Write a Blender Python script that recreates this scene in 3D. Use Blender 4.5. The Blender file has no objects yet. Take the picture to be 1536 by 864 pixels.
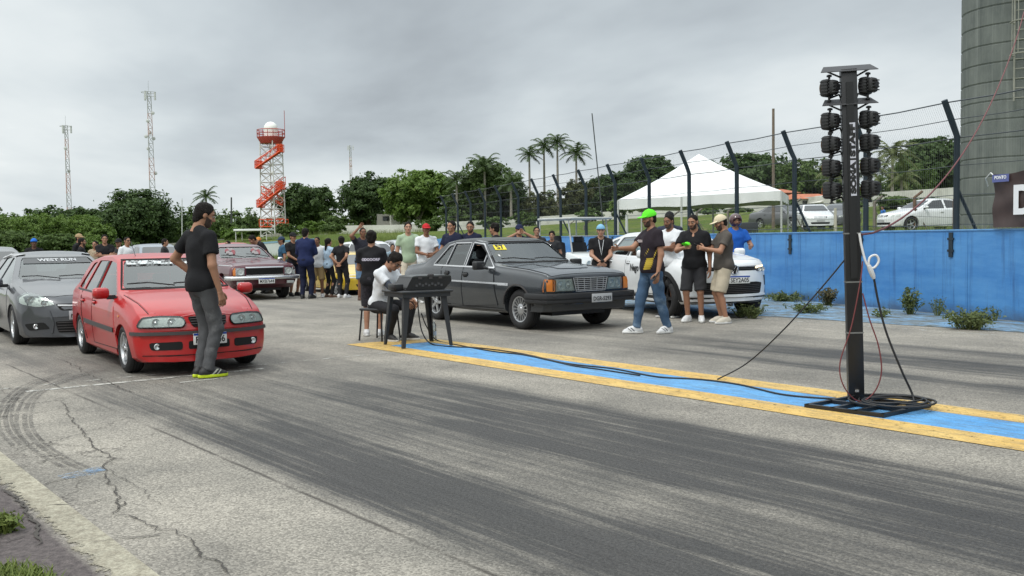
import bpy, bmesh, math, random
import numpy as np
from mathutils import Vector, Matrix
from mathutils.bvhtree import BVHTree
random.seed(7)
RNG = np.random.default_rng(11)
SC = bpy.context.scene
COL = SC.collection
R = math.radians
# ------------------------------------------------------------------ camera (1.42 m above the tarmac, 35 mm lens)
CAM_H, FPX, PITCH, ROLL = 1.42, 1490.0, math.atan(75 / 1490.0), R(0.8)
_fw = Vector((0, math.cos(PITCH), -math.sin(PITCH)))
_r0 = Vector((1, 0, 0))
_u0 = _r0.cross(_fw)
_rt = _r0 * math.cos(ROLL) - _u0 * math.sin(ROLL)
_up = _r0 * math.sin(ROLL) + _u0 * math.cos(ROLL)
def ray(px, py):
 return _fw + _rt * ((px - 768) / FPX) + _up * ((432 - py) / FPX)
def G(px, py, z=0.0):
 """the point at height z that the photograph shows at pixel px, py (1536 x 864)"""
 d = ray(px, py)
 t = (z - CAM_H) / d.z
 return Vector((d.x * t, d.y * t, z))
def D(px, py, depth):
 """the point at a distance (depth along +Y) shown at px, py"""
 d = ray(px, py)
 t = depth / d.y
 return Vector((d.x * t, d.y * t, CAM_H + d.z * t))
def hor(px):
 return 357 - 0.01396 * (px - 768)
# ------------------------------------------------------------------ objects
def S(r, g=None, b=None):
 """sRGB 0-255 -> linear"""
 if g is None:
  g = b = r
 f = lambda c: (c / 255 / 12.92) if c / 255 <= 0.04045 else ((c / 255 + 0.055) / 1.055) ** 2.4
 return (f(r), f(g), f(b))
def tag(o, label=None, cat=None, group=None, kind=None):
 if label: o['label'] = label
 if cat: o['category'] = cat
 if group: o['group'] = group
 if kind: o['kind'] = kind
 return o
def empty(name, loc, rz=0.0):
 o = bpy.data.objects.new(name, None)
 o.location = loc
 o.rotation_euler = (0, 0, rz)
 o.empty_display_size = 0.2
 COL.objects.link(o)
 return o
def link(name, me, mats=None, parent=None, smooth=None):
 if mats is not None:
  if not isinstance(mats, (list, tuple)): mats = [mats]
  if not len(me.materials):
   for m in mats: me.materials.append(m)
 if smooth is not None and len(me.polygons):
  me.polygons.foreach_set('use_smooth', [True] * len(me.polygons))
  if smooth < 179: me.set_sharp_from_angle(angle=R(smooth))
 o = bpy.data.objects.new(name, me)
 if parent is not None: o.parent = parent
 COL.objects.link(o)
 return o
def mesh_np(name, V, F, mi=None):
 """mesh from a vertex array and an (n,4) or (n,3) face array"""
 V = np.asarray(V, dtype=np.float32)
 F = np.asarray(F, dtype=np.int32)
 me = bpy.data.meshes.new(name)
 n, k = F.shape
 me.vertices.add(len(V)); me.vertices.foreach_set('co', V.ravel())
 me.loops.add(n * k); me.loops.foreach_set('vertex_index', F.ravel())
 me.polygons.add(n)
 me.polygons.foreach_set('loop_start', np.arange(0, n * k, k, dtype=np.int32))
 me.polygons.foreach_set('loop_total', np.full(n, k, dtype=np.int32))
 if mi is not None: me.polygons.foreach_set('material_index', np.asarray(mi, dtype=np.int32))
 me.update(calc_edges=True)
 return me
class MB:
 """collects boxes, tubes, lathes and quads into one mesh"""
 def __init__(s):
  s.v, s.f, s.m = [], [], []
 def add(s, vs, fs, mi=0):
  b = len(s.v)
  s.v += [tuple(v) for v in vs]
  s.f += [tuple(i + b for i in f) for f in fs]
  s.m += [mi] * len(fs)
  return s
 def box(s, c, d, rot=None, mi=0, bev=0.0):
  hx, hy, hz = d[0] / 2, d[1] / 2, d[2] / 2
  if bev <= 0:
   vs = [Vector((x, y, z)) for x in (-hx, hx) for y in (-hy, hy) for z in (-hz, hz)]
   fs = [(0, 1, 3, 2), (4, 6, 7, 5), (0, 4, 5, 1), (2, 3, 7, 6), (0, 2, 6, 4), (1, 5, 7, 3)]
  else:
   bm = bmesh.new()
   bmesh.ops.create_cube(bm, size=1.0)
   bmesh.ops.scale(bm, vec=d, verts=bm.verts)
   bmesh.ops.bevel(bm, geom=bm.edges[:], offset=min(bev, min(d) * .45), segments=2, affect='EDGES', profile=.5)
   bm.verts.index_update()
   vs = [v.co.copy() for v in bm.verts]
   fs = [tuple(v.index for v in f.verts) for f in bm.faces]
   bm.free()
  c = Vector(c)
  if rot is not None: vs = [rot @ v for v in vs]
  return s.add([v + c for v in vs], fs, mi)
 def tube(s, pts, r, n=6, cap=True, mi=0, closed=False):
  pts = [Vector(p) for p in pts]
  rs = r if isinstance(r, (list, tuple)) else [r] * len(pts)
  vs, fs = [], []
  N = None
  L = len(pts)
  for i, p in enumerate(pts):
   if closed: t = pts[(i + 1) % L] - pts[i - 1]
   else: t = (pts[min(i + 1, L - 1)] - pts[max(i - 1, 0)])
   if t.length < 1e-9: t = Vector((0, 0, 1))
   t.normalize()
   if N is None:
    N = t.cross(Vector((0, 0, 1)))
    if N.length < 1e-3: N = t.cross(Vector((1, 0, 0)))
   N = (N - t * N.dot(t))
   if N.length < 1e-6: N = t.orthogonal()
   N.normalize()
   B = t.cross(N)
   for k in range(n):
    a = 2 * math.pi * k / n
    vs.append(p + (N * math.cos(a) + B * math.sin(a)) * rs[i])
  for i in range(L if closed else L - 1):
   j = (i + 1) % L
   for k in range(n):
    fs.append((i * n + k, i * n + (k + 1) % n, j * n + (k + 1) % n, j * n + k))
  if cap and not closed:
   fs.append(tuple(range(n - 1, -1, -1)))
   fs.append(tuple((L - 1) * n + k for k in range(n)))
  return s.add(vs, fs, mi)
 def lathe(s, prof, n=24, axis='z', c=(0, 0, 0), mi=0, cap=True):
  vs, fs = [], []
  c = Vector(c)
  for (r, h) in prof:
   for k in range(n):
    a = 2 * math.pi * k / n
    x, y = r * math.cos(a), r * math.sin(a)
    vs.append(c + (Vector((x, y, h)) if axis == 'z' else Vector((x, h, y)) if axis == 'y' else Vector((h, x, y))))
  for i in range(len(prof) - 1):
   for k in range(n):
    fs.append((i * n + k, i * n + (k + 1) % n, (i + 1) * n + (k + 1) % n, (i + 1) * n + k))
  if cap:
   if prof[0][0] > 1e-5: fs.append(tuple(range(n - 1, -1, -1)))
   if prof[-1][0] > 1e-5: fs.append(tuple((len(prof) - 1) * n + k for k in range(n)))
  return s.add(vs, fs, mi)
 def quad(s, a, b, c, d, mi=0):
  return s.add([a, b, c, d], [(0, 1, 2, 3)], mi)
 def mesh(s, name, fix=True):
  me = bpy.data.meshes.new(name)
  me.from_pydata([tuple(v) for v in s.v], [], s.f)
  if any(s.m): me.polygons.foreach_set('material_index', s.m)
  if fix:
   bm = bmesh.new(); bm.from_mesh(me)
   bmesh.ops.recalc_face_normals(bm, faces=bm.faces)
   bm.to_mesh(me); bm.free()
  me.update()
  return me
 def build(s, name, mats, parent=None, smooth=40, fix=True):
  return link(name, s.mesh(name, fix), mats, parent, smooth)
def copy_tree(o, parent=None):
 c = o.copy()
 COL.objects.link(c)
 if parent is not None: c.parent = parent
 for ch in [x for x in SC.objects if x.parent == o]:
  copy_tree(ch, c)
 return c
# ------------------------------------------------------------------ materials
MATS = {}
def mat(name, col, rough=.6, metal=0., coat=0., var=0., vs=6., bump=0., bs=60., spec=.5, trans=0., dirt=None, emit=None):
 """principled material with a little object-space colour variation and bump"""
 if name in MATS: return MATS[name]
 m = bpy.data.materials.new(name)
 m.use_nodes = True
 nt = m.node_tree
 p = nt.nodes['Principled BSDF']
 p.inputs['Base Color'].default_value = (*col, 1)
 p.inputs['Roughness'].default_value = rough
 p.inputs['Metallic'].default_value = metal
 p.inputs['Coat Weight'].default_value = coat
 p.inputs['Coat Roughness'].default_value = .06
 p.inputs['Specular IOR Level'].default_value = spec
 if trans: p.inputs['Transmission Weight'].default_value = trans
 if emit:
  p.inputs['Emission Color'].default_value = (*emit[0], 1)
  p.inputs['Emission Strength'].default_value = emit[1]
 tc = nt.nodes.new('ShaderNodeTexCoord')
 if var > 0:
  n = nt.nodes.new('ShaderNodeTexNoise')
  n.inputs['Scale'].default_value = vs
  n.inputs['Detail'].default_value = 6
  n.inputs['Roughness'].default_value = .65
  nt.links.new(tc.outputs['Object'], n.inputs['Vector'])
  mr = nt.nodes.new('ShaderNodeMapRange')
  mr.inputs['From Min'].default_value = .3; mr.inputs['From Max'].default_value = .7
  mr.inputs['To Min'].default_value = 1 - var; mr.inputs['To Max'].default_value = 1 + var
  nt.links.new(n.outputs['Fac'], mr.inputs['Value'])
  mx = nt.nodes.new('ShaderNodeVectorMath'); mx.operation = 'SCALE'
  mx.inputs[0].default_value = col
  nt.links.new(mr.outputs[0], mx.inputs['Scale'])
  out = mx.outputs[0]
  if dirt:
   n2 = nt.nodes.new('ShaderNodeTexNoise'); n2.inputs['Scale'].default_value = vs * .6; n2.inputs['Detail'].default_value = 8
   n2.inputs['Roughness'].default_value = .7
   nt.links.new(tc.outputs['Object'], n2.inputs['Vector'])
   r2 = nt.nodes.new('ShaderNodeMapRange')
   r2.inputs['From Min'].default_value = .52; r2.inputs['From Max'].default_value = .72; r2.inputs['To Max'].default_value = dirt[1]
   nt.links.new(n2.outputs['Fac'], r2.inputs['Value'])
   mm = nt.nodes.new('ShaderNodeMix'); mm.data_type = 'RGBA'
   nt.links.new(r2.outputs[0], mm.inputs['Factor'])
   nt.links.new(out, mm.inputs['A']); mm.inputs['B'].default_value = (*dirt[0], 1)
   out = mm.outputs['Result']
  nt.links.new(out, p.inputs['Base Color'])
 if bump > 0:
  n = nt.nodes.new('ShaderNodeTexNoise')
  n.inputs['Scale'].default_value = bs; n.inputs['Detail'].default_value = 4
  nt.links.new(tc.outputs['Object'], n.inputs['Vector'])
  b = nt.nodes.new('ShaderNodeBump')
  b.inputs['Strength'].default_value = bump; b.inputs['Distance'].default_value = .02
  nt.links.new(n.outputs['Fac'], b.inputs['Height'])
  nt.links.new(b.outputs[0], p.inputs['Normal'])
 MATS[name] = m
 return m
def paint(name, col, rough=.35, coat=.9, metal=0.):
 return mat('paint ' + name, col, rough, metal, coat, var=.06, vs=2.2, dirt=(S(120, 112, 100), .10))
def glass(name, tint, refl=1.0):
 k = 'glass ' + name
 if k in MATS: return MATS[k]
 m = bpy.data.materials.new(k); m.use_nodes = True
 nt = m.node_tree; nt.nodes.clear()
 o = nt.nodes.new('ShaderNodeOutputMaterial')
 t = nt.nodes.new('ShaderNodeBsdfTransparent'); t.inputs[0].default_value = (*tint, 1)
 g = nt.nodes.new('ShaderNodeBsdfGlossy'); g.inputs['Roughness'].default_value = .03
 g.inputs['Color'].default_value = (.9, .93, .93, 1)
 fr = nt.nodes.new('ShaderNodeFresnel'); fr.inputs['IOR'].default_value = 1.55
 mu = nt.nodes.new('ShaderNodeMath'); mu.operation = 'MULTIPLY_ADD'; mu.use_clamp = True
 mu.inputs[1].default_value = 1.3 * refl; mu.inputs[2].default_value = .05 * refl
 mx = nt.nodes.new('ShaderNodeMixShader')
 nt.links.new(fr.outputs[0], mu.inputs[0]); nt.links.new(mu.outputs[0], mx.inputs[0])
 nt.links.new(t.outputs[0], mx.inputs[1]); nt.links.new(g.outputs[0], mx.inputs[2])
 nt.links.new(mx.outputs[0], o.inputs[0])
 MATS[k] = m
 return m
def text_mesh(txt, size, bold=0.0, ext=0.0):
 """flat lettering as a mesh: x right, y up, centred"""
 c = bpy.data.curves.new('lettering', 'FONT')
 c.body = txt; c.size = size; c.align_x = 'CENTER'; c.align_y = 'CENTER'
 c.offset = bold; c.extrude = ext; c.resolution_u = 3
 o = bpy.data.objects.new('lettering', c)
 COL.objects.link(o)
 dg = bpy.context.evaluated_depsgraph_get()
 me = bpy.data.meshes.new_from_object(o.evaluated_get(dg))
 bpy.data.objects.remove(o); bpy.data.curves.remove(c)
 return me
def eval_mods(o):
 dg = bpy.context.evaluated_depsgraph_get()
 return bpy.data.meshes.new_from_object(o.evaluated_get(dg))
# ------------------------------------------------------------------ implicit surfaces -> one continuous quad mesh
def snets(Fv, o, h):
 Sg = Fv < 0
 nx, ny, nz = Sg.shape
 c = np.zeros((nx - 1, ny - 1, nz - 1), np.int8)
 corners = [(i, j, k) for i in (0, 1) for j in (0, 1) for k in (0, 1)]
 sl = lambda A, i, j, k: A[i:nx - 1 + i, j:ny - 1 + j, k:nz - 1 + k]
 for q in corners: c += sl(Sg, *q)
 act = np.argwhere((c > 0) & (c < 8))
 if not len(act): return np.zeros((0, 3)), np.zeros((0, 4), int)
 idx = -np.ones(c.shape, np.int64)
 idx[tuple(act.T)] = np.arange(len(act))
 acc = np.zeros((len(act), 3)); cnt = np.zeros(len(act))
 for a in corners:
  for ax in range(3):
   if a[ax] == 1: continue
   b = list(a); b[ax] = 1
   va = Fv[act[:, 0] + a[0], act[:, 1] + a[1], act[:, 2] + a[2]]
   vb = Fv[act[:, 0] + b[0], act[:, 1] + b[1], act[:, 2] + b[2]]
   m = (va < 0) != (vb < 0)
   t = np.where(m, va / np.where(m, va - vb, 1), 0)
   p = np.tile(np.array(a, float), (len(act), 1)); p[:, ax] += t
   acc[m] += p[m]; cnt[m] += 1
 V = (act + acc / cnt[:, None]) * h + np.array(o)
 quads = []
 for ax in range(3):
  A = np.take(Sg, range(0, Sg.shape[ax] - 1), ax); B = np.take(Sg, range(1, Sg.shape[ax]), ax)
  e = np.argwhere(A != B)
  o1, o2 = [q for q in range(3) if q != ax]
  e = e[(e[:, o1] > 0) & (e[:, o2] > 0) & (e[:, o1] < Sg.shape[o1] - 1) & (e[:, o2] < Sg.shape[o2] - 1)]
  if not len(e): continue
  def ci(d1, d2):
   q = e.copy(); q[:, o1] -= d1; q[:, o2] -= d2
   return idx[tuple(q.T)]
  Q = np.stack([ci(1, 1), ci(0, 1), ci(0, 0), ci(1, 0)], 1)
  flip = ~A[tuple(e.T)]
  if ax == 1: flip = ~flip
  Q[flip] = Q[flip][:, ::-1]
  quads.append(Q)
 return V, np.concatenate(quads)
def grid(lo, hi, h):
 ax = [np.arange(lo[i], hi[i] + h, h) for i in range(3)]
 X = np.stack(np.meshgrid(*ax, indexing='ij'), -1)
 return X
def cap(P, a, b, ra, rb):
 a = np.asarray(a, float); b = np.asarray(b, float)
 ab = b - a
 t = np.clip(((P - a) @ ab) / max(ab @ ab, 1e-9), 0, 1)
 d = P - a - t[..., None] * ab
 return np.sqrt((d * d).sum(-1)) - (ra + (rb - ra) * t)
def ell(P, c, r):
 q = (P - np.asarray(c)) / np.asarray(r)
 k0 = np.sqrt((q * q).sum(-1)) + 1e-9
 q2 = q / np.asarray(r)
 k1 = np.sqrt((q2 * q2).sum(-1)) + 1e-9
 return k0 * (k0 - 1) / k1
def smin(a, b, k):
 h = np.clip(.5 + .5 * (b - a) / k, 0, 1)
 return b + (a - b) * h - k * h * (1 - h)
def smax(a, b, k): return -smin(-a, -b, k)
def wrinkle(P, amp, seed):
 r = np.random.default_rng(seed)
 w = 0
 for i in range(5):
  d = r.normal(size=3); d /= np.linalg.norm(d)
  w = w + np.sin(P @ d * r.uniform(26, 70) + r.uniform(0, 6) + 2.2 * np.sin(P @ r.normal(size=3) * 9))
 return w * amp / 2.2
# ------------------------------------------------------------------ head, hand and shoe, modelled once
def make_head():
 h = .006
 P = grid((-.11, -.14, -.19), (.11, .14, .14), h)
 d = ell(P, (0, -.012, .028), (.073, .097, .087))
 d = smin(d, ell(P, (0, .018, -.045), (.056, .068, .068)), .03)
 d = smin(d, ell(P, (0, .055, -.085), (.026, .026, .022)), .03)
 d = smin(d, cap(P, (0, -.02, -.06), (0, -.035, -.2), .056, .058), .02)
 for s in (-1, 1):
  d = smin(d, cap(P, (s * .012, .082, .036), (s * .048, .066, .034), .009, .007), .012)
  d = smax(d, -ell(P, (s * .032, .099, .012), (.017, .015, .011)), .010)
  d = smin(d, ell(P, (s * .031, .075, .010), (.014, .012, .010)), .004)
  d = smin(d, ell(P, (s * .046, .058, -.022), (.016, .016, .016)), .02)
  d = smin(d, ell(P, (s * .075, -.008, -.0), (.010, .021, .032)), .006)
 d = smin(d, cap(P, (0, .080, .020), (0, .102, -.022), .008, .012), .010)
 d = smin(d, cap(P, (-.012, .088, -.026), (.012, .088, -.026), .009, .009), .006)
 d = smin(d, cap(P, (-.018, .079, -.050), (.018, .079, -.050), .0075, .0075), .006)
 d = smin(d, cap(P, (-.015, .078, -.062), (.015, .078, -.062), .008, .008), .006)
 V, F = snets(d, (-.11, -.14, -.19), h)
 C = V[F].mean(1)
 x, y, z = C.T
 ax = np.abs(x)
 mi = np.zeros(len(F), int)
 brow = (np.abs(z - .034 + .08 * (ax - .03)) < .006) & (ax > .012) & (ax < .052) & (y > .05)
 eye = (((ax - .032) / .014) ** 2 + ((z - .011) / .007) ** 2 < 1) & (y > .06)
 iris = (((ax - .031) / .009) ** 2 + ((z - .011) / .006) ** 2 < 1) & (y > .06)
 lips = (ax < .024) & (np.abs(z + .056) < .009) & (y > .07)
 beard = (y > .0 - .0) & (z < -.038 - .35 * (y - .02).clip(0, .06) + .9 * (ax - .03).clip(0, 1)) & (z > -.118) & (y > .012) & ~lips
 must = (ax < .030) & (z < -.034) & (z > -.047) & (y > .07)
 cls = {'brow': brow, 'eye': eye, 'iris': iris, 'lips': lips, 'beard': beard | must}
 return V, F, cls
HEAD_V, HEAD_F, HEAD_C = make_head()
def make_hair(style):
 h = .008 if style != 'curly' else .0075
 lo, hi = (-.13, -.17, -.26), (.13, .14, .17)
 P = grid(lo, hi, h)
 if style == 'short':
  d = smin(ell(P, (0, -.016, .036), (.084, .106, .096)), ell(P, (0, -.058, -.04), (.062, .056, .062)), .03)
  d = d + wrinkle(P * 1.6, .0036, 3)
  face = (P[..., 1] - .062) + .55 * (.075 - P[..., 2]).clip(-.2, .2) * (P[..., 2] < .075)
  d = smax(d, face, .012)
  d = smax(d, -(P[..., 2] + .03) - .9 * (-P[..., 1] - .0).clip(0, 1), .012)
  for s in (-1, 1): d = smax(d, -ell(P, (s * .083, .0, -.012), (.022, .026, .036)), .006)
 elif style == 'crop':
  d = smin(ell(P, (0, -.013, .031), (.078, .102, .092)), ell(P, (0, -.052, -.03), (.060, .054, .05)), .03) + wrinkle(P * 1.8, .0022, 4)
  face = (P[..., 1] - .058) + .6 * (.075 - P[..., 2]).clip(-.2, .2) * (P[..., 2] < .075)
  d = smax(d, face, .008)
  d = smax(d, -(P[..., 2] + .025) - .85 * (-P[..., 1] - .0).clip(0, 1), .01)
  for s in (-1, 1): d = smax(d, -ell(P, (s * .08, .0, -.012), (.022, .026, .036)), .006)
 elif style in ('curly', 'tall'):
  d = ell(P, (0, -.018, .05), (.092, .112, .098)) + wrinkle(P * 1.7, .006, 5)
  face = (P[..., 1] - .066) + .55 * (.07 - P[..., 2]).clip(-.2, .2) * (P[..., 2] < .07)
  d = smax(d, face, .012)
  d = smin(d, ell(P, (0, -.055, -.02), (.07, .064, .06)), .03)
  d = smax(d, -(P[..., 2] + .03) - .8 * (-P[..., 1] - .0).clip(0, 1), .012)
  for s in (-1, 1): d = smax(d, -ell(P, (s * .083, .004, -.015), (.018, .022, .03)), .006)
 else:  # long, gathered behind
  d = ell(P, (0, -.018, .03), (.086, .108, .098)) + wrinkle(P, .003, 6)
  face = (P[..., 1] - .060) + .5 * (.08 - P[..., 2]).clip(-.3, .3) * (P[..., 2] < .08)
  d = smax(d, face, .012)
  d = smin(d, cap(P, (0, -.10, .05), (0, -.12, -.22), .045, .028) + wrinkle(P, .004, 8), .03)
  d = smax(d, -(P[..., 2] + .05) * 1.0 - 3 * (-P[..., 1] - .06).clip(0, 1), .012)
 V, F = snets(d, lo, h)
 return V, F
HAIR = {}
def hair_mesh(style):
 if style not in HAIR:
  V, F = make_hair(style)
  HAIR[style] = (V, F)
 return HAIR[style]
def make_cap():
 h = .007
 lo, hi = (-.12, -.14, -.02), (.12, .24, .16)
 P = grid(lo, hi, h)
 d = ell(P, (0, -.012, .036), (.086, .108, .096))
 d = smax(d, .030 - P[..., 2] - .12 * (P[..., 1]), .006)
 b = np.abs(P[..., 2] - .046 + .16 * (P[..., 1] - .09) + 1.6 * P[..., 0] ** 2) - .005
 pk = np.sqrt((P[..., 0] / .078) ** 2 + ((P[..., 1] - .085) / .085) ** 2) - 1
 b = smax(b, pk * .078, .005)
 b = smax(b, .06 - P[..., 1], .004)
 d = smin(d, b, .008)
 d = smin(d, ell(P, (0, -.012, .133), (.009, .009, .006)), .003)
 return snets(d, lo, h)
CAP_V, CAP_F = make_cap()
def make_hand(curl):
 """wrist at the origin, fingers down -z, thumb side +y, palm facing -x (a left hand hanging seen from outside); length 0.185"""
 h = .0042
 lo, hi = (-.075, -.06, -.205), (.035, .085, .03)
 P = grid(lo, hi, h)
 d = cap(P, (0, 0, .02), (0, 0, -.01), .024, .024)
 for y in (-.026, -.009, .008, .024):
  d = smin(d, cap(P, (0, y * .55, -.02), (0, y, -.085), .0145, .0125), .012)
 L = [(-.032, .062), (-.012, .078), (.010, .083), (.031, .074)]
 for i, (y, ln) in enumerate(L):
  a = np.array((0, y * .95, -.086)); ang = curl * (.55 + .12 * (3 - i))
  yy = y * .2
  for seg, r0, r1 in ((.46, .0098, .0090), (.30, .0090, .0083), (.24, .0083, .0072)):
   dirv = np.array((-math.sin(ang), yy * 1.2, -math.cos(ang)))
   b = a + dirv * ln * seg
   d = smin(d, cap(P, a, b, r0, r1), .003)
   a = b; ang += curl * .75
 a = np.array((-.006, .020, -.025))
 for v, r0, r1 in (((-.008, .028, -.026), .0135, .0115), ((-.010, .016, -.026), .0115, .010), ((-.010, .004, -.024), .010, .008)):
  b = a + np.array(v); d = smin(d, cap(P, a, b, r0, r1), .005); a = b
 return snets(d, lo, h)
HANDS = {'relaxed': make_hand(.42), 'grip': make_hand(1.05)}
def make_shoe(kind):
 """ankle joint above (0,0,.08); toe to +y; material 0 upper, 1 sole, 2 stripe"""
 h = .0065
 lo, hi = (-.07, -.11, -.012), (.07, .22, .17)
 P = grid(lo, hi, h)
 x, y, z = P[..., 0], P[..., 1], P[..., 2]
 if kind == 'sandal':
  d = cap(P, (0, -.04, .028), (0, .11, .022), .033, .030)
  d = smin(d, cap(P, (.0, .10, .02), (.012, .165, .018), .036, .016), .02)
  d = smin(d, cap(P, (0, 0, .09), (0, -.02, .04), .036, .034), .03)
  d = smax(d, .012 - z, .003)
  sole = smax(np.sqrt((x / .047) ** 2 + ((y - .05) / .135) ** 2) * .047 - .047, np.abs(z - .010) - .010, .004)
  d = np.minimum(d, sole)
 else:
  d = cap(P, (0, -.045, .048), (0, .09, .042), .040, .040)
  d = smin(d, cap(P, (0, .08, .036), (.008, .155, .030), .044, .030), .03)
  d = smin(d, cap(P, (0, -.01, .10), (0, -.012, .06), .042, .044), .03)
  d = smin(d, cap(P, (0, .02, .085), (0, .09, .058), .030, .026), .03)
  d = smax(d, z - .105 - .15 * (-y).clip(0, .2), .006)
  sole = smax(np.sqrt((x / .050) ** 2 + (((y - .052) / (.148)) ** 2)) * .05 - .05, np.abs(z - .016) - .016 - .05 * np.abs(y - .05) ** 1.0 * .2, .006)
  d = smin(d, sole, .006)
  d = smax(d, -z - .0, .003)
 V, F = snets(d, lo, h)
 C = V[F].mean(1)
 mi = np.where(C[:, 2] < (.018 if kind == 'sandal' else .031), 1, 0)
 if kind != 'sandal':
  st = (np.abs((C[:, 1] * .8 - C[:, 2] * .9) - .0) < .008) | (np.abs((C[:, 1] * .8 - C[:, 2] * .9) - .035) < .006)
  mi = np.where((mi == 0) & st & (np.abs(C[:, 0]) > .02) & (C[:, 2] < .08), 2, mi)
 return V, F, mi
SHOES = {k: make_shoe(k) for k in ('sneaker', 'sandal')}
SKIN = {k: mat('skin ' + k, c, .55, var=.08, vs=14, spec=.35) for k, c in
  dict(light=(.42, .235, .16), tan=(.33, .17, .105), brown=(.22, .105, .062), dark=(.12, .06, .038)).items()}
HAIRM = mat('hair black', (.012, .0095, .008), .75, var=.5, vs=60, bump=1., bs=120, spec=.2)
BEARDM = mat('beard stubble', (.06, .036, .026), .7, bump=.5, bs=300)
BROWM = mat('brow', (.02, .014, .011), .7)
EYEM = mat('eye white', (.22, .19, .17), .4)
IRISM = mat('iris', (.015, .01, .008), .15)
LIPM = {k: mat('lips ' + k, c, .5) for k, c in dict(light=(.33, .13, .10), tan=(.26, .10, .075), brown=(.16, .065, .05), dark=(.10, .04, .035)).items()}
def cloth(name, col, var=.10, rough=.85):
 return mat('cloth ' + name, col, rough, var=var, vs=9, bump=.35, bs=220, spec=.25)
def denim(name, col, wash):
 return mat('denim ' + name, col, .85, var=.16, vs=7, bump=.4, bs=260, spec=.2, dirt=(wash, .85))
def ik(a, b, l1, l2, pole):
 a, b = np.array(a, float), np.array(b, float)
 d = b - a
 L = np.linalg.norm(d)
 if L > (l1 + l2) * .999:
  b = a + d / L * (l1 + l2) * .999; d = b - a; L = np.linalg.norm(d)
 x = (l1 * l1 - l2 * l2 + L * L) / (2 * L)
 hgt = math.sqrt(max(l1 * l1 - x * x, 0))
 u = d / L
 p = np.array(pole, float); p = p - u * (p @ u); p /= max(np.linalg.norm(p), 1e-6)
 return a + u * x + p * hgt, b
def rotx(a):
 c, s = math.cos(a), math.sin(a)
 return np.array([[1, 0, 0], [0, c, -s], [0, s, c]])
def rotz(a):
 c, s = math.cos(a), math.sin(a)
 return np.array([[c, -s, 0], [s, c, 0], [0, 0, 1]])
def frame(zdir, ydir):
 z = zdir / np.linalg.norm(zdir)
 y = ydir - z * (ydir @ z); y /= max(np.linalg.norm(y), 1e-6)
 x = np.cross(y, z)
 return np.stack([x, y, z], 1)
# wrist targets relative to the middle between the shoulders (x to the body's right, y forward, z up), elbow poles
ARMS = {
 'down': ((.26, .04, -.56), (.4, -1, .1)),
 'front': ((.05, .25, -.36), (1, -.5, -.6)),       # forearm across the belly
 'clasp': ((.035, .22, -.44), (1, -.6, -.4)),
 'cross': ((-.13, .20, -.24), (1, .1, -.9)),
 'behind': ((.06, -.17, -.42), (1, -.6, .0)),
 'phone': ((.09, .34, -.22), (.8, -.2, -1)),
 'raise': ((.16, .20, .30), (.9, .4, -.3)),
 'face': ((.10, .25, .12), (1, .1, -.5)),
 'reach': ((.12, .46, -.22), (.3, -.2, -1)),
 'point': ((.22, .45, -.02), (.5, -.1, -1)),
 'hip': ((.24, .08, -.42), (1, -.8, .1)),
 'hold': ((.20, .30, -.30), (.6, -.6, -.6)),
 'lap': ((.10, .36, -.46), (.8, -.2, -.6)),
 'table': ((.10, .38, -.40), (.8, -.4, -.6)),
}
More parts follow.
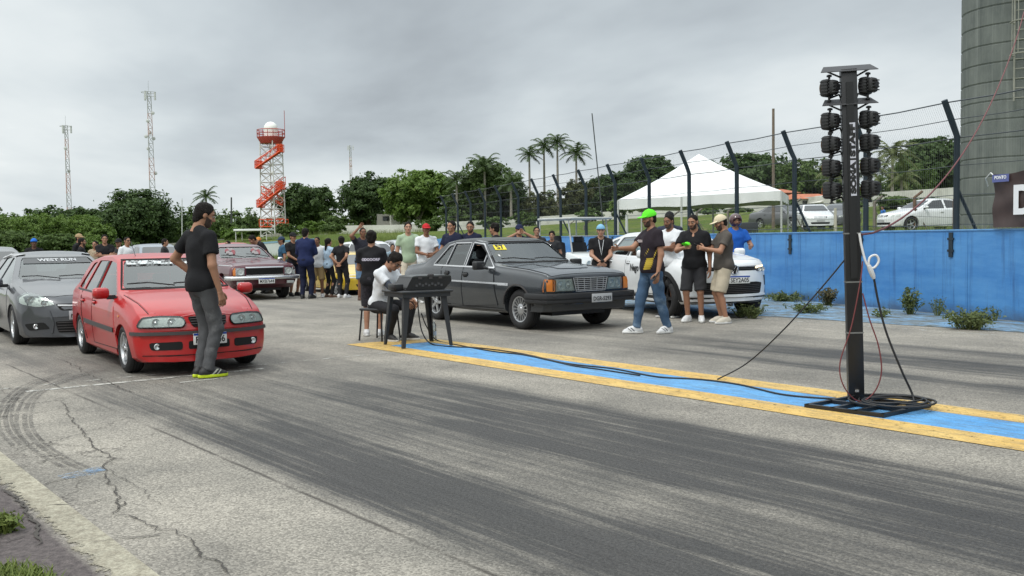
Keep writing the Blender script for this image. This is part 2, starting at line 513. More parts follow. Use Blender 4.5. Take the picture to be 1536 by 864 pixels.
def person(label, pos, face, H, skin='tan', shirt=None, pants=None, shoes=None, arms=('down', 'down'), hair='short', hairm=None,
           beard=False, cap_m=None, lean=0., turn=0., nod=0., sleeve=.62, shorts=False, stance=.11, stride=0., bulk=1., seat=None,
           grp=None, res=.0155, glasses=False, hands=('relaxed', 'relaxed'), arm_cov=None, shoe='sneaker', stripe=None, hem=.86, helmet=None, bag=False, open_collar=False):
 """pos: ground point; face: heading in world radians about z (0 looks to +y)"""
 k = H / 1.75
 hipz = .92
 th, sh = .44, .42
 if seat: hipz = seat
 ta = -lean
 RT = rotx(ta)                                       # lean forward: z tips to +y
 T = lambda p: np.array([0, 0, hipz]) + RT @ (np.asarray(p, float) - np.array([0, 0, .92]))
 sho = [T((s * .183, -.005, 1.405)) for s in (-1, 1)]
 mid = T((0, 0, 1.43))
 legs, armz = [], []
 for i, s in enumerate((-1, 1)):
  hip = np.array((s * .09, 0, hipz))
  if seat:
   ank = np.array((s * .13, .38 - (.12 if s > 0 else 0), .085)); pole = (s * .35, 1, .8)
  else:
   ank = np.array((s * stance, stride * s, .085)); pole = (s * .15, 1, 0)
  kn, ank = ik(hip, ank, th, sh, pole)
  legs.append((hip, kn, ank))
  t, pl = ARMS[arms[i]]
  wr = mid + RT @ np.array((t[0] * s, t[1], t[2])) if not seat or arms[i] != 'table' else mid + np.array((t[0] * s, t[1], t[2]))
  el, wr = ik(sho[i], wr, .29, .26, (pl[0] * s, pl[1], pl[2]))
  armz.append((sho[i], el, wr))
 pts = np.array([p for l in legs + armz for p in l] + [mid])
 lo, hi = pts.min(0) - .20, pts.max(0) + .20
 lo[2] = 0
 P = grid(lo, hi, res)
 Q = (P - np.array([0, 0, hipz])) @ RT + np.array([0, 0, .92])   # torso frame
 b = bulk
 def torso(e):
  d = ell(Q, (0, -.005, .95), (.165 * b + e, .12 * b + e, .13 + e))
  d = smin(d, ell(Q, (0, .005 * b + .02 * (b - 1), 1.10), (.145 * b + e, .105 * b * b + e, .18 + e)), .05)
  d = smin(d, ell(Q, (0, 0, 1.28), (.172 * b + e, .115 * b + e, .18 + e)), .05)
  for s in (-1, 1):
   d = smin(d, cap(Q, (s * .152, -.01, 1.40), (s * .045, -.014, 1.462), .052 + e, .040 + e), .05)
  return d
 d = torso(0)
 d = smin(d, cap(Q, (0, -.012, 1.42), (0, .012, 1.56), .062, .054), .03)
 for hip, kn, ank in legs:
  d = smin(d, cap(P, hip, kn, .082 * b, .056), .03)
  d = smin(d, cap(P, kn, ank, .054, .036), .02)
  d = smin(d, cap(P, kn * .75 + ank * .25 + (0, -.018, 0), kn * .45 + ank * .55 + (0, -.012, 0), .046, .036), .02)
 for a, e, w in armz:
  d = smin(d, cap(P, a, e, .052, .042), .03)
  d = smin(d, cap(P, e, w, .043, .027), .02)
 V, F = snets(d, lo, res)
 parts_v, parts_f, parts_m = [V], [F], [np.zeros(len(F), int)]
 n0 = len(V)
 hc = T((0, .024, 1.622))
 RH = RT @ rotz(-turn) @ rotx(-nod + (lean * .45))
 piv = np.array((0, -.02, -.10))
 HV = (HEAD_V - piv) @ RH.T + (RH @ piv * 0 + piv) + hc
 parts_v.append(HV); parts_f.append(HEAD_F + n0); n0 += len(HV)
 hm = np.zeros(len(HEAD_F), int)
 if beard: hm[HEAD_C['beard']] = 1
 hm[HEAD_C['lips']] = 5
 hm[HEAD_C['brow']] = 2
 hm[HEAD_C['eye']] = 3
 hm[HEAD_C['iris']] = 4
 parts_m.append(hm)
 headT = lambda v: (v - piv) @ RH.T + piv + hc
 for i, s in enumerate((-1, 1)):
  a, e, w = armz[i]
  hv, hf = HANDS[hands[i]]
  hv = hv * np.array([s if True else 1, 1, 1]) * 1.02
  fore = (w - e)
  kind = arms[i]
  thumb = np.array((0, 1, 0.)) if kind in ('down', 'hip') else np.array((-s * .3, .1, 1.)) if kind in ('phone', 'reach', 'point', 'hold', 'front', 'clasp', 'cross', 'table', 'lap') else np.array((-s, .2, .2))
  FR = frame(-fore, thumb)
  hv2 = hv @ FR.T + w
  ff = hf if s > 0 else hf[:, ::-1]
  parts_v.append(hv2); parts_f.append(ff + n0); n0 += len(hv2)
  parts_m.append(np.zeros(len(ff), int))
 V = np.concatenate(parts_v) * k
 me = mesh_np('person', V, np.concatenate(parts_f), np.concatenate(parts_m))
 o = link('person', me, [SKIN[skin], BEARDM, BROWM, EYEM, IRISM, LIPM[skin]], None, 180)
 o.location = pos; o.rotation_euler = (0, 0, face)
 tag(o, label, 'person', grp)
 out = {'obj': o}
 def piece(name, dd, m, oo=lo, hh=res):
  v, f = snets(dd, oo, hh)
  if not len(f): return None
  return link(name, mesh_np(name, v * k, f), m, o, 180)
 seed = abs(hash(label)) % 1000 if False else sum(map(ord, label)) % 997
 if shirt is not None:
  d = torso(.017)
  d = smin(d, ell(Q, (0, 0, .93), (.185 * b, .138 * b, .16)), .05)
  for a, e, w in armz:
   if sleeve > .9:
    ds = smin(cap(P, a, e, .067, .058), cap(P, e, w, .058, .043), .02)
    u = (w - e) / np.linalg.norm(w - e); end = w - u * .015 if sleeve >= 1 else e + (w - e) * .25
    cut = (P - end) @ u
    near = cap(P, e, w, .12, .12)
    ds = np.where(near < 0, smax(ds, cut, .004), ds)
   else:
    u = (e - a) / np.linalg.norm(e - a); end = a + (e - a) * sleeve
    ds = smax(cap(P, a, a + (e - a) * 1.1, .066, .074), (P - end) @ u, .006)
   d = smin(d, ds, .035)
  d = d + wrinkle(P * .75, .0042, seed) + wrinkle(P, .0016, seed + 3)
  d = smax(d, hem - Q[..., 2], .006)
  d = smax(d, -cap(Q, (0, .030, 1.500), (0, .04, 1.66), .064, .085), .006)
  if open_collar: d = smax(d, -cap(Q, (0, .10, 1.40), (0, .09, 1.5), .02, .05), .006)
  out['shirt'] = piece('shirt', d, shirt)
  if arm_cov is not None:                       # long under-sleeves
   d = None
   for a, e, w in armz:
    q = smin(cap(P, a, e, .058, .049), cap(P, e, w, .049, .034), .02)
    u = (w - e) / np.linalg.norm(w - e)
    q = np.where(cap(P, e, w, .1, .1) < 0, smax(q, (P - (w - u * .01)) @ u, .004), q)
    d = q if d is None else np.minimum(d, q)
   piece('sleeve', d, arm_cov)
 if pants is not None:
  d = ell(P, (0, -.005, hipz + .03), (.172 * b + .014, .128 * b + .014, .15))
  for hip, kn, ank in legs:
   if shorts:
    u = (kn - hip) / np.linalg.norm(kn - hip)
    q = smax(cap(P, hip, kn + u * .1, .100 * b, .094), (P - (kn - u * .015)) @ u, .006)
   else:
    u = (ank - kn) / np.linalg.norm(ank - kn)
    q = smin(cap(P, hip, kn, .096 * b, .070 * b), cap(P, kn, ank + u * .05, .070 * b, .055), .03)
    q = smax(q, np.where(cap(P, kn, ank, .16, .16) < 0, (P - (ank - u * .0)) @ u, -1), .006)
   d = smin(d, q, .025)
  d = d + wrinkle(P * np.array((.7, .7, .8)), .0042 if not shorts else .003, seed + 5) + wrinkle(P, .0012, seed + 9)
  d = smax(d, P[..., 2] - (hipz + .09), .006)
  out['trousers'] = piece('shorts' if shorts else 'trousers', d, pants)
 if shoes is not None:
  sv, sf, sm = SHOES[shoe]
  for i, s in enumerate((-1, 1)):
   hip, kn, ank = legs[i]
   A = rotz(-s * R(14))
   v = (sv * np.array((s, 1, 1)) * 1.04) @ A.T + np.array((ank[0], ank[1], 0.004))
   f = sf if s > 0 else sf[:, ::-1]
   link('shoe', mesh_np('shoe', v * k, f, sm), [shoes[0], shoes[1], stripe or shoes[0]], o, 180)
 if helmet is not None:
  Pq = grid((-.16, -.17, -.14), (.16, .18, .18), .009)
  d = ell(Pq, (0, -.005, .02), (.122, .145, .135))
  d = smax(d, -ell(Pq, (0, .15, -.0), (.10, .10, .055)), .01)
  d = smax(d, -.12 - Pq[..., 2], .01)
  v, f = snets(d, (-.16, -.17, -.14), .009)
  link('helmet', mesh_np('helmet', headT(v) * k, f), helmet, o, 180)
 else:
  if hair:
   hv, hf = hair_mesh(hair)
   if cap_m is not None:
    pass
   link('hair', mesh_np('hair', headT(hv) * k, hf), hairm or HAIRM, o, 180)
  if cap_m is not None:
   cm = cap_m if not isinstance(cap_m, tuple) else cap_m[0]
   cv = CAP_V * np.array((1.06, 1.04, 1.08))
   if isinstance(cap_m, tuple) and cap_m[1] == 'back': cv = cv * np.array((-1, -1, 1))
   link('cap', mesh_np('cap', headT(cv) * k, CAP_F), cm, o, 180)
 if glasses:
  g = MB()
  for s in (-1, 1):
   g.tube([(s * .032 + .021 * math.cos(t), .098 - .004 * abs(math.cos(t)), .012 + .014 * math.sin(t)) for t in np.linspace(0, 2 * math.pi, 12)[:-1]], .002, 4, closed=True)
   g.tube([(s * .053, .09, .016), (s * .08, .0, .012)], .002, 4)
   g.add([(s * .032 + .02 * math.cos(t), .097, .012 + .0135 * math.sin(t)) for t in np.linspace(0, 2 * math.pi, 12)[:-1]], [tuple(range(11))])
  me = g.mesh('sunglasses')
  vv = np.zeros(len(me.vertices) * 3, np.float32); me.vertices.foreach_get('co', vv)
  vv = headT(vv.reshape(-1, 3)) * k
  me.vertices.foreach_set('co', vv.astype(np.float32).ravel()); me.update()
  link('sunglasses', me, mat('dark lens', (.01, .01, .012), .15), o, 40)
 out['wrists'] = [np.array(z[2]) * k for z in armz]
 out['hand_dir'] = [(np.array(z[2]) - np.array(z[1])) / np.linalg.norm(np.array(z[2]) - np.array(z[1])) for z in armz]
 out['k'] = k; out['T'] = lambda p: T(p) * k; out['head'] = headT
 return out
def face_dir(pos, ang):
 """heading so that 0 faces the camera, 90 the right of the picture, 180 away"""
 p = Vector((pos[0], pos[1])).normalized()
 rt = Vector((p.y, -p.x))
 a = R(ang)
 d = -p * math.cos(a) + rt * math.sin(a)
 return math.atan2(-d.x, d.y)
def decal_on(o, me, side, z, m, name, off=.004, x=0.):
 """wrap flat lettering (x right, y up) on the front (+1) or back (-1) of a garment, in the person's own frame"""
 bvh = BVHTree.FromPolygons([v.co.copy() for v in o.data.vertices], [tuple(p.vertices) for p in o.data.polygons])
 for v in me.vertices:
  u, w = v.co.x, v.co.y
  org = Vector((x + (-side) * u, side * 1.0, z + w))
  loc, nrm, i, dd = bvh.ray_cast(org, Vector((0, -side, 0)))
  if loc is None: loc = Vector((x - side * u, side * .12, z + w))
  v.co = loc + Vector((0, side * off, 0))
 me.update()
 return link(name, me, m, o)
# ------------------------------------------------------------------ cars
RUBBER = mat('tyre rubber', (.016, .016, .017), .75, var=.15, vs=20, bump=.3, bs=90)
BLACKP = mat('black plastic', (.014, .014, .015), .5, var=.1, vs=10)
TRIMGREY = mat('grey rubber trim', (.05, .045, .045), .6)
CHROME = mat('chrome', (.66, .66, .67), .22, .85)
GRILLE = mat('grille silver', (.40, .41, .42), .45, .3)
ALLOY = mat('alloy', (.55, .56, .57), .32, .9, var=.06)
DARKALLOY = mat('dark metal', (.03, .03, .032), .5, .5)  # dark metal behind the spokes, also for dark rims and the exhaust
SEATM = mat('seat fabric', (.03, .03, .033), .9)
LAMP = mat('lamp reflector', (.52, .55, .53), .3, .15, bump=.5, bs=40)
LAMPG = mat('lamp bowl', (.60, .62, .62), .18, .5)
LENS = glass('lamp', (.86, .9, .88), .55)
AMBER = mat('amber lens', (.62, .19, .03), .2, coat=.6)
REDL = mat('red lens', (.45, .02, .015), .2, coat=.6)
PLATEW = mat('plate white', (.72, .72, .70), .4)
PLATEB = mat('plate blue', (.015, .06, .32), .4)
PLATEG = mat('plate grey', (.42, .43, .44), .4)
INK = mat('black lettering', (.012, .012, .012), .6)
WHITEINK = mat('white lettering', (.75, .76, .78), .6)
SEAM = mat('panel gap', (.006, .006, .006), .9)
GLASS_CLEAR = glass('clear', (.62, .68, .66))
GLASS_WS = glass('windscreen', (.42, .47, .46), .95)
GLASS_DARK = glass('tinted', (.16, .18, .19), 1.4)
GLASS_BLACK = mat('dark window', (.010, .012, .013), .06, coat=.5)
def interp(tab, x):
 """tab: list of (x, value), x falling"""
 xs = [t[0] for t in tab][::-1]; ys = [t[1] for t in tab][::-1]
 return float(np.interp(x, xs, ys))
def smooth_tab(tab, r=.06, n=5):
 """rounds the corners of a polyline profile"""
 out = [tab[0]]
 for i in range(1, len(tab) - 1):
  a, b, c = (Vector(q) for q in (tab[i - 1], tab[i], tab[i + 1]))
  la, lc = (a - b).length, (c - b).length
  rr = min(r, la * .45, lc * .45)
  p, q = b + (a - b).normalized() * rr, b + (c - b).normalized() * rr
  for t in np.linspace(0, 1, n):
   out.append(tuple(p * (1 - t) ** 2 + b * 2 * t * (1 - t) + q * t * t))
 out.append(tab[-1])
 return out
def loft(S_, inner=0.0, xs=None, zfloor=None):
 """closed body from the side profile, belt line, plan width and tumblehome of S_"""
 top, belt, wid, bot = S_['top_s'], S_['belt'], S_['wid'], S_['bot']
 wr, zr = S_['wr'], S_['zr']
 if xs is None:
  xs = sorted({round(t[0], 4) for t in top} | {round(x, 3) for x in np.linspace(top[0][0], top[-1][0], 46)}, reverse=True)
  keep = [xs[0]]
  for x in xs[1:]:
   if keep[-1] - x > .006: keep.append(x)
  xs = keep
 crown = S_.get('crown', .05)
 bow = S_.get('bow', [(9, 0), (-9, 0)])
 bulge = S_.get('bulge', .012)
 secs = []
 for x in xs:
  w = interp(wid, x) - inner
  zt = interp(top, x) - inner
  zb = interp(bot, x) if zfloor is None else zfloor
  zt = max(zt, zb + .04)
  be = min(interp(belt, x), zt - .012)
  be = max(be, zb + .02)
  ws = w - .045                                   # shoulder
  hh = zt - be
  full = max(zr - interp(belt, x), .05)
  yt = ws - (ws - (wr - inner)) * min(hh / full, 1.0) ** 1.0
  r = min(.05, hh * .5)
  L = be - zb
  pts = [(w * .55, zb), (w - .09, zb + .005), (w - .03, zb + min(.05, L * .2)), (w - .012, zb + L * .25), (w + bulge * .3, zb + L * .42), (w + bulge * .5, zb + L * .56),
               (w + bulge * .4, zb + L * .68), (w - .006, zb + L * .84), (w - .018, zb + L * .94), (ws, be)]
  for t in (.33, .66):
   pts.append((ws + (yt - ws) * t, be + (hh - r) * t))
  pts += [(yt, zt - r), (yt - r * .22, zt - r * .42), (yt - r * .7, zt - r * .08)]
  y0, zc = pts[-1]
  for t in (.8, .6, .4, .2, 0):
   y = y0 * t
   pts.append((y, zc + crown * min(1, hh / .1 + .3) * (1 - t * t) * .5))
  kb = interp(bow, x)
  secs.append([(x - kb * abs(y / max(w, .1)) ** 2.2, y, z) for y, z in pts])
 n = len(secs[0])
 vs, fs = [], []
 for sec in secs:
  for (x, y, z) in sec: vs.append((x, y, z))
  for (x, y, z) in sec: vs.append((x, -y, z))
 st = 2 * n
 for i in range(len(secs) - 1):
  for j in range(n - 1):
   a = i * st + j
   fs.append((a, a + 1, a + st + 1, a + st))
   b = a + n
   fs.append((b + 1, b, b + st, b + st + 1))
  fs.append((i * st, i * st + st, i * st + st + n, i * st + n))
 for i, flip in ((0, False), (len(secs) - 1, True)):
  sec = secs[i]
  fr = (1, .8, .55, .28, 0, -.28, -.55, -.8, -1)
  kb = interp(bow, xs[i]); w = interp(wid, xs[i]) - inner
  cols = []
  for f in fr:
   if f == 1: cols.append([i * st + j for j in range(n)])
   elif f == -1: cols.append([i * st + n + j for j in range(n)])
   else:
    b = len(vs)
    for j in range(n):
     y = sec[j][1] * f
     vs.append((xs[i] - kb * abs(y / max(w, .1)) ** 2.2, y, sec[j][2]))
    cols.append(list(range(b, b + n)))
  for a, b in zip(cols[:-1], cols[1:]):
   for j in range(n - 1):
    q = (a[j], b[j], b[j + 1], a[j + 1])
    fs.append(q if not flip else q[::-1])
 me = bpy.data.meshes.new('body')
 me.from_pydata(vs, [], fs)
 bm = bmesh.new(); bm.from_mesh(me)
 bmesh.ops.remove_doubles(bm, verts=bm.verts, dist=.0006)
 bmesh.ops.recalc_face_normals(bm, faces=bm.faces)
 bm.to_mesh(me); bm.free(); me.update()
 return me
def rnd(poly, r=.04, n=3):
 out = []
 L = len(poly)
 for i in range(L):
  a, b, c = (Vector(q) for q in (poly[i - 1], poly[i], poly[(i + 1) % L]))
  rr = min(r, (a - b).length * .45, (c - b).length * .45)
  p, q = b + (a - b).normalized() * rr, b + (c - b).normalized() * rr
  for t in np.linspace(0, 1, n):
   out.append(tuple(p * (1 - t) ** 2 + b * 2 * t * (1 - t) + q * t * t))
 return out
def prism(poly, axis, lo, hi):
 """poly in the plane across axis ('y': (x,z), 'x': (y,z)), from lo to hi along it"""
 n = len(poly)
 f = (lambda p, h: (p[0], h, p[1])) if axis == 'y' else (lambda p, h: (h, p[0], p[1]))
 vs = [f(p, lo) for p in poly] + [f(p, hi) for p in poly]
 fs = [tuple(range(n)), tuple(range(2 * n - 1, n - 1, -1))] + [(i, i + n, (i + 1) % n + n, (i + 1) % n) for i in range(n)]
 return vs, fs
class Car:
 def __init__(s, name, label, pos, heading, spec, cut=True, group=None):
  s.root = empty(name, pos, -heading + math.pi / 2)  # heading: compass from +y clockwise; local +x = forward
  tag(s.root, label, 'car', group)
  s.S = spec
  spec['top_s'] = smooth_tab(spec['top'], spec.get('round', .07))
  s.me = loft(spec)
  bm = bmesh.new(); bm.from_mesh(s.me)
  s.bvh = BVHTree.FromBMesh(bm); bm.free()
  s.paint = spec['paint']
  s.cut = cut
 def proj(s, p, view):
  if view in ('L', 'R'):
   sg = 1 if view == 'L' else -1
   o, d = Vector((p[0], sg * 3, p[1])), Vector((0, -sg, 0))
  elif view in ('F', 'B'):
   sg = 1 if view == 'F' else -1
   o, d = Vector((sg * 5, p[0], p[1])), Vector((-sg, 0, 0))
  else:
   o, d = Vector((p[0], p[1], 4)), Vector((0, 0, -1))
  loc, nrm, i, dist = s.bvh.ray_cast(o, d)
  if loc is None:
   near = s.bvh.find_nearest(o + d * (3 if view in 'LR' else 5 if view in 'FB' else 3))
   loc, nrm = near[0], near[1]
  if nrm.dot(d) > 0: nrm = -nrm
  return loc, nrm
 def patch(s, name, poly, view, m, off=.004, th=.012, cell=.08, parent=None, smooth=50, flat=None):
  """panel that follows the body: convex outline poly seen from view; off: stand-off; th: thickness behind it"""
  xs = [p[0] for p in poly]; ys = [p[1] for p in poly]
  nx = max(1, int((max(xs) - min(xs)) / cell)); ny = max(1, int((max(ys) - min(ys)) / cell))
  bm = bmesh.new()
  gx = np.linspace(min(xs), max(xs), nx + 1); gy = np.linspace(min(ys), max(ys), ny + 1)
  vg = [[bm.verts.new((x, y, 0)) for y in gy] for x in gx]
  for i in range(nx):
   for j in range(ny): bm.faces.new((vg[i][j], vg[i + 1][j], vg[i + 1][j + 1], vg[i][j + 1]))
  area = sum(poly[i - 1][0] * poly[i][1] - poly[i][0] * poly[i - 1][1] for i in range(len(poly)))
  for i in range(len(poly)):
   a, b = Vector((*poly[i - 1], 0)), Vector((*poly[i], 0))
   if (b - a).length < 1e-5: continue
   nrm = Vector(((b - a).y, -(b - a).x, 0)) * (1 if area > 0 else -1)
   bmesh.ops.bisect_plane(bm, geom=bm.verts[:] + bm.edges[:] + bm.faces[:], plane_co=a, plane_no=nrm, clear_outer=True, dist=1e-6)
  bmesh.ops.remove_doubles(bm, verts=bm.verts, dist=.0005)
  nrms = {}
  for v in bm.verts:
   loc, n = s.proj((v.co.x, v.co.y), view)
   if flat is not None: n = Vector(flat)
   v.co = loc + n * off; nrms[v] = n
  if th > 0:
   be = [e for e in bm.edges if e.is_boundary]
   mp = {}
   for e in be:
    for v in e.verts:
     if v not in mp: mp[v] = bm.verts.new(v.co - nrms[v] * th)
   for e in be:
    a, b = e.verts
    try: bm.faces.new((a, b, mp[b], mp[a]))
    except ValueError: pass
  bmesh.ops.recalc_face_normals(bm, faces=bm.faces)
  c = sum((v.co for v in nrms), Vector()) / max(len(nrms), 1); nn = sum(nrms.values(), Vector())
  tot = sum((f.normal * f.calc_area() for f in bm.faces if f.normal.dot(nn) != 0 and all(v in nrms for v in f.verts)), Vector())
  if tot.dot(nn) < 0: bmesh.ops.reverse_faces(bm, faces=bm.faces)
  me = bpy.data.meshes.new(name); bm.to_mesh(me); bm.free(); me.update()
  return link(name, me, m, parent or s.root, smooth)
 def strip(s, name, pts, view, w, m, off=.004, th=.01, parent=None, closed=False, n_sub=6):
  """raised or inked line along the body: pts in the view plane, width w"""
  P = []
  L = len(pts)
  for i in range(L if closed else L - 1):
   a, b = Vector(pts[i]), Vector(pts[(i + 1) % L])
   k = max(1, int((b - a).length / .07))
   for t in range(k): P.append(a.lerp(b, t / k))
  if not closed: P.append(Vector(pts[-1]))
  vs, fs = [], []
  N = len(P)
  for i, p in enumerate(P):
   t = (P[(i + 1) % N] - P[i - 1]) if closed else (P[min(i + 1, N - 1)] - P[max(i - 1, 0)])
   t.normalize(); q = Vector((-t.y, t.x)) * w / 2
   for e in (p + q, p - q):
    loc, n = s.proj(e, view)
    vs.append(loc + n * off); vs.append(loc + n * (off - th))
  for i in range(N if closed else N - 1):
   a, b = i * 4, ((i + 1) % N) * 4
   fs += [(a, a + 2, b + 2, b), (a + 1, a, b, b + 1), (a + 2, a + 3, b + 3, b + 2)]
  mb = MB().add(vs, fs)
  return mb.build(name, m, parent or s.root, 50)
 def mirror_patch(s, name, poly, m, **kw):
  return [s.patch(name, poly if v == 'R' else poly, v, m, **kw) for v in 'LR']
 def fpatch2(s, name, poly, m, view='F', **kw):
  a = s.patch(name, poly, view, m, **kw)
  b = s.patch(name, [(-p[0], p[1]) for p in poly], view, m, **kw)
  return a, b
 def text(s, txt, view, c, size, m, parent, name='lettering', off=.007, rot=0., sx=1., squash=1., xoff=None):
  me = text_mesh(txt, size, .003 * size / .1)
  for v in me.vertices:
   u, w = v.co.x * sx, v.co.y * squash
   u, w = u * math.cos(rot) - w * math.sin(rot), u * math.sin(rot) + w * math.cos(rot)
   if view == 'F': p = (c[0] + u, c[1] + w)        # seen from the front: the car's left (+y) is on the right
   elif view == 'R': p = (c[0] + u, c[1] + w)      # seen from the car's right: front on the right
   else: p = (c[0] - u, c[1] + w)
   loc, n = s.proj(p, view)
   v.co = loc + n * off
  me.update()
  return link(name, me, m, parent)
 def body(s, windows_side=(), ws=None, rw=None, arch_r=.33, cab=None, glass_side=None, glass_ws=None, open_side=()):
  """cut wheel arches, cabin and window openings; add panes"""
  S_ = s.S
  fx, rx = S_['wb'] / 2, -S_['wb'] / 2
  o = link('body', s.me, [s.paint, BLACKP], s.root)
  cutters = []
  m = MB()
  for x in (fx, rx):
   for sg in (1, -1):
    yo, yi = sg * 1.2, sg * (S_['track'] / 2 - .20)
    m.lathe([(arch_r, yi), (arch_r, yo)], 28, 'y', (x, 0, S_['wheel_r'] + .01))
  cutters.append(m.mesh('c'))
  s.win = dict(side=windows_side, ws=ws, rw=rw)
  if s.cut and cab:
   sub = dict(S_); sub['wr'] = S_['wr']
   xs = list(np.linspace(cab[0], cab[1], 26))
   t2 = [(x, z) for x, z in S_['top_s']]
   sub['top_s'] = t2
   inner = loft(sub, .045, xs, cab[2])
   cutters.append(inner)
   m = MB()
   for poly in windows_side: m.add(*prism(poly, 'y', -1.5, 1.5))
   cutters.append(m.mesh('c'))
   if ws: cutters.append(MB().add(*prism(ws, 'x', cab[0] - .9 if cab[0] > 0 else 0, 3)).mesh('c'))
   if rw: cutters.append(MB().add(*prism(rw, 'x', -4, cab[1] + .55)).mesh('c'))
  tmp = []
  for c in cutters:
   co = bpy.data.objects.new('c', c); COL.objects.link(co)
   co.matrix_world = s.root.matrix_basis
   co.parent = s.root; co.matrix_parent_inverse = Matrix(); co.matrix_basis = Matrix()
   md = o.modifiers.new('b', 'BOOLEAN'); md.operation = 'DIFFERENCE'; md.solver = 'EXACT'; md.object = co
   tmp.append(co)
  bpy.context.view_layer.update()
  me = eval_mods(o)
  o.modifiers.clear()
  for c in tmp: bpy.data.objects.remove(c)
  o.data = me
  me.polygons.foreach_set('use_smooth', [True] * len(me.polygons))
  me.set_sharp_from_angle(angle=R(32))
  s.bodyo = o
  gs, gw = glass_side or GLASS_CLEAR, glass_ws or GLASS_WS
  off = -.012 if s.cut and cab else .003
  for v in 'LR':
   for i, poly in enumerate(windows_side):
    if (v, i) in open_side: continue
    c = Vector((sum(p[0] for p in poly), sum(p[1] for p in poly))) / len(poly)
    big = [tuple(c + (Vector(p) - c) * 1.03) for p in poly] if off < 0 else poly
    s.patch('side_window', big, v, gs, off=off, th=0, cell=.2)
  if ws:
   c = Vector((sum(p[0] for p in ws), sum(p[1] for p in ws))) / len(ws)
   s.wso = s.patch('windscreen', [tuple(c + (Vector(p) - c) * 1.02) for p in ws] if off < 0 else ws, 'F', gw, off=off, th=0, cell=.12)
  if rw:
   c = Vector((sum(p[0] for p in rw), sum(p[1] for p in rw))) / len(rw)
   s.patch('rear_window', [tuple(c + (Vector(p) - c) * 1.02) for p in rw] if off < 0 else rw, 'B', gs, off=off, th=0, cell=.12)
  return o
 def seats(s, xf, xr, z=.5, col=None):
  m = col or SEATM
  for y in (.36, -.36):
   q = MB()
   q.box((xf, y, z), (.5, .48, .16), bev=.06)
   q.box((xf - .27, y, z + .30), (.14, .46, .60), Matrix.Rotation(R(-12), 3, 'Y'), bev=.06)
   q.box((xf - .36, y, z + .68), (.10, .26, .17), Matrix.Rotation(R(-12), 3, 'Y'), bev=.04)
   q.build('seat', m, s.root, 60)
  q = MB()
  q.box((xr, 0, z), (.5, 1.2, .16), bev=.06); q.box((xr - .25, 0, z + .27), (.14, 1.2, .56), Matrix.Rotation(R(-12), 3, 'Y'), bev=.06)
  for y in (.35, -.35): q.box((xr - .33, y, z + .60), (.10, .24, .14), bev=.04)
  q.build('rear_seat', m, s.root, 60)
 def dash(s, x, z, w, wheel_y=.36):
  q = MB(); q.box((x, 0, z), (.42, w, .20), bev=.05)
  q.build('dashboard', BLACKP, s.root, 60)
  q = MB()
  c = Vector((x - .30, wheel_y, z + .06)); M_ = Matrix.Rotation(R(65), 3, 'Y')
  q.tube([c + M_ @ Vector((.18 * math.cos(t), .18 * math.sin(t), 0)) for t in np.linspace(0, 2 * math.pi, 25)[:-1]], .014, 6, closed=True)
  q.tube([c + M_ @ Vector((.18, 0, 0)), c, c + M_ @ Vector((-.18, 0, 0))], .016, 5); q.tube([c, c + Vector((.25, 0, -.1))], .03, 6)
  q.build('steering_wheel', BLACKP, s.root, 60)
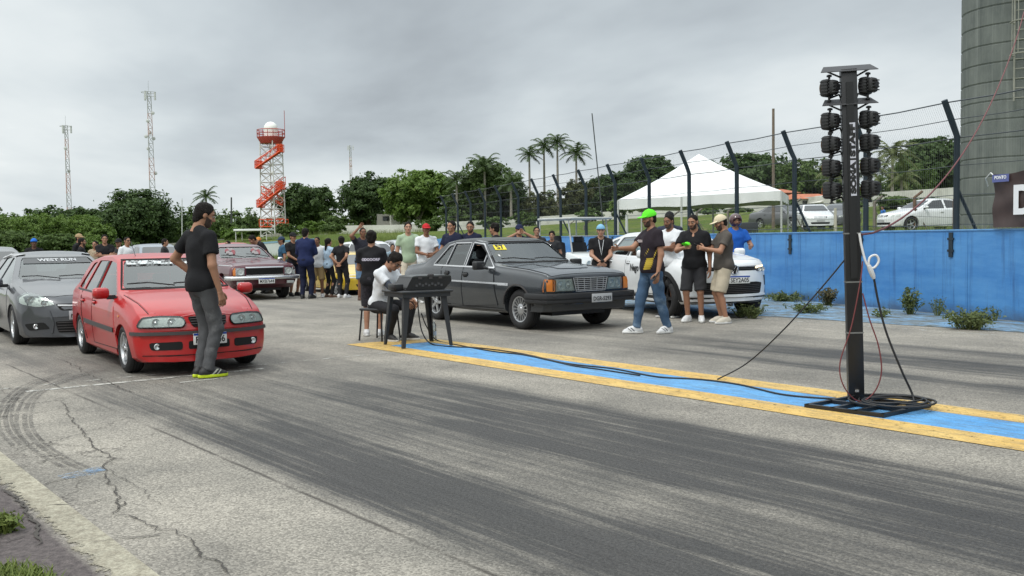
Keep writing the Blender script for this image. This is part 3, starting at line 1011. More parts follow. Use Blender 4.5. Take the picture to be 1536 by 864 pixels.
 def wheels(s, w=.185, rim=.19, style='star5', steer=0., rm=None, skip=(), rim_rear=None):
  S_ = s.S
  r = S_['wheel_r']
  rm = rm or ALLOY
  for fx in (S_['wb'] / 2, -S_['wb'] / 2):
   for sg in (1, -1):
    e = Vector((fx, sg * (S_['track'] / 2), r))
    m = MB()
    prof = [(rim - .012, -w / 2 + .012), (rim, -w / 2), (rim + .018, -w / 2 - .004), (r - .06, -w / 2 - .012), (r - .022, -w / 2 + .002), (r - .006, -w / 2 + .022), (r, -w / 2 + .05),
      (r, w / 2 - .05), (r - .006, w / 2 - .022), (r - .022, w / 2 - .002), (r - .06, w / 2 + .012), (rim + .018, w / 2 + .004), (rim, w / 2), (rim - .012, w / 2 - .012)]
    m.lathe(prof, 40, 'y', cap=False)
    for yy in (-.035, 0, .035):                 # tread grooves
     m.lathe([(r + .0015, yy - .006), (r + .0015, yy + .006)], 40, 'y', cap=False, mi=1)
    o = m.build('wheel', [RUBBER, SEAM], s.root, 35)
    o.location = e
    if fx > 0: o.rotation_euler = (0, 0, steer)
    st = style if fx > 0 or rim_rear is None else rim_rear
    q = MB(); face = sg * (w / 2 - .012)
    q.lathe([(rim - .012, -sg * w * .4), (rim - .014, face - sg * .02), (rim - .004, face + sg * .008), (rim - .020, face + sg * .004), (rim - .030, face - sg * .03), (rim - .034, face - sg * .05)], 36, 'y', cap=False)
    q.lathe([(rim - .03, face - sg * .055), (.001, face - sg * .055)], 36, 'y', mi=1, cap=False)
    if st == 'steel':
     q.lathe([(rim - .03, face - sg * .03), (rim * .7, face - sg * .005), (rim * .45, face - sg * .02), (.06, face - sg * .005), (.001, face - sg * .004)], 30, 'y', cap=False)
     for k in range(10):
      a = 2 * math.pi * k / 10
      q.box((math.cos(a) * rim * .7, face + sg * .0, math.sin(a) * rim * .7), (.03, .01, .03), mi=1)
    else:
     n, wd, tw = dict(star5=(5, .05, 0), star6=(6, .042, 0), mesh=(28, .008, .0), multi=(10, .026, 0), turbine=(16, .014, .0))[st]
     hub = rim * (.42 if st in ('mesh', 'turbine') else .30)
     for k in range(n):
      a = 2 * math.pi * k / n
      ca, sa = math.cos(a), math.sin(a)
      def at(rr, t, y): return (ca * rr - sa * t, face + sg * y, sa * rr + ca * t)
      r0, r1 = hub * .7, rim - .022
      w0, w1 = wd * (1.15 if st[:4] == 'star' else 1), wd * (.75 if st[:4] == 'star' else 1.2)
      vs = [at(r0, -w0 / 2, -.008), at(r0, w0 / 2, -.008), at(r1, w1 / 2, -.004), at(r1, -w1 / 2, -.004),
                              at(r0, -w0 / 2, -.04), at(r0, w0 / 2, -.04), at(r1, w1 / 2, -.035), at(r1, -w1 / 2, -.035)]
      q.add(vs, [(0, 1, 2, 3), (0, 3, 7, 4), (1, 5, 6, 2), (4, 7, 6, 5)])
     q.lathe([(hub, face - sg * .035), (hub, face - sg * .010), (hub * .8, face - sg * .002), (hub * .5, face), (hub * .45, face + sg * .006), (.001, face + sg * .008)], 24, 'y', cap=False)
     if st[:4] == 'star':
      for k in range(5):
       a = 2 * math.pi * (k + .5) / 5
       q.lathe([(.009, face + sg * .0), (.009, face + sg * .004), (.001, face + sg * .004)], 8, 'y', (math.cos(a) * hub * .75, 0, math.sin(a) * hub * .75), mi=1, cap=False)
    link('rim', q.mesh('rim'), [rm, DARKALLOY], o, 40)
 def fit(s, sx=1, sy=1, sz=1, drop=0):
  """real proportions of this very car, and how low it sits on its springs"""
  for o in [o for o in SC.objects if o.parent == s.root and not o.name.startswith('wheel')]: o.location.z -= drop
  s.root.scale = (sx, sy, sz)
 def under(s, z=.2, w=None):
  """floor pan, exhaust and axle seen below the sills"""
  S_ = s.S
  q = MB()
  q.box((0, 0, z + .05), (S_['wb'] + .9, S_['track'] - .38, .10))
  for x in (S_['wb'] / 2, -S_['wb'] / 2): q.tube([(x, -S_['track'] / 2, S_['wheel_r']), (x, S_['track'] / 2, S_['wheel_r'])], .05, 8)
  q.build('underbody', BLACKP, s.root)
 def mirrors(s, x, z, y, m, size=(.12, .20, .14), arm=True):
  for sg in (1, -1):
   q = MB()
   q.box((x, sg * (y + size[1] / 2 + .03), z), size, Matrix.Rotation(R(-8) * sg, 3, 'Z'), bev=.045)
   q.box((x + .01, sg * (y + .01), z - .05), (.06, .10, .05), mi=1)
   q.build('side_mirror', [m, BLACKP], s.root, 60)
 def plate(s, c, txt, style='new', x=None, tilt=0, sub=None):
  """number plate 0.40 x 0.13 on the nose at (y,z)"""
  loc, n = s.proj(c, 'F')
  X = (x if x is not None else loc.x) + .012
  q = MB(); q.box((X, c[0], c[1]), (.012, .40, .13), bev=.004)
  p = q.build('number_plate', PLATEW if style == 'new' else PLATEG, s.root)
  if style == 'new':
   b = MB(); b.box((X + .0062, c[0], c[1] + .052), (.002, .396, .024), mi=0)
   b.build('plate_band', PLATEB, p)
  me = text_mesh(txt, .105 if style == 'new' else .085, .002)
  xs = [v.co.x for v in me.vertices]
  kx = .35 / max(max(xs) - min(xs), .01)
  for v in me.vertices: v.co = Vector((X + .0078, c[0] + v.co.x * kx, c[1] - (.012 if style == 'new' else .012) + v.co.y))
  me.update()
  link('plate_lettering', me, INK, p)
  if sub:
   me = text_mesh(sub, .022, .001)
   for v in me.vertices: v.co = Vector((X + .0078, c[0] + v.co.x * 1.3, c[1] + .048 + v.co.y))
   link('plate_town', me, INK, p)
  return p
 def wiper(s, pts, parent=None):
  q = MB()
  P = [s.proj(p, 'F')[0] + s.proj(p, 'F')[1] * .025 for p in pts]
  q.tube(P, .009, 5)
  q.build('wiper', BLACKP, s.root)
 def handle(s, c, view, m, w=.15, h=.035):
  q = MB()
  loc, n = s.proj(c, view)
  q.box(loc + n * .014, (w, .03, h), bev=.012)
  q.box(loc + n * .004, (w * .8, .012, h * 1.6), mi=1)
  return q.build('door_handle', [m, SEAM], s.root, 60)
def shifted(tab, dx=0, dz=0): return [(x + dx, z + dz) for x, z in tab]
def place(FRpx, heading, track, wb, wheel_w=.185):
 """root position from the pixel where the right front tyre touches the ground"""
 g = G(*FRpx)
 h = Vector((math.sin(heading), math.cos(heading), 0)); l = Vector((-h.y, h.x, 0))
 c = g + l * (track / 2 + wheel_w * .3)
 return c - h * (wb / 2)
# ------------------------------------------------------------------ the red hatchback in the near lane
def torn_film():
 b = NB('torn white film'); b.color(b.mix(b.noise(b.obj, 30, 5), (.5, .55, .55), (.78, .8, .8))); b.worn(b.rng(b.noise(b.mapping(b.obj, sc=(1, 1, 2)), 16, 8, .75), .45, .52, .12, 1.))
 return b.m
def side_of(a): return 1 if sum(v.co.y for v in a.data.vertices) > 0 else -1
def red_hatch():
 P = paint('red', (.40, .008, .009), .32, .45)
 wb, tr = 2.42, 1.41
 sp = dict(paint=P, wb=wb, track=tr, wheel_r=.285, wr=.56, zr=1.415, round=.06, crown=.05,
              top=[(1.995, .575), (1.975, .63), (1.955, .66), (1.88, .755), (1.55, .87), (1.05, .955), (.86, .985), (.12, 1.365), (-.25, 1.412), (-.75, 1.405), (-1.30, 1.34), (-1.66, .985), (-1.76, .93), (-1.84, .62)],
              belt=[(2.1, .53), (1.97, .60), (1.86, .72), (1.3, .855), (.8, .90), (-.6, .935), (-1.9, .95)],
              wid=[(2.1, .70), (1.99, .76), (1.93, .795), (1.75, .815), (1.3, .825), (0, .825), (-1.2, .82), (-1.7, .78), (-1.9, .74)],
              bot=[(2.1, .235), (1.9, .22), (1.3, .20), (-1.2, .20), (-1.9, .28)],
              bow=[(2.2, .30), (1.5, .16), (.9, .13), (.1, .06), (-.2, 0), (-1.2, .03), (-2, .08)])
 c = Car('red_hatchback', 'red five door hatchback with torn white windscreen strip waiting at the start line', place((181, 560), R(146), tr, wb), R(146), sp)
 s1 = rnd([(.74, .935), (.10, 1.315), (-.26, 1.345), (-.26, .945)], .035)
 s2 = rnd([(-.36, .948), (-.36, 1.345), (-.85, 1.338), (-.99, .955)], .035)
 s3 = rnd([(-1.08, .962), (-.95, 1.325), (-1.14, 1.30), (-1.40, .975)], .03)
 ws = rnd([(-.66, 1.02), (-.50, 1.34), (.50, 1.34), (.66, 1.02)], .04)
 rw = rnd([(-.58, 1.03), (-.48, 1.31), (.48, 1.31), (.58, 1.03)], .05)
 c.body([s1, s2, s3], ws, rw, .335, (.80, -1.52, .5))
 c.wheels(.185, .195, 'star6')
 c.under(.2)
 c.seats(.1, -.85, .46); c.dash(.55, .85, 1.2)
 for v in 'LR':
  d = c.patch('door', rnd([(.98, .32), (.80, .90), (-.30, .925), (-.30, .30)], .03), v, P, off=.005, th=.02, cell=.12)
  c.strip('door_gap', [(.985, .36), (.97, .32), (-.30, .30), (-.305, .92)], v, .008, SEAM, off=.0065, parent=d)
  d2 = c.patch('door', rnd([(-.325, .30), (-.325, .925), (-1.02, .945), (-.93, .62), (-.80, .45), (-.75, .30)], .03), v, P, off=.005, th=.02, cell=.12)
  c.strip('door_gap', [(-1.04, .94), (-.94, .62), (-.81, .45), (-.75, .31)], v, .008, SEAM, off=.0065, parent=d2)
  for dd, x in ((d, -.18), (d2, -.86)): 
   h_ = c.handle((x, .815), v, P); h_.parent = dd
  c.strip('rubbing_strip', [(.86, .535), (-.78, .555)], v, .055, TRIMGREY, off=.014, th=.02)
  c.strip('window_trim', [(.80, .915), (-1.42, .955)], v, .022, BLACKP, off=.006)
  c.patch('door_pillar', [(-.27, .945), (-.27, 1.34), (-.35, 1.34), (-.35, .945)], v, BLACKP, off=.004, th=.01, cell=.2)
  c.patch('indicator', rnd([(1.12, .70), (1.12, .725), (1.06, .725), (1.06, .70)], .01), v, AMBER, off=.006)
 for a in c.fpatch2('headlight', rnd([(-.765, .612), (-.71, .715), (-.52, .73), (-.29, .718), (-.265, .66), (-.30, .612)], .035, 4), LAMP, off=.011, th=.04, cell=.05):
  sg = side_of(a)
  for y, r_ in ((.42, .05), (.58, .048)):
   loc, n = c.proj((sg * y, .668), 'F')
   q = MB(); q.lathe([(r_, .012), (r_ * .92, .004), (r_ * .5, -.0), (.018, .012), (.001, .02)], 24, 'x', loc + Vector((.012, 0, 0)), cap=False)
   q.build('headlight_bowl', LAMPG, a)
  c.patch('headlight_lens', rnd([(sg * .765, .612), (sg * .71, .715), (sg * .52, .73), (sg * .29, .718), (sg * .265, .66), (sg * .30, .612)], .035, 4), 'F', LENS, off=.030, th=0, cell=.05, parent=a)
  c.strip('headlight_rim', rnd([(sg * .765, .612), (sg * .71, .715), (sg * .52, .73), (sg * .29, .718), (sg * .265, .66), (sg * .30, .612)], .035, 4), 'F', .014, SEAM, off=.018, parent=a, closed=True)
 g = c.patch('grille', rnd([(-.235, .72), (.235, .72), (.19, .61), (-.19, .61)], .03), 'F', SEAM, off=.014, cell=.08)
 for z in (.64, .665, .69, .713): c.strip('grille_bar', [(-.21, z), (.21, z)], 'F', .008, TRIMGREY, off=.022, parent=g)
 c.patch('bonnet', rnd([(1.83, .60), (1.89, .3), (1.90, 0), (1.89, -.3), (1.83, -.60), (1.35, -.67), (1.0, -.70), (.93, -.4), (.915, 0), (.93, .4), (1.0, .70), (1.35, .67)], .04), 'T', P, off=.006, th=.015, cell=.1)
 for e in (1, -1): c.strip('bonnet_gap', [(1.86, e * .61), (1.35, e * .685), (.96, e * .715)], 'T', .009, SEAM, off=.003)
 c.strip('bumper_strip', [(-.80, .545), (-.5, .548), (0, .55), (.5, .548), (.80, .545)], 'F', .038, TRIMGREY, off=.022, th=.03)
 for v in 'LR': c.strip('bumper_strip', [(1.90, .545), (1.60, .545)], v, .038, TRIMGREY, off=.018, th=.03)
 c.patch('intake', rnd([(-.245, .455), (.245, .455), (.245, .365), (-.245, .365)], .02), 'F', SEAM, off=.004)
 for a in c.fpatch2('fog_light_recess', rnd([(-.66, .445), (-.31, .455), (-.31, .36), (-.64, .36)], .03), SEAM, off=.004):
  sg = side_of(a)
  loc, n = c.proj((sg * .58, .402), 'F')
  MB().lathe([(.036, .012), (.03, .016), (.001, .006)], 18, 'x', loc, cap=False).build('fog_light', LAMPG, a)
 c.patch('front_spoiler', [(-.72, .305), (.72, .305), (.72, .222), (-.72, .222)], 'F', BLACKP, off=.012, th=.03)
 c.plate((.0, .475), 'RBA4A46', 'new')
 c.mirrors(.70, .97, .80, P, (.13, .20, .135))
 st = c.patch('windscreen_strip', [(-.50, 1.295), (-.475, 1.34), (.475, 1.34), (.50, 1.295)], 'F', torn_film(), off=.004, th=0, cell=.05)
 MB().tube([(-.05, -.30, 1.40), (-.25, -.30, 1.58)], .004, 5).build('aerial', BLACKP, c.root)
 c.wiper([(.55, 1.02), (.25, 1.055), (-.05, 1.045)]); c.wiper([(-.05, 1.02), (-.35, 1.06), (-.60, 1.05)])
 c.strip('windscreen_seal', [(-.685, 1.01), (-.52, 1.352), (.52, 1.352), (.685, 1.01)], 'F', .022, SEAM, off=.004, closed=True)
 c.fit(.98, .895, .945, .06)
 return c
def grey_hatch():
 P = paint('graphite', (.062, .066, .074), .30, .8, .3)
 wb, tr = 2.60, 1.50
 sp = dict(paint=P, wb=wb, track=tr, wheel_r=.315, wr=.57, zr=1.46, round=.10, crown=.06,
              top=[(2.20, .50), (2.18, .60), (2.12, .70), (2.02, .80), (1.5, .93), (1.15, .985), (.98, 1.02), (.1, 1.40), (-.3, 1.46), (-.9, 1.44), (-1.5, 1.34), (-1.85, 1.05), (-1.98, .95), (-2.02, .6)],
              belt=[(2.2, .49), (2.05, .70), (1.7, .86), (1.2, .92), (.8, .95), (-.6, .98), (-2, 1.03)],
              wid=[(2.3, .62), (2.19, .70), (2.10, .78), (1.9, .84), (1.4, .872), (0, .875), (-1.3, .87), (-1.8, .82), (-2.1, .76)],
              bot=[(2.2, .20), (1.9, .18), (1.3, .18), (-1.2, .18), (-2.1, .28)],
              bow=[(2.3, .36), (1.7, .24), (1.0, .18), (.1, .08), (-.2, 0), (-1.2, .03), (-2, .10)])
 c = Car('grey_hatchback', 'graphite grey hatchback with white lettering on top of its windscreen beside the red car', place((18, 517), R(146), tr, wb), R(146), sp)
 s1 = rnd([(.80, .98), (.12, 1.35), (-.28, 1.39), (-.28, .99)], .04)
 s2 = rnd([(-.38, .995), (-.38, 1.39), (-.95, 1.375), (-1.15, 1.02)], .04)
 ws = rnd([(-.68, 1.05), (-.52, 1.38), (.52, 1.38), (.68, 1.05)], .04)
 rw = rnd([(-.56, 1.10), (-.48, 1.33), (.48, 1.33), (.56, 1.10)], .05)
 c.body([s1, s2], ws, rw, .36, (.9, -1.6, .5))
 c.wheels(.205, .215, 'multi'); c.under(.2); c.seats(.1, -.85, .48); c.dash(.6, .90, 1.25)
 for a in c.fpatch2('headlight', rnd([(-.80, .705), (-.79, .80), (-.70, .845), (-.50, .80), (-.36, .69), (-.60, .655)], .04, 4), LAMP, off=.003, th=.03, cell=.05):
  sg = side_of(a)
  for y, z, r_ in ((.66, .745, .066), (.50, .715, .052)):
   loc, n = c.proj((sg * y, z), 'F')
   q = MB(); q.lathe([(r_, .03), (r_ * .9, .02), (r_ * .5, .012), (.02, .03), (.001, .034)], 24, 'x', loc, cap=False)
   q.build('headlight_bowl', LAMPG, a)
  c.patch('headlight_lens', rnd([(sg * .80, .705), (sg * .79, .80), (sg * .70, .845), (sg * .50, .80), (sg * .36, .69), (sg * .60, .655)], .04, 4), 'F', LENS, off=.04, th=0, cell=.05, parent=a)
 g = c.patch('grille', rnd([(-.36, .70), (.36, .70), (.30, .60), (-.30, .60)], .03), 'F', SEAM, off=.004)
 c.strip('grille_bar', [(-.33, .675), (0, .66), (.33, .675)], 'F', .022, GRILLE, off=.016, parent=g)
 g = c.patch('intake', rnd([(-.38, .44), (.38, .44), (.34, .27), (-.34, .27)], .03), 'F', SEAM, off=.004)
 for z in (.30, .34, .38, .42): c.strip('grille_bar', [(-.35, z), (.35, z)], 'F', .010, TRIMGREY, off=.012, parent=g)
 for a in c.fpatch2('fog_light_recess', rnd([(-.76, .40), (-.52, .43), (-.44, .33), (-.70, .30)], .03), SEAM, off=.004):
  sg = side_of(a)
  loc, n = c.proj((sg * .62, .365), 'F')
  MB().lathe([(.04, .02), (.034, .026), (.001, .012)], 18, 'x', loc, cap=False).build('fog_light', LAMPG, a)
 for sg in (1, -1): c.strip('bumper_crease', [(sg * .45, .60), (sg * .40, .42), (sg * .42, .27)], 'F', .025, P, off=.016, th=.03)
 c.patch('bonnet', rnd([(1.80, .66), (1.98, .36), (2.02, 0), (1.98, -.36), (1.80, -.66), (1.2, -.74), (1.02, -.4), (1.0, 0), (1.02, .4), (1.2, .74)], .05), 'T', P, off=.006, th=.015, cell=.1)
 for v in 'LR':
  d = c.patch('door', rnd([(1.0, .32), (.85, .94), (-.32, .975), (-.32, .30)], .03), v, P, off=.005, th=.02, cell=.12)
  c.handle((-.2, .86), v, P).parent = d
  d = c.patch('door', rnd([(-.345, .30), (-.345, .975), (-1.15, 1.0), (-1.0, .62), (-.84, .30)], .03), v, P, off=.005, th=.02, cell=.12)
  c.handle((-.95, .88), v, P).parent = d
  c.strip('roof_rail', [(.0, 1.41), (-.6, 1.425), (-1.3, 1.36)], v, .02, CHROME, off=.02, th=.03)
 c.plate((.0, .53), 'NXU2H17', 'grey')
 c.mirrors(.72, 1.0, .86, P, (.13, .20, .15))
 c.text('WEST RUN', 'F', (0, 1.335), .075, mat('faded lettering', (.5, .51, .52), .6), c.wso, 'windscreen_lettering', off=.003, sx=1.6, squash=.8)
 c.patch('windscreen_strip', [(-.53, 1.29), (-.50, 1.375), (.50, 1.375), (.53, 1.29)], 'F', mat('dark film', (.03, .032, .035), .3), off=-.004, th=0, cell=.1)
 c.wiper([(.6, 1.03), (.2, 1.075), (-.1, 1.06)]); c.wiper([(-.1, 1.03), (-.4, 1.075), (-.62, 1.07)])
 c.fit(.97, .92, .925, .06)
 return c
def dark_saloon():
 P = paint('charcoal', (.028, .033, .039), .26, .8, .2)
 wb, tr = 2.56, 1.43
 sp = dict(paint=P, wb=wb, track=tr, wheel_r=.315, wr=.625, zr=1.425, round=.05, crown=.045, bulge=.02,
              top=[(2.02, .80), (2.00, .845), (1.9, .875), (1.5, .93), (.80, .985), (.68, 1.0), (.10, 1.365), (-.22, 1.415), (-.80, 1.41), (-1.10, 1.36), (-1.62, 1.01), (-2.25, .955), (-2.36, .92), (-2.40, .55)],
              belt=[(2.05, .79), (1.9, .835), (1.3, .885), (.6, .925), (-.9, .935), (-1.5, .94), (-2.4, .86)],
              wid=[(2.05, .80), (1.95, .835), (1.5, .855), (.8, .872), (0, .875), (-1.4, .865), (-2.1, .82), (-2.4, .78)],
              bot=[(2.05, .42), (1.85, .30), (1.5, .24), (0, .225), (-1.2, .24), (-2.0, .32), (-2.4, .42)],
              bow=[(2.1, .06), (1.5, .05), (.8, .13), (0, .08), (-.2, 0), (-1, .02), (-1.5, .1), (-2.4, .06)])
 H_ = R(145)
 c = Car('grey_saloon', 'charcoal classic four door saloon with yellow number sheet on its windscreen', place((783, 494), H_, tr, wb), H_, sp)
 s0 = rnd([(.52, .965), (.28, 1.12), (.28, .965)], .01)
 s1 = rnd([(.235, .965), (.235, 1.17), (.06, 1.31), (-.24, 1.335), (-.24, .965)], .025)
 s2 = rnd([(-.32, .965), (-.32, 1.335), (-.80, 1.33), (-.87, .97)], .025)
 s3 = rnd([(-.94, .975), (-.87, 1.305), (-.99, 1.285), (-1.26, 1.0)], .02)
 ws = rnd([(-.735, 1.04), (-.61, 1.345), (.61, 1.345), (.735, 1.04)], .05)
 rw = rnd([(-.62, 1.05), (-.50, 1.30), (.50, 1.30), (.62, 1.05)], .05)
 c.body([s0, s1, s2, s3], ws, rw, .355, (.58, -1.42, .5), open_side=(('R', 1),))
 c.wheels(.20, .205, 'turbine', rim_rear='star5'); c.under(.22); c.seats(-.05, -.85, .48); c.dash(.40, .86, 1.3)
 for v in 'LR':
  fr = c.strip('window_trim', [(.60, .945), (-1.30, .965)], v, .022, CHROME, off=.008)
  c.strip('window_frame', [(.255, .955), (.255, 1.135)], v, .014, CHROME, off=.006, parent=fr)
  c.strip('window_frame', [(.58, .95), (.08, 1.325), (-.24, 1.355)], v, .014, CHROME, off=.006, parent=fr)
  c.strip('window_frame', [(-.25, .955), (-.25, 1.35)], v, .02, CHROME, off=.006, parent=fr)
  c.strip('window_frame', [(-.31, .955), (-.31, 1.35), (-.82, 1.345), (-.90, .965)], v, .014, CHROME, off=.006, parent=fr)
  c.strip('window_frame', [(-.85, 1.335), (-1.0, 1.305), (-1.31, .985)], v, .014, CHROME, off=.006, parent=fr)
  d = c.patch('door', rnd([(.74, .34), (.62, .925), (-.285, .945), (-.285, .30)], .03), v, P, off=.005, th=.02, cell=.12)
  c.strip('door_gap', [(.635, .93), (.75, .36), (-.285, .30), (-.285, .94)], v, .007, SEAM, off=.0065, parent=d)
  c.handle((-.18, .82), v, BLACKP, .13, .05).parent = d
  d = c.patch('door', rnd([(-.305, .30), (-.305, .945), (-1.0, .945), (-.93, .62), (-.80, .46), (-.78, .30)], .03), v, P, off=.005, th=.02, cell=.12)
  c.strip('door_gap', [(-1.0, .94), (-.94, .62), (-.81, .46)], v, .007, SEAM, off=.0065, parent=d)
  c.handle((-.78, .835), v, BLACKP, .13, .05).parent = d
  c.strip('chrome_moulding', [(1.0, .70), (-.80, .715)], v, .026, CHROME, off=.014, th=.02)
  c.patch('wing_badge', [(.78, .675), (.78, .715), (1.06, .715), (1.06, .675)], v, CHROME, off=.010, th=.012)
  a = [(1.28 + .375 * math.cos(t), .325 + .375 * math.sin(t)) for t in np.linspace(.15, math.pi - .15, 16)]
  c.strip('arch_moulding', a, v, .02, TRIMGREY, off=.014, th=.02)
  c.strip('sill_trim', [(.90, .29), (-.92, .30)], v, .05, BLACKP, off=.006)
 c.patch('vinyl_roof', rnd([(.02, .57), (.02, -.57), (-.30, -.61), (-1.0, -.60), (-1.12, -.55), (-1.12, .55), (-1.0, .60), (-.30, .61)], .05), 'T', mat('vinyl', (.075, .08, .078), .6, var=.1, vs=12, bump=.3, bs=200), off=.004, th=.006, cell=.1)
 c.patch('bonnet', rnd([(1.96, .72), (1.97, .3), (1.975, 0), (1.97, -.3), (1.96, -.72), (.88, -.74), (.80, -.3), (.78, 0), (.80, .3), (.88, .74)], .03), 'T', P, off=.007, th=.02, cell=.09)
 for e in (1, -1): c.strip('bonnet_gap', [(1.94, e * .73), (1.3, e * .75), (.86, e * .755)], 'T', .009, SEAM, off=.003)
 c.patch('bonnet_scoop', rnd([(1.62, .30), (1.66, 0), (1.62, -.30), (1.05, -.34), (1.0, 0), (1.05, .34)], .05), 'T', P, off=.014, th=.012, cell=.08)
 g = c.patch('grille', rnd([(-.33, .795), (.33, .795), (.28, .605), (-.28, .605)], .015), 'F', SEAM, off=.006, cell=.1)
 for z in (.622, .652, .682, .712, .742, .772): c.strip('grille_bar', [(-.29 - (z - .6) * .2, z), (.29 + (z - .6) * .2, z)], 'F', .010, GRILLE, off=.018, parent=g)
 for y in (-.24, -.12, 0, .12, .24): c.strip('grille_bar', [(y, .61), (y * 1.08, .79)], 'F', .008, GRILLE, off=.017, parent=g)
 c.strip('grille_surround', [(-.335, .80), (.335, .80), (.285, .60), (-.285, .60)], 'F', .012, GRILLE, off=.02, closed=True, parent=g)
 for a in c.fpatch2('headlight', rnd([(-.665, .795), (-.35, .795), (-.30, .605), (-.665, .605)], .012), LAMP, off=.006, th=.03, cell=.06):
  sg = side_of(a)
  for y in (.56, .42):
   loc, n = c.proj((sg * y, .70), 'F')
   q = MB(); q.lathe([(.066, .012), (.06, .006), (.03, .008), (.001, .022)], 22, 'x', loc, cap=False)
   q.build('headlight_bowl', LAMPG, a)
  c.patch('headlight_lens', [(sg * .665, .795), (sg * .35, .795), (sg * .30, .605), (sg * .665, .605)], 'F', LENS, off=.022, th=0, cell=.1, parent=a)
  c.strip('headlight_rim', [(sg * .665, .795), (sg * .35, .795), (sg * .30, .605), (sg * .665, .605)], 'F', .010, SEAM, off=.024, parent=a, closed=True)
 c.fpatch2('indicator', rnd([(-.805, .785), (-.70, .79), (-.70, .61), (-.80, .61)], .012), AMBER, off=.010, th=.03, cell=.05)
 for v in 'LR': c.patch('indicator', rnd([(1.985, .785), (1.92, .79), (1.92, .605), (1.985, .605)], .01), v, AMBER, off=.008, th=.02, cell=.05)
 bp = [(1.55, -.90), (1.92, -.90), (2.045, -.86), (2.10, -.70), (2.125, -.35), (2.13, 0), (2.125, .35), (2.10, .70), (2.045, .86), (1.92, .90), (1.55, .90)]
 q = MB()
 prof = [(-.05, .42), (.0, .425), (.012, .44), (.012, .47), (.002, .478), (.002, .492), (.014, .50), (.014, .555), (.004, .575), (-.05, .58)]
 vs = []
 for i, p in enumerate(bp):
  a, b = Vector(bp[max(i - 1, 0)]), Vector(bp[min(i + 1, len(bp) - 1)])
  t = (b - a).normalized(); n = Vector((t.y, -t.x))
  vs.append([(p[0] + n.x * o, p[1] + n.y * o, z) for o, z in prof])
 k = len(prof)
 q.add([v for r_ in vs for v in r_], [(i * k + j, i * k + j + 1, (i + 1) * k + j + 1, (i + 1) * k + j) for i in range(len(bp) - 1) for j in range(k - 1)] + [tuple(range(k)), tuple((len(bp) - 1) * k + j for j in range(k))])
 bo = q.build('front_bumper', BLACKP, c.root, 30)
 q = MB(); q.tube([(2.135 - .03 * (y / .7) ** 2, y, .547) for y in np.linspace(-.78, .78, 13)], .006, 5)
 q.build('bumper_trim', TRIMGREY, bo)
 q = MB()
 vp = [(1.62, -.83), (1.90, -.82), (1.99, -.72), (2.03, 0), (1.99, .72), (1.90, .82), (1.62, .83)]
 for (a, b) in zip(vp[:-1], vp[1:]):
  q.quad((a[0], a[1], .43), (b[0], b[1], .43), (b[0] - .02, b[1], .31), (a[0] - .02, a[1], .31))
  q.quad((a[0] - .02, a[1], .31), (b[0] - .02, b[1], .31), (b[0] - .06, b[1], .295), (a[0] - .06, a[1], .295))
 q.build('front_valance', paint('dark valance', (.035, .037, .04), .5, .3), c.root, 40)
 c.plate((.12, .49), 'DGR-5293', 'grey', x=2.142)
 for v in 'LR': pass
 for sg in (1, -1):
  q = MB(); q.box((.42, sg * 1.0, .985), (.11, .20, .135), Matrix.Rotation(R(-10) * sg, 3, 'Z'), bev=.025)
  q.tube([(.47, sg * .85, .935), (.44, sg * .95, .96)], .025, 6)
  q.build('side_mirror', BLACKP, c.root, 50)
 y = c.patch('number_sheet', [(-.565, 1.235), (-.535, 1.315), (-.335, 1.315), (-.36, 1.235)], 'F', mat('yellow sheet', (.72, .58, .03), .6), off=-.006, th=0, cell=.1)
 c.text('57', 'F', (-.45, 1.275), .09, INK, y, 'sheet_lettering', off=-.003, sx=1.5)
 c.patch('inspection_sticker', [(-.60, 1.13), (-.595, 1.16), (-.57, 1.16), (-.575, 1.13)], 'F', PLATEW, off=-.006, th=0)
 q = MB(); q.add([(0.08, -.36, 1.28), (.02, -.33, 1.28), (.10, -.30, 1.12), (.0, -.42, 1.12)], [(0, 1, 3), (0, 1, 2), (0, 2, 3), (1, 2, 3)])
 q.build('yellow_pennant', mat('yellow pennant', (.45, .34, .04), .7), c.root)
 c.wiper([(.62, 1.04), (.25, 1.075), (-.02, 1.065)]); c.wiper([(-.05, 1.04), (-.4, 1.078), (-.62, 1.07)])
 c.strip('windscreen_seal', [(-.755, 1.025), (-.625, 1.362), (.625, 1.362), (.755, 1.025)], 'F', .02, SEAM, off=.004, closed=True)
 q = MB(); q.tube([(-2.1, .45, .26), (-2.5, .45, .26)], .03, 8); q.build('exhaust_pipe', DARKALLOY, c.root)
 return c
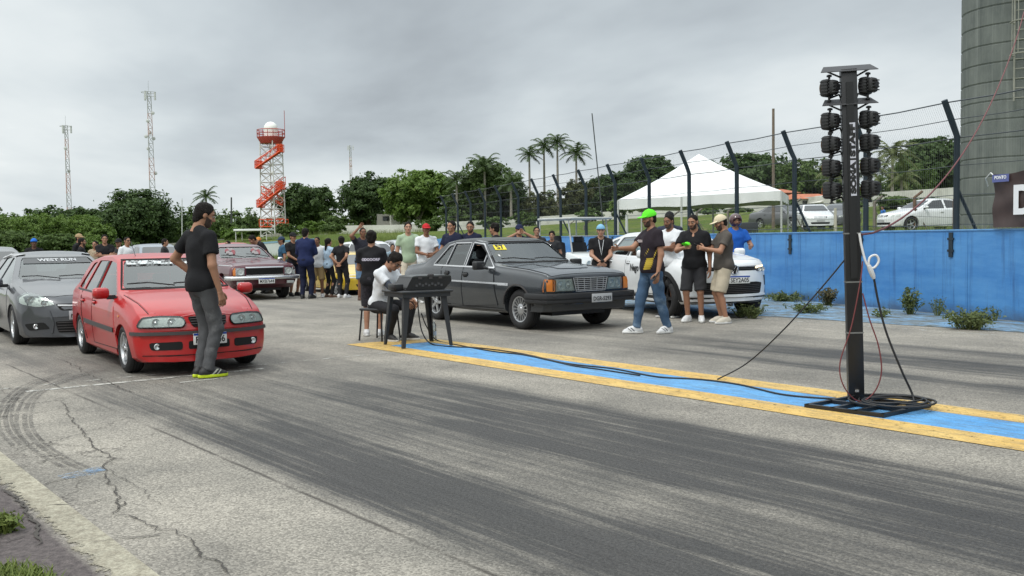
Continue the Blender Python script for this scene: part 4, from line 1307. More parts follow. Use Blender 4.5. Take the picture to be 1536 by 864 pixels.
def maroon_coupe():
 P = paint('maroon', (.085, .012, .022), .35, .7)
 wb, tr = 2.44, 1.38
 sp = dict(paint=P, wb=wb, track=tr, wheel_r=.31, wr=.55, zr=1.36, round=.06, crown=.05,
              top=[(1.95, .77), (1.93, .83), (1.85, .86), (1.2, .93), (.72, .965), (.02, 1.305), (-.25, 1.355), (-.7, 1.34), (-1.7, 1.0), (-2.05, .93), (-2.1, .6)],
              belt=[(2.0, .76), (1.85, .82), (1.2, .875), (.6, .91), (-.9, .92), (-2.1, .86)],
              wid=[(2.0, .79), (1.85, .82), (1.2, .835), (0, .84), (-1.4, .83), (-2.1, .76)],
              bot=[(2.0, .40), (1.7, .28), (1.2, .22), (-1.2, .22), (-2.1, .36)],
              bow=[(2.1, .05), (1.4, .05), (.7, .12), (0, .06), (-.2, 0), (-2.1, .06)])
 H_ = R(147)
 c = Car('maroon_coupe', 'maroon classic coupe with chrome bumper and red stickers on its windscreen', place((339, 450), H_, tr, wb), H_, sp)
 s1 = rnd([(.46, .945), (0, 1.26), (-.35, 1.285), (-.45, .95)], .03)
 s2 = rnd([(-.55, .955), (-.45, 1.28), (-.75, 1.24), (-1.35, .98)], .03)
 ws = rnd([(-.66, 1.01), (-.54, 1.29), (.54, 1.29), (.66, 1.01)], .05)
 rw = rnd([(-.56, 1.04), (-.48, 1.28), (.48, 1.28), (.56, 1.04)], .05)
 c.body([s1, s2], ws, rw, .35, (.62, -1.4, .5))
 c.wheels(.18, .19, 'steel'); c.under(.22); c.seats(-.05, -.75, .46); c.dash(.42, .84, 1.25)
 g = c.patch('grille', rnd([(-.46, .775), (.46, .775), (.46, .625), (-.46, .625)], .015), 'F', SEAM, off=.006)
 for z in (.65, .675, .70, .725, .75): c.strip('grille_bar', [(-.45, z), (.45, z)], 'F', .006, BLACKP, off=.014, parent=g)
 c.strip('grille_surround', [(-.47, .795), (.47, .795)], 'F', .03, CHROME, off=.016, parent=g)
 c.strip('grille_surround', [(-.47, .605), (.47, .605)], 'F', .03, CHROME, off=.016, parent=g)
 for a in c.fpatch2('headlight', rnd([(-.77, .785), (-.50, .785), (-.50, .61), (-.77, .61)], .012), CHROME, off=.006, th=.03):
  sg = side_of(a)
  loc, n = c.proj((sg * .60, .70), 'F')
  q = MB(); q.lathe([(.082, .03), (.074, .022), (.04, .018), (.001, .03)], 22, 'x', loc, cap=False)
  q.build('headlight_bowl', LAMP, a)
  c.patch('indicator', [(sg * .775, .785), (sg * .71, .785), (sg * .71, .61), (sg * .775, .61)], 'F', AMBER if sg < 0 else LAMP, off=.014, parent=a)
 q = MB()
 for (z, r_) in ((.545, .05),):
  q.tube([(1.70, -.88, z), (1.93, -.87, z), (2.0, -.78, z), (2.03, 0, z), (2.0, .78, z), (1.93, .87, z), (1.70, .88, z)], r_, 10)
 q.build('chrome_bumper', CHROME, c.root, 50)
 for a in (1, -1):
  q = MB(); q.box((1.985, a * .62, .43), (.05, .18, .07), bev=.012)
  q.build('fog_light', LAMP, c.root)
 c.patch('front_valance', [(-.76, .49), (.76, .49), (.74, .30), (-.74, .30)], 'F', P, off=.008, th=.1)
 c.plate((.0, .47), 'MXB7644', 'new', x=2.06)
 c.patch('bonnet', rnd([(1.88, .70), (1.89, 0), (1.88, -.70), (.86, -.72), (.78, 0), (.86, .72)], .03), 'T', P, off=.006, th=.02)
 for v in 'LR':
  d = c.patch('door', rnd([(.66, .34), (.56, .91), (-.50, .93), (-.50, .30)], .03), v, P, off=.005, th=.02, cell=.12)
  c.handle((-.38, .80), v, CHROME).parent = d
  c.strip('chrome_moulding', [(1.85, .84), (-1.9, .88)], v, .015, CHROME, off=.006)
 for sg in (1, -1):
  q = MB()
  for k in range(7):
   a = 2 * math.pi * k / 7
   loc, n = c.proj((sg * .33 + .075 * math.cos(a), 1.17 + .055 * math.sin(a)), 'F')
   q.lathe([(.055, 0), (.001, .002)], 10, 'x', loc + Vector((.004 + .0005 * k, 0, 0)), cap=False, mi=1 if k % 3 else 0)
  q.build('windscreen_sticker', [mat('pink sticker', (.58, .22, .24), .6), mat('white sticker', (.65, .6, .6), .6)], c.wso)
 c.wiper([(.60, 1.005), (.3, 1.07), (.02, 1.09)]); c.wiper([(-.05, 1.005), (-.35, 1.06), (-.60, 1.07)])
 c.mirrors(.48, .96, .82, paint('red', (.52, .026, .024)) if False else CHROME, (.09, .14, .10))
 return c
def white_suv():
 P = paint('white', (.74, .76, .77), .32, .8)
 wb, tr = 2.56, 1.52
 sp = dict(paint=P, wb=wb, track=tr, wheel_r=.335, wr=.585, zr=1.50, round=.09, crown=.06,
              top=[(2.10, .62), (2.09, .78), (2.04, .92), (1.95, .975), (1.4, 1.06), (1.05, 1.09), (.90, 1.12), (.15, 1.45), (-.2, 1.50), (-.8, 1.485), (-1.4, 1.36), (-1.9, 1.08), (-2.05, 1.0), (-2.1, .6)],
              belt=[(2.1, .60), (2.03, .84), (1.8, .93), (1.2, 1.0), (.8, 1.02), (-.6, 1.03), (-2, 1.07)],
              wid=[(2.2, .68), (2.09, .76), (2.0, .82), (1.8, .865), (1.3, .88), (0, .88), (-1.3, .88), (-1.8, .84), (-2.1, .78)],
              bot=[(2.1, .30), (1.8, .24), (1.3, .22), (-1.2, .22), (-2.1, .36)],
              bow=[(2.3, .30), (1.8, .22), (1.0, .16), (.1, .08), (-.2, 0), (-1.2, .03), (-2, .10)])
 H_ = R(161)
 fl = G(1137, 474)
 h = Vector((math.sin(H_), math.cos(H_), 0)); l = Vector((-h.y, h.x, 0))
 pos = fl - l * (tr / 2 + .04) - h * (wb / 2 + .45) + l * .10
 c = Car('white_crossover', 'white crossover with small side lettering parked nose out by the blue wall', pos, H_, sp)
 s1 = rnd([(.72, 1.055), (.12, 1.395), (-.26, 1.42), (-.26, 1.06)], .04)
 s2 = rnd([(-.36, 1.065), (-.36, 1.42), (-.9, 1.40), (-1.1, 1.08)], .04)
 s3 = rnd([(-1.18, 1.085), (-1.02, 1.385), (-1.25, 1.34), (-1.55, 1.11)], .03)
 ws = rnd([(-.68, 1.15), (-.54, 1.42), (.54, 1.42), (.68, 1.15)], .05)
 rw = rnd([(-.58, 1.12), (-.48, 1.36), (.48, 1.36), (.58, 1.12)], .05)
 c.body([s1, s2, s3], ws, rw, .385, (.85, -1.6, .55))
 c.wheels(.215, .225, 'star5', rm=DARKALLOY); c.under(.24); c.seats(.05, -.85, .55); c.dash(.55, .98, 1.3)
 lit = mat('lit lamp', (.8, .75, .6), .2, emit=((1, .72, .35), 2.2))
 for a in c.fpatch2('headlight', rnd([(-.80, .845), (-.79, .905), (-.55, .885), (-.46, .85), (-.52, .795), (-.76, .79)], .02, 3), mat('lamp housing', (.10, .10, .11), .15, .3), off=.004, th=.03, cell=.05):
  sg = side_of(a)
  c.strip('daytime_light', [(sg * .78, .89), (sg * .56, .872), (sg * .48, .85)], 'F', .026, lit if sg > 0 else LAMPG, off=.012, parent=a)
  for y in (.70, .59):
   loc, n = c.proj((sg * y, .83), 'F')
   MB().lathe([(.034, .03), (.028, .02), (.001, .026)], 16, 'x', loc, cap=False).build('headlight_bowl', LAMPG, a)
 g = c.patch('grille', rnd([(-.50, .875), (.50, .875), (.50, .815), (-.50, .815)], .01), 'F', SEAM, off=.004)
 c.strip('grille_bar', [(-.5, .885), (.5, .885)], 'F', .014, CHROME, off=.012, parent=g)
 c.strip('grille_bar', [(-.5, .842), (.5, .842)], 'F', .012, BLACKP, off=.012, parent=g)
 loc, n = c.proj((0, .835), 'F')
 q = MB()
 X = loc.x + .022
 q.lathe([(.085, -.02), (.085, 0), (.001, .0)], 28, 'x', (X, 0, .835), cap=False, mi=1)
 q.tube([(X + .004, .078 * math.cos(t), .835 + .078 * math.sin(t)) for t in np.linspace(0, 2 * math.pi, 29)[:-1]], .007, 6, closed=True)
 for pts in ([(-.030, .068), (0, .012), (.030, .068)], [(-.066, .035), (-.030, -.062), (0, -.005), (.030, -.062), (.066, .035)]):
  q.tube([(X + .004, a, .835 + b) for a, b in pts], .007, 6)
 q.build('badge', [CHROME, SEAM], g)
 g = c.patch('intake', rnd([(-.66, .60), (-.50, .62), (.50, .62), (.66, .60), (.60, .42), (-.60, .42)], .03), 'F', SEAM, off=.004)
 for z in (.45, .48, .51, .54, .57): c.strip('grille_bar', [(-.58, z), (.58, z)], 'F', .008, TRIMGREY, off=.012, parent=g)
 for sg in (1, -1): c.strip('air_slot', [(sg * .77, .72), (sg * .79, .55)], 'F', .05, SEAM, off=.006)
 c.strip('bumper_lip', [(-.74, .40), (0, .385), (.74, .40)], 'F', .03, P, off=.02, th=.03)
 c.patch('front_skirt', [(-.74, .37), (.74, .37), (.70, .29), (-.70, .29)], 'F', BLACKP, off=.012, th=.03)
 c.plate((.10, .665), 'SEY2A05', 'new')
 c.patch('bonnet', rnd([(1.78, .68), (1.90, .36), (1.94, 0), (1.90, -.36), (1.78, -.68), (1.1, -.76), (.98, -.4), (.95, 0), (.98, .4), (1.1, .76)], .05), 'T', P, off=.006, th=.015, cell=.1)
 for v in 'LR':
  d = c.patch('door', rnd([(.95, .40), (.80, 1.01), (-.30, 1.035), (-.30, .38)], .03), v, P, off=.005, th=.02, cell=.12)
  c.strip('door_gap', [(.97, .42), (.92, .40), (-.30, .38), (-.30, 1.03)], v, .007, SEAM, off=.0065, parent=d)
  c.handle((-.18, .93), v, P).parent = d
  d = c.patch('door', rnd([(-.325, .38), (-.325, 1.035), (-1.12, 1.06), (-1.0, .70), (-.84, .38)], .03), v, P, off=.005, th=.02, cell=.12)
  c.handle((-.95, .95), v, P).parent = d
  c.strip('sill_cladding', [(.92, .31), (-.92, .31)], v, .12, BLACKP, off=.012, th=.02)
  a = [(1.28 + .43 * math.cos(t), .345 + .43 * math.sin(t)) for t in np.linspace(-.1, math.pi + .1, 18)]
  c.strip('arch_cladding', a, v, .075, BLACKP, off=.012, th=.02)
  c.patch('door_pillar', [(-.27, 1.06), (-.27, 1.41), (-.35, 1.41), (-.35, 1.06)], v, BLACKP, off=.004, th=.01, cell=.2)
 c.text('Nego GTS', 'R', (.28, .84), .14, INK, c.bodyo, 'door_lettering', off=.012, sx=1.15, squash=1.25)
 c.mirrors(.66, 1.10, .87, P, (.13, .20, .15))
 c.wiper([(.6, 1.14), (.2, 1.18), (-.1, 1.165)]); c.wiper([(-.1, 1.14), (-.4, 1.18), (-.62, 1.17)])
 return c
def plain_car(name, label, pos, heading, paintm, kind='sedan', windows=GLASS_BLACK, group=None, wheel='star5', front=True):
 """cars farther off: same body work with lamps, panes, plates and wheels"""
 if kind == 'sedan':
  wb, tr, wr_ = 2.65, 1.50, .32
  sp = dict(paint=paintm, wb=wb, track=tr, wheel_r=wr_, wr=.57, zr=1.46, round=.12, crown=.05,
                  top=[(2.25, .55), (2.2, .72), (2.05, .80), (1.2, .96), (1.0, 1.0), (.15, 1.40), (-.3, 1.46), (-.8, 1.43), (-1.55, 1.10), (-2.05, 1.05), (-2.25, .98), (-2.32, .6)],
                  belt=[(2.25, .53), (2.1, .72), (1.2, .90), (.8, .94), (-1, 1.0), (-2.3, .96)], wid=[(2.3, .68), (2.1, .80), (1.6, .87), (-1.6, .875), (-2.1, .82), (-2.3, .74)],
                  bot=[(2.3, .24), (1.3, .19), (-1.3, .19), (-2.3, .32)], bow=[(2.3, .30), (1.5, .2), (1, .15), (.1, .06), (-.3, 0), (-1.5, .08), (-2.3, .14)])
  side = [rnd([(.72, .985), (.12, 1.34), (-.33, 1.38), (-.33, 1.0)], .04), rnd([(-.42, 1.005), (-.42, 1.38), (-.85, 1.35), (-1.25, 1.06)], .04)]
  ws = rnd([(-.66, 1.04), (-.52, 1.36), (.52, 1.36), (.66, 1.04)], .05); rw = rnd([(-.60, 1.13), (-.50, 1.38), (.50, 1.38), (.60, 1.13)], .05)
  lamp = [(-.78, .66), (-.76, .76), (-.52, .73), (-.48, .64)]
 elif kind == 'hatch':
  wb, tr, wr_ = 2.45, 1.42, .29
  sp = dict(paint=paintm, wb=wb, track=tr, wheel_r=wr_, wr=.55, zr=1.43, round=.09, crown=.05,
                  top=[(1.95, .55), (1.92, .66), (1.82, .76), (1.1, .95), (.88, .98), (.14, 1.37), (-.25, 1.43), (-.9, 1.41), (-1.35, 1.33), (-1.65, 1.0), (-1.78, .92), (-1.84, .6)],
                  belt=[(2, .53), (1.8, .72), (1.2, .87), (.8, .91), (-1.9, .97)], wid=[(2, .70), (1.85, .78), (1.5, .82), (-1.2, .825), (-1.7, .78), (-1.9, .72)],
                  bot=[(2, .24), (1.2, .2), (-1.2, .2), (-1.9, .3)], bow=[(2, .2), (1, .14), (.1, .06), (-.3, 0), (-1.3, .03), (-1.9, .1)])
  side = [rnd([(.68, .95), (.10, 1.32), (-.26, 1.35), (-.26, .96)], .04), rnd([(-.36, .965), (-.36, 1.35), (-.92, 1.335), (-1.25, .98)], .04)]
  ws = rnd([(-.64, 1.02), (-.5, 1.34), (.5, 1.34), (.64, 1.02)], .05); rw = rnd([(-.56, 1.05), (-.48, 1.33), (.48, 1.33), (.56, 1.05)], .05)
  lamp = [(-.74, .62), (-.72, .73), (-.42, .73), (-.38, .62)]
 c = Car(name, label, pos, heading, sp, cut=False, group=group)
 c.body(side, ws, rw, wr_ + .05, None, glass_side=windows, glass_ws=windows)
 c.wheels(.19, wr_ - .10, wheel); c.under(.2)
 c.fpatch2('headlight', rnd(lamp, .02), LAMP, off=.006, th=.03, cell=.08)
 c.fpatch2('tail_light', rnd([(-.76, .90), (-.5, .90), (-.5, .75), (-.76, .75)], .02), REDL, view='B', off=.006, th=.03, cell=.08)
 c.patch('grille', rnd([(-.36, lamp[1][1] - .02), (.36, lamp[1][1] - .02), (.32, lamp[0][1]), (-.32, lamp[0][1])], .02), 'F', SEAM, off=.005)
 c.patch('intake', rnd([(-.5, .42), (.5, .42), (.45, .32), (-.45, .32)], .02), 'F', SEAM, off=.005)
 loc, n = c.proj((0, .48), 'F')
 MB().box((loc.x + .012, 0, .48), (.012, .4, .13)).build('number_plate', PLATEG, c.root)
 c.mirrors(.66, sp['belt'][-2][1] + .05, .83, paintm, (.12, .18, .13))
 for v in 'LR':
  d = c.patch('door', rnd([(.9, .34), (.78, .90), (-.30, .94), (-.30, .32)], .03), v, paintm, off=.004, th=.015, cell=.2)
  c.handle((-.18, .84), v, paintm).parent = d
  d = c.patch('door', rnd([(-.33, .32), (-.33, .94), (-1.05, .95), (-.9, .6), (-.8, .34)], .03), v, paintm, off=.004, th=.015, cell=.2)
  c.handle((-.9, .86), v, paintm).parent = d
 return c
def golf_cart(pos, heading):
 r = empty('utility_cart', pos, -heading + math.pi / 2)
 tag(r, 'white utility cart with black seats and a thin roof parked behind the charcoal saloon', 'utility cart')
 P = paint('cart white', (.70, .72, .72), .4, .4)
 q = MB()
 prof = [(1.15, .35), (1.22, .62), (1.05, .92), (.45, 1.02), (.40, .55), (-.30, .50), (-.35, .78), (-1.15, .80), (-1.2, .35)]
 n = len(prof)
 vs = [(x, y, z) for y in (-.68, .68) for x, z in prof]
 q.add(vs, [tuple(range(n)), tuple(range(2 * n - 1, n - 1, -1))] + [(i, i + n, (i + 1) % n + n, (i + 1) % n) for i in range(n)])
 me = q.mesh('body')
 bm = bmesh.new(); bm.from_mesh(me); bmesh.ops.bevel(bm, geom=bm.edges[:], offset=.04, segments=2, affect='EDGES', profile=.5); bm.to_mesh(me); bm.free()
 link('body', me, P, r, 40)
 for y in (.36, -.36):
  q = MB(); q.box((-.15, y, .66), (.5, .5, .16), bev=.06); q.box((-.42, y, .98), (.16, .5, .62), Matrix.Rotation(R(-10), 3, 'Y'), bev=.07)
  q.box((-.47, y, 1.36), (.12, .30, .22), Matrix.Rotation(R(-10), 3, 'Y'), bev=.05)
  q.build('seat', SEATM, r, 60)
 grey = mat('roof grey', (.42, .43, .42), .6, var=.08)
 q = MB(); q.box((-.12, 0, 1.93), (1.75, 1.36, .06), bev=.025); q.build('roof', grey, r, 50)
 for x0, x1 in ((.52, .62), (-.95, -.95)):
  for y in (.62, -.62):
   MB().tube([(x0, y, 1.9), (x1 + (.1 if x0 > 0 else 0), y, .9)], .022, 6).build('roof_post', grey, r)
 MB().tube([(.66, -.62, 1.0), (.66, .62, 1.0)], .02, 6).tube([(.55, -.62, 1.45), (.55, .62, 1.45)], .016, 6).build('front_rail', grey, r)
 for x in (.78, -.80):
  for y in (.62, -.62):
   q = MB(); q.lathe([(.12, -.1), (.25, -.11), (.28, -.07), (.28, .07), (.25, .11), (.12, .1)], 24, 'y', cap=False)
   o = q.build('wheel', RUBBER, r, 40); o.location = (x, y, .28)
   q = MB(); q.lathe([(.125, -.09), (.10, -.03), (.10, .03), (.125, .09)], 20, 'y', cap=False); q.lathe([(.1, 0), (.001, .01)], 20, 'y', cap=False)
   link('rim', q.mesh('rim'), ALLOY, o, 40)
 for y in (.42, -.42):
  MB().lathe([(.08, 0), (.07, .02), (.001, .01)], 16, 'x', (1.19, y, .72), cap=False).build('headlight', LAMP, r)
 c = Vector((.22, .36, 1.08)); M_ = Matrix.Rotation(R(55), 3, 'Y')
 MB().tube([c + M_ @ Vector((.17 * math.cos(t), .17 * math.sin(t), 0)) for t in np.linspace(0, 6.283, 21)[:-1]], .014, 6, closed=True).tube([c, c + Vector((.3, 0, -.3))], .02, 6).build('steering_wheel', BLACKP, r)
 return r
# ------------------------------------------------------------------ light and sky
def world():
 w = bpy.data.worlds.new('World'); SC.world = w; w.use_nodes = True
 nt = w.node_tree; nt.nodes.clear()
 N = nt.nodes.new; Lk = nt.links.new
 out = N('ShaderNodeOutputWorld'); bg = N('ShaderNodeBackground')
 sky = N('ShaderNodeTexSky'); sky.sky_type = 'NISHITA'; sky.sun_disc = False
 sky.sun_elevation = R(58); sky.sun_rotation = R(SUN_AZ); sky.dust_density = 3.0
 tc = N('ShaderNodeTexCoord')
 sep = N('ShaderNodeSeparateXYZ'); Lk(tc.outputs['Generated'], sep.inputs[0])
 zz = N('ShaderNodeMath'); zz.operation = 'MAXIMUM'; Lk(sep.outputs['Z'], zz.inputs[0]); zz.inputs[1].default_value = 0.0
 ad = N('ShaderNodeMath'); ad.operation = 'ADD'; Lk(zz.outputs[0], ad.inputs[0]); ad.inputs[1].default_value = .22
 dx = N('ShaderNodeMath'); dx.operation = 'DIVIDE'; Lk(sep.outputs['X'], dx.inputs[0]); Lk(ad.outputs[0], dx.inputs[1])
 dy = N('ShaderNodeMath'); dy.operation = 'DIVIDE'; Lk(sep.outputs['Y'], dy.inputs[0]); Lk(ad.outputs[0], dy.inputs[1])
 cb = N('ShaderNodeCombineXYZ'); Lk(dx.outputs[0], cb.inputs[0]); Lk(dy.outputs[0], cb.inputs[1])
 def noise(sc, det, rough, loc, dist=0.):
  mp = N('ShaderNodeMapping'); mp.inputs['Location'].default_value = loc; Lk(cb.outputs[0], mp.inputs['Vector'])
  mp.inputs['Scale'].default_value = (1, .8, 1)
  n = N('ShaderNodeTexNoise'); n.inputs['Scale'].default_value = sc; n.inputs['Detail'].default_value = det; n.inputs['Roughness'].default_value = rough
  n.inputs['Distortion'].default_value = dist
  Lk(mp.outputs[0], n.inputs['Vector']); return n.outputs['Fac']
 a = noise(.55, 6, .50, (2.4, .7, 0), .25)
 b = noise(1.1, 8, .58, (7.3, 4.1, 0), .4)
 m1 = N('ShaderNodeMath'); m1.operation = 'MULTIPLY_ADD'; Lk(a, m1.inputs[0]); m1.inputs[1].default_value = 1.75
 m2 = N('ShaderNodeMath'); m2.operation = 'MULTIPLY'; Lk(b, m2.inputs[0]); m2.inputs[1].default_value = .22; Lk(m2.outputs[0], m1.inputs[2])
 gx = N('ShaderNodeMath'); gx.operation = 'MULTIPLY_ADD'; Lk(sep.outputs['X'], gx.inputs[0]); gx.inputs[1].default_value = -.38; mo = N('ShaderNodeMath'); mo.operation = 'SUBTRACT'; Lk(m1.outputs[0], mo.inputs[0]); mo.inputs[1].default_value = .11; Lk(mo.outputs[0], gx.inputs[2])
 rp = N('ShaderNodeValToRGB'); Lk(gx.outputs[0], rp.inputs[0])
 e = rp.color_ramp; e.interpolation = 'B_SPLINE'
 e.elements[0].position = .46; e.elements[0].color = (*S(150, 156, 163), 1)
 e.elements[1].position = .98; e.elements[1].color = (*S(240, 246, 247), 1)
 for p, c in ((.58, (172, 180, 186)), (.70, (192, 201, 207)), (.84, (216, 225, 229))):
  q = e.elements.new(p); q.color = (*S(*c), 1)
 zr = N('ShaderNodeMapRange'); zr.interpolation_type = 'SMOOTHSTEP'; Lk(sep.outputs['Z'], zr.inputs['Value'])
 zr.inputs['From Min'].default_value = .26; zr.inputs['From Max'].default_value = .85; zr.inputs['To Min'].default_value = 1.0; zr.inputs['To Max'].default_value = ZEN
 sc = N('ShaderNodeVectorMath'); sc.operation = 'SCALE'; Lk(rp.outputs[0], sc.inputs[0]); Lk(zr.outputs[0], sc.inputs['Scale'])
 ss = N('ShaderNodeVectorMath'); ss.operation = 'SCALE'; Lk(sky.outputs[0], ss.inputs[0]); ss.inputs['Scale'].default_value = .12
 up = N('ShaderNodeVectorMath'); up.operation = 'SCALE'; Lk(sc.outputs[0], up.inputs[0]); up.inputs['Scale'].default_value = 1 / BGS
 mx = N('ShaderNodeMix'); mx.data_type = 'RGBA'; mx.inputs['Factor'].default_value = .95
 Lk(sky.outputs[0], mx.inputs['A']); Lk(up.outputs[0], mx.inputs['B'])
 Lk(mx.outputs['Result'], bg.inputs[0]); bg.inputs[1].default_value = BGS
 Lk(bg.outputs[0], out.inputs[0])
 l = bpy.data.lights.new('sun', 'SUN'); l.energy = SUN_E; l.angle = R(12); l.color = (1, .965, .91)
 o = bpy.data.objects.new('sun', l); COL.objects.link(o)
 az, el = R(SUN_AZ), R(58)
 d = Vector((math.sin(az) * math.cos(el), math.cos(az) * math.cos(el), math.sin(el)))
 o.rotation_euler = d.to_track_quat('Z', 'Y').to_euler()
SUN_AZ, SUN_E, BGS, ZEN = 215, 1.5, .10, 2.3
# ------------------------------------------------------------------ the track: u runs along it towards the camera, v across to the right lane
TA = R(142.2)
TU = Vector((math.sin(TA), math.cos(TA), 0)); TV = Vector((-TU.y, TU.x, 0))
T0 = G(520, 517)
def UV(u, v, z=0.): return T0 + TU * u + TV * v + Vector((0, 0, z))
W0 = Vector((7.98, 15.44, 0)); WD = Vector((-.304, .953, 0)).normalized(); WN = Vector((WD.y, -WD.x, 0))   # blue wall: start, direction, outward normal
def wall_n(x, y): return (Vector((x, y, 0)) - W0).dot(WN)
FARW = [(505, 130, 353), (600, 125, 352), (700, 122, 347), (850, 120, 338), (1000, 112, 327), (1200, 95, 316), (1420, 78, 306), (1540, 68, 301)]
FARP = [D(px, py, d) for px, d, py in FARW]
CTRL_R = [(p.x, p.y, p.z) for p in FARP] + [(p.x + 20, p.y + 30, p.z + 1.0) for p in FARP]
for t in range(-10, 70, 5):
 q = W0 + WD * t; CTRL_R.append((q.x, q.y, 1.18))
 q = W0 + WD * t + WN * 12; CTRL_R.append((q.x, q.y, 1.28))
for px, d, py in ((1380, 53, 344), (1240, 53, 345), (1150, 60, 342), (1000, 60, 350), (1480, 45, 345)):
 q = D(px, py, d); CTRL_R.append((q.x, q.y, q.z))
CTRL_L = [(x, y, -.05) for x in range(-90, 0, 12) for y in range(-10, 75, 12)] + [(x, y, -.05) for x in (0, 6) for y in range(-10, 60, 10)]
CTRL_L += [(p.x, p.y, p.z) for p in FARP[:4]] + [(-130, y, -.1) for y in range(-10, 160, 20)] + [(D(px, 376, 150).x, 150, -.0) for px in range(-100, 330, 60)]
CTRL_L += [(p.x * 1.3, p.y * 1.4, p.z + 1) for p in FARP[:4]]
def shepard(ctrl, x, y):
 c = np.array(ctrl)
 d2 = (c[:, 0] - x) ** 2 + (c[:, 1] - y) ** 2 + 4
 w = d2 ** -1.9
 return float((w * c[:, 2]).sum() / w.sum())
def ter(x, y):
 n = wall_n(x, y)
 t = (Vector((x, y, 0)) - W0).dot(WD)
 if n > 0.1: return shepard(CTRL_R, x, y)
 z = shepard(CTRL_L, x, y)
 if in_tarmac(x, y): z = min(z, -.05)
 return z
TARMAC = [(22, -6.35), (11.5, -6.3), (5, -6.2), (1, -6.6), (-4, -9), (-10, -22), (-30, -44), (-58, -34), (-66, -8), (-62, 22), (-30, 20), (-4, 12.5), (7, 7.4), (14, 7.0), (22, 7.0)]
def in_tarmac(x, y, pad=4.0):
 d = Vector((x, y, 0)) - T0
 u, v = d.dot(TU), d.dot(TV)
 ins = False
 P = TARMAC
 for i in range(len(P)):
  a, b = P[i - 1], P[i]
  if (a[1] > v) != (b[1] > v) and u < (b[0] - a[0]) * (v - a[1]) / (b[1] - a[1]) + a[0]: ins = not ins
  ab = Vector((b[0] - a[0], b[1] - a[1])); ap = Vector((u - a[0], v - a[1]))
  tt = max(0, min(1, ap.dot(ab) / ab.length_squared))
  if (ap - ab * tt).length < pad: return True
 return ins
def nodes(name):
 m = bpy.data.materials.new(name); m.use_nodes = True
 nt = m.node_tree
 return m, nt, nt.nodes['Principled BSDF'], nt.nodes.new, nt.links.new
class NB:
 """small helper for shader graphs"""
 def __init__(s, name):
  s.m, s.nt, s.p, s.N, s.L = nodes(name)
  s.tc = s.N('ShaderNodeTexCoord'); s.obj = s.tc.outputs['Object']
 def val(s, x, sock):
  if isinstance(x, (int, float)): sock.default_value = x
  elif isinstance(x, tuple): sock.default_value = (*x, 1) if len(sock.default_value) == 4 and len(x) == 3 else x
  else: s.L(x, sock)
 def math(s, op, a, b=0., c=0., clamp=False):
  n = s.N('ShaderNodeMath'); n.operation = op; n.use_clamp = clamp
  s.val(a, n.inputs[0]); s.val(b, n.inputs[1]); s.val(c, n.inputs[2])
  return n.outputs[0]
 def noise(s, vec, sc, det=4, rough=.6, dist=0., out='Fac'):
  n = s.N('ShaderNodeTexNoise'); s.L(vec, n.inputs['Vector'])
  n.inputs['Scale'].default_value = sc; n.inputs['Detail'].default_value = det; n.inputs['Roughness'].default_value = rough; n.inputs['Distortion'].default_value = dist
  return n.outputs[out]
 def mapping(s, vec, loc=(0, 0, 0), rot=(0, 0, 0), sc=(1, 1, 1), kind='POINT'):
  n = s.N('ShaderNodeMapping'); n.vector_type = kind; s.L(vec, n.inputs['Vector'])
  n.inputs['Location'].default_value = loc; n.inputs['Rotation'].default_value = rot; n.inputs['Scale'].default_value = sc
  return n.outputs[0]
 def rng(s, v, a, b, c=0., d=1., smooth=False):
  n = s.N('ShaderNodeMapRange'); s.val(v, n.inputs['Value'])
  if smooth: n.interpolation_type = 'SMOOTHSTEP'
  for k, x in zip(('From Min', 'From Max', 'To Min', 'To Max'), (a, b, c, d)): n.inputs[k].default_value = x
  return n.outputs[0]
 def mix(s, f, a, b):
  n = s.N('ShaderNodeMix'); n.data_type = 'RGBA'
  s.val(f, n.inputs['Factor']); s.val(a, n.inputs['A']); s.val(b, n.inputs['B'])
  return n.outputs['Result']
 def bump(s, h, st=.3, dist=.02, prev=None):
  n = s.N('ShaderNodeBump'); s.L(h, n.inputs['Height']); n.inputs['Strength'].default_value = st; n.inputs['Distance'].default_value = dist
  if prev is not None: s.L(prev, n.inputs['Normal'])
  return n.outputs[0]
 def color(s, c): s.val(c, s.p.inputs['Base Color'])
 def worn(s, fac):
  """where fac is 0 the paint is gone and what lies below shows"""
  o = [n for n in s.nt.nodes if n.type == 'OUTPUT_MATERIAL'][0]
  t = s.N('ShaderNodeBsdfTransparent'); mx = s.N('ShaderNodeMixShader')
  s.val(fac, mx.inputs[0]); s.L(t.outputs[0], mx.inputs[1]); s.L(s.p.outputs[0], mx.inputs[2]); s.L(mx.outputs[0], o.inputs[0])
def band(b, v, c, hw, soft):
 d = b.math('ABSOLUTE', b.math('SUBTRACT', v, c))
 return b.rng(d, hw - soft, hw + soft, 1., 0., True)
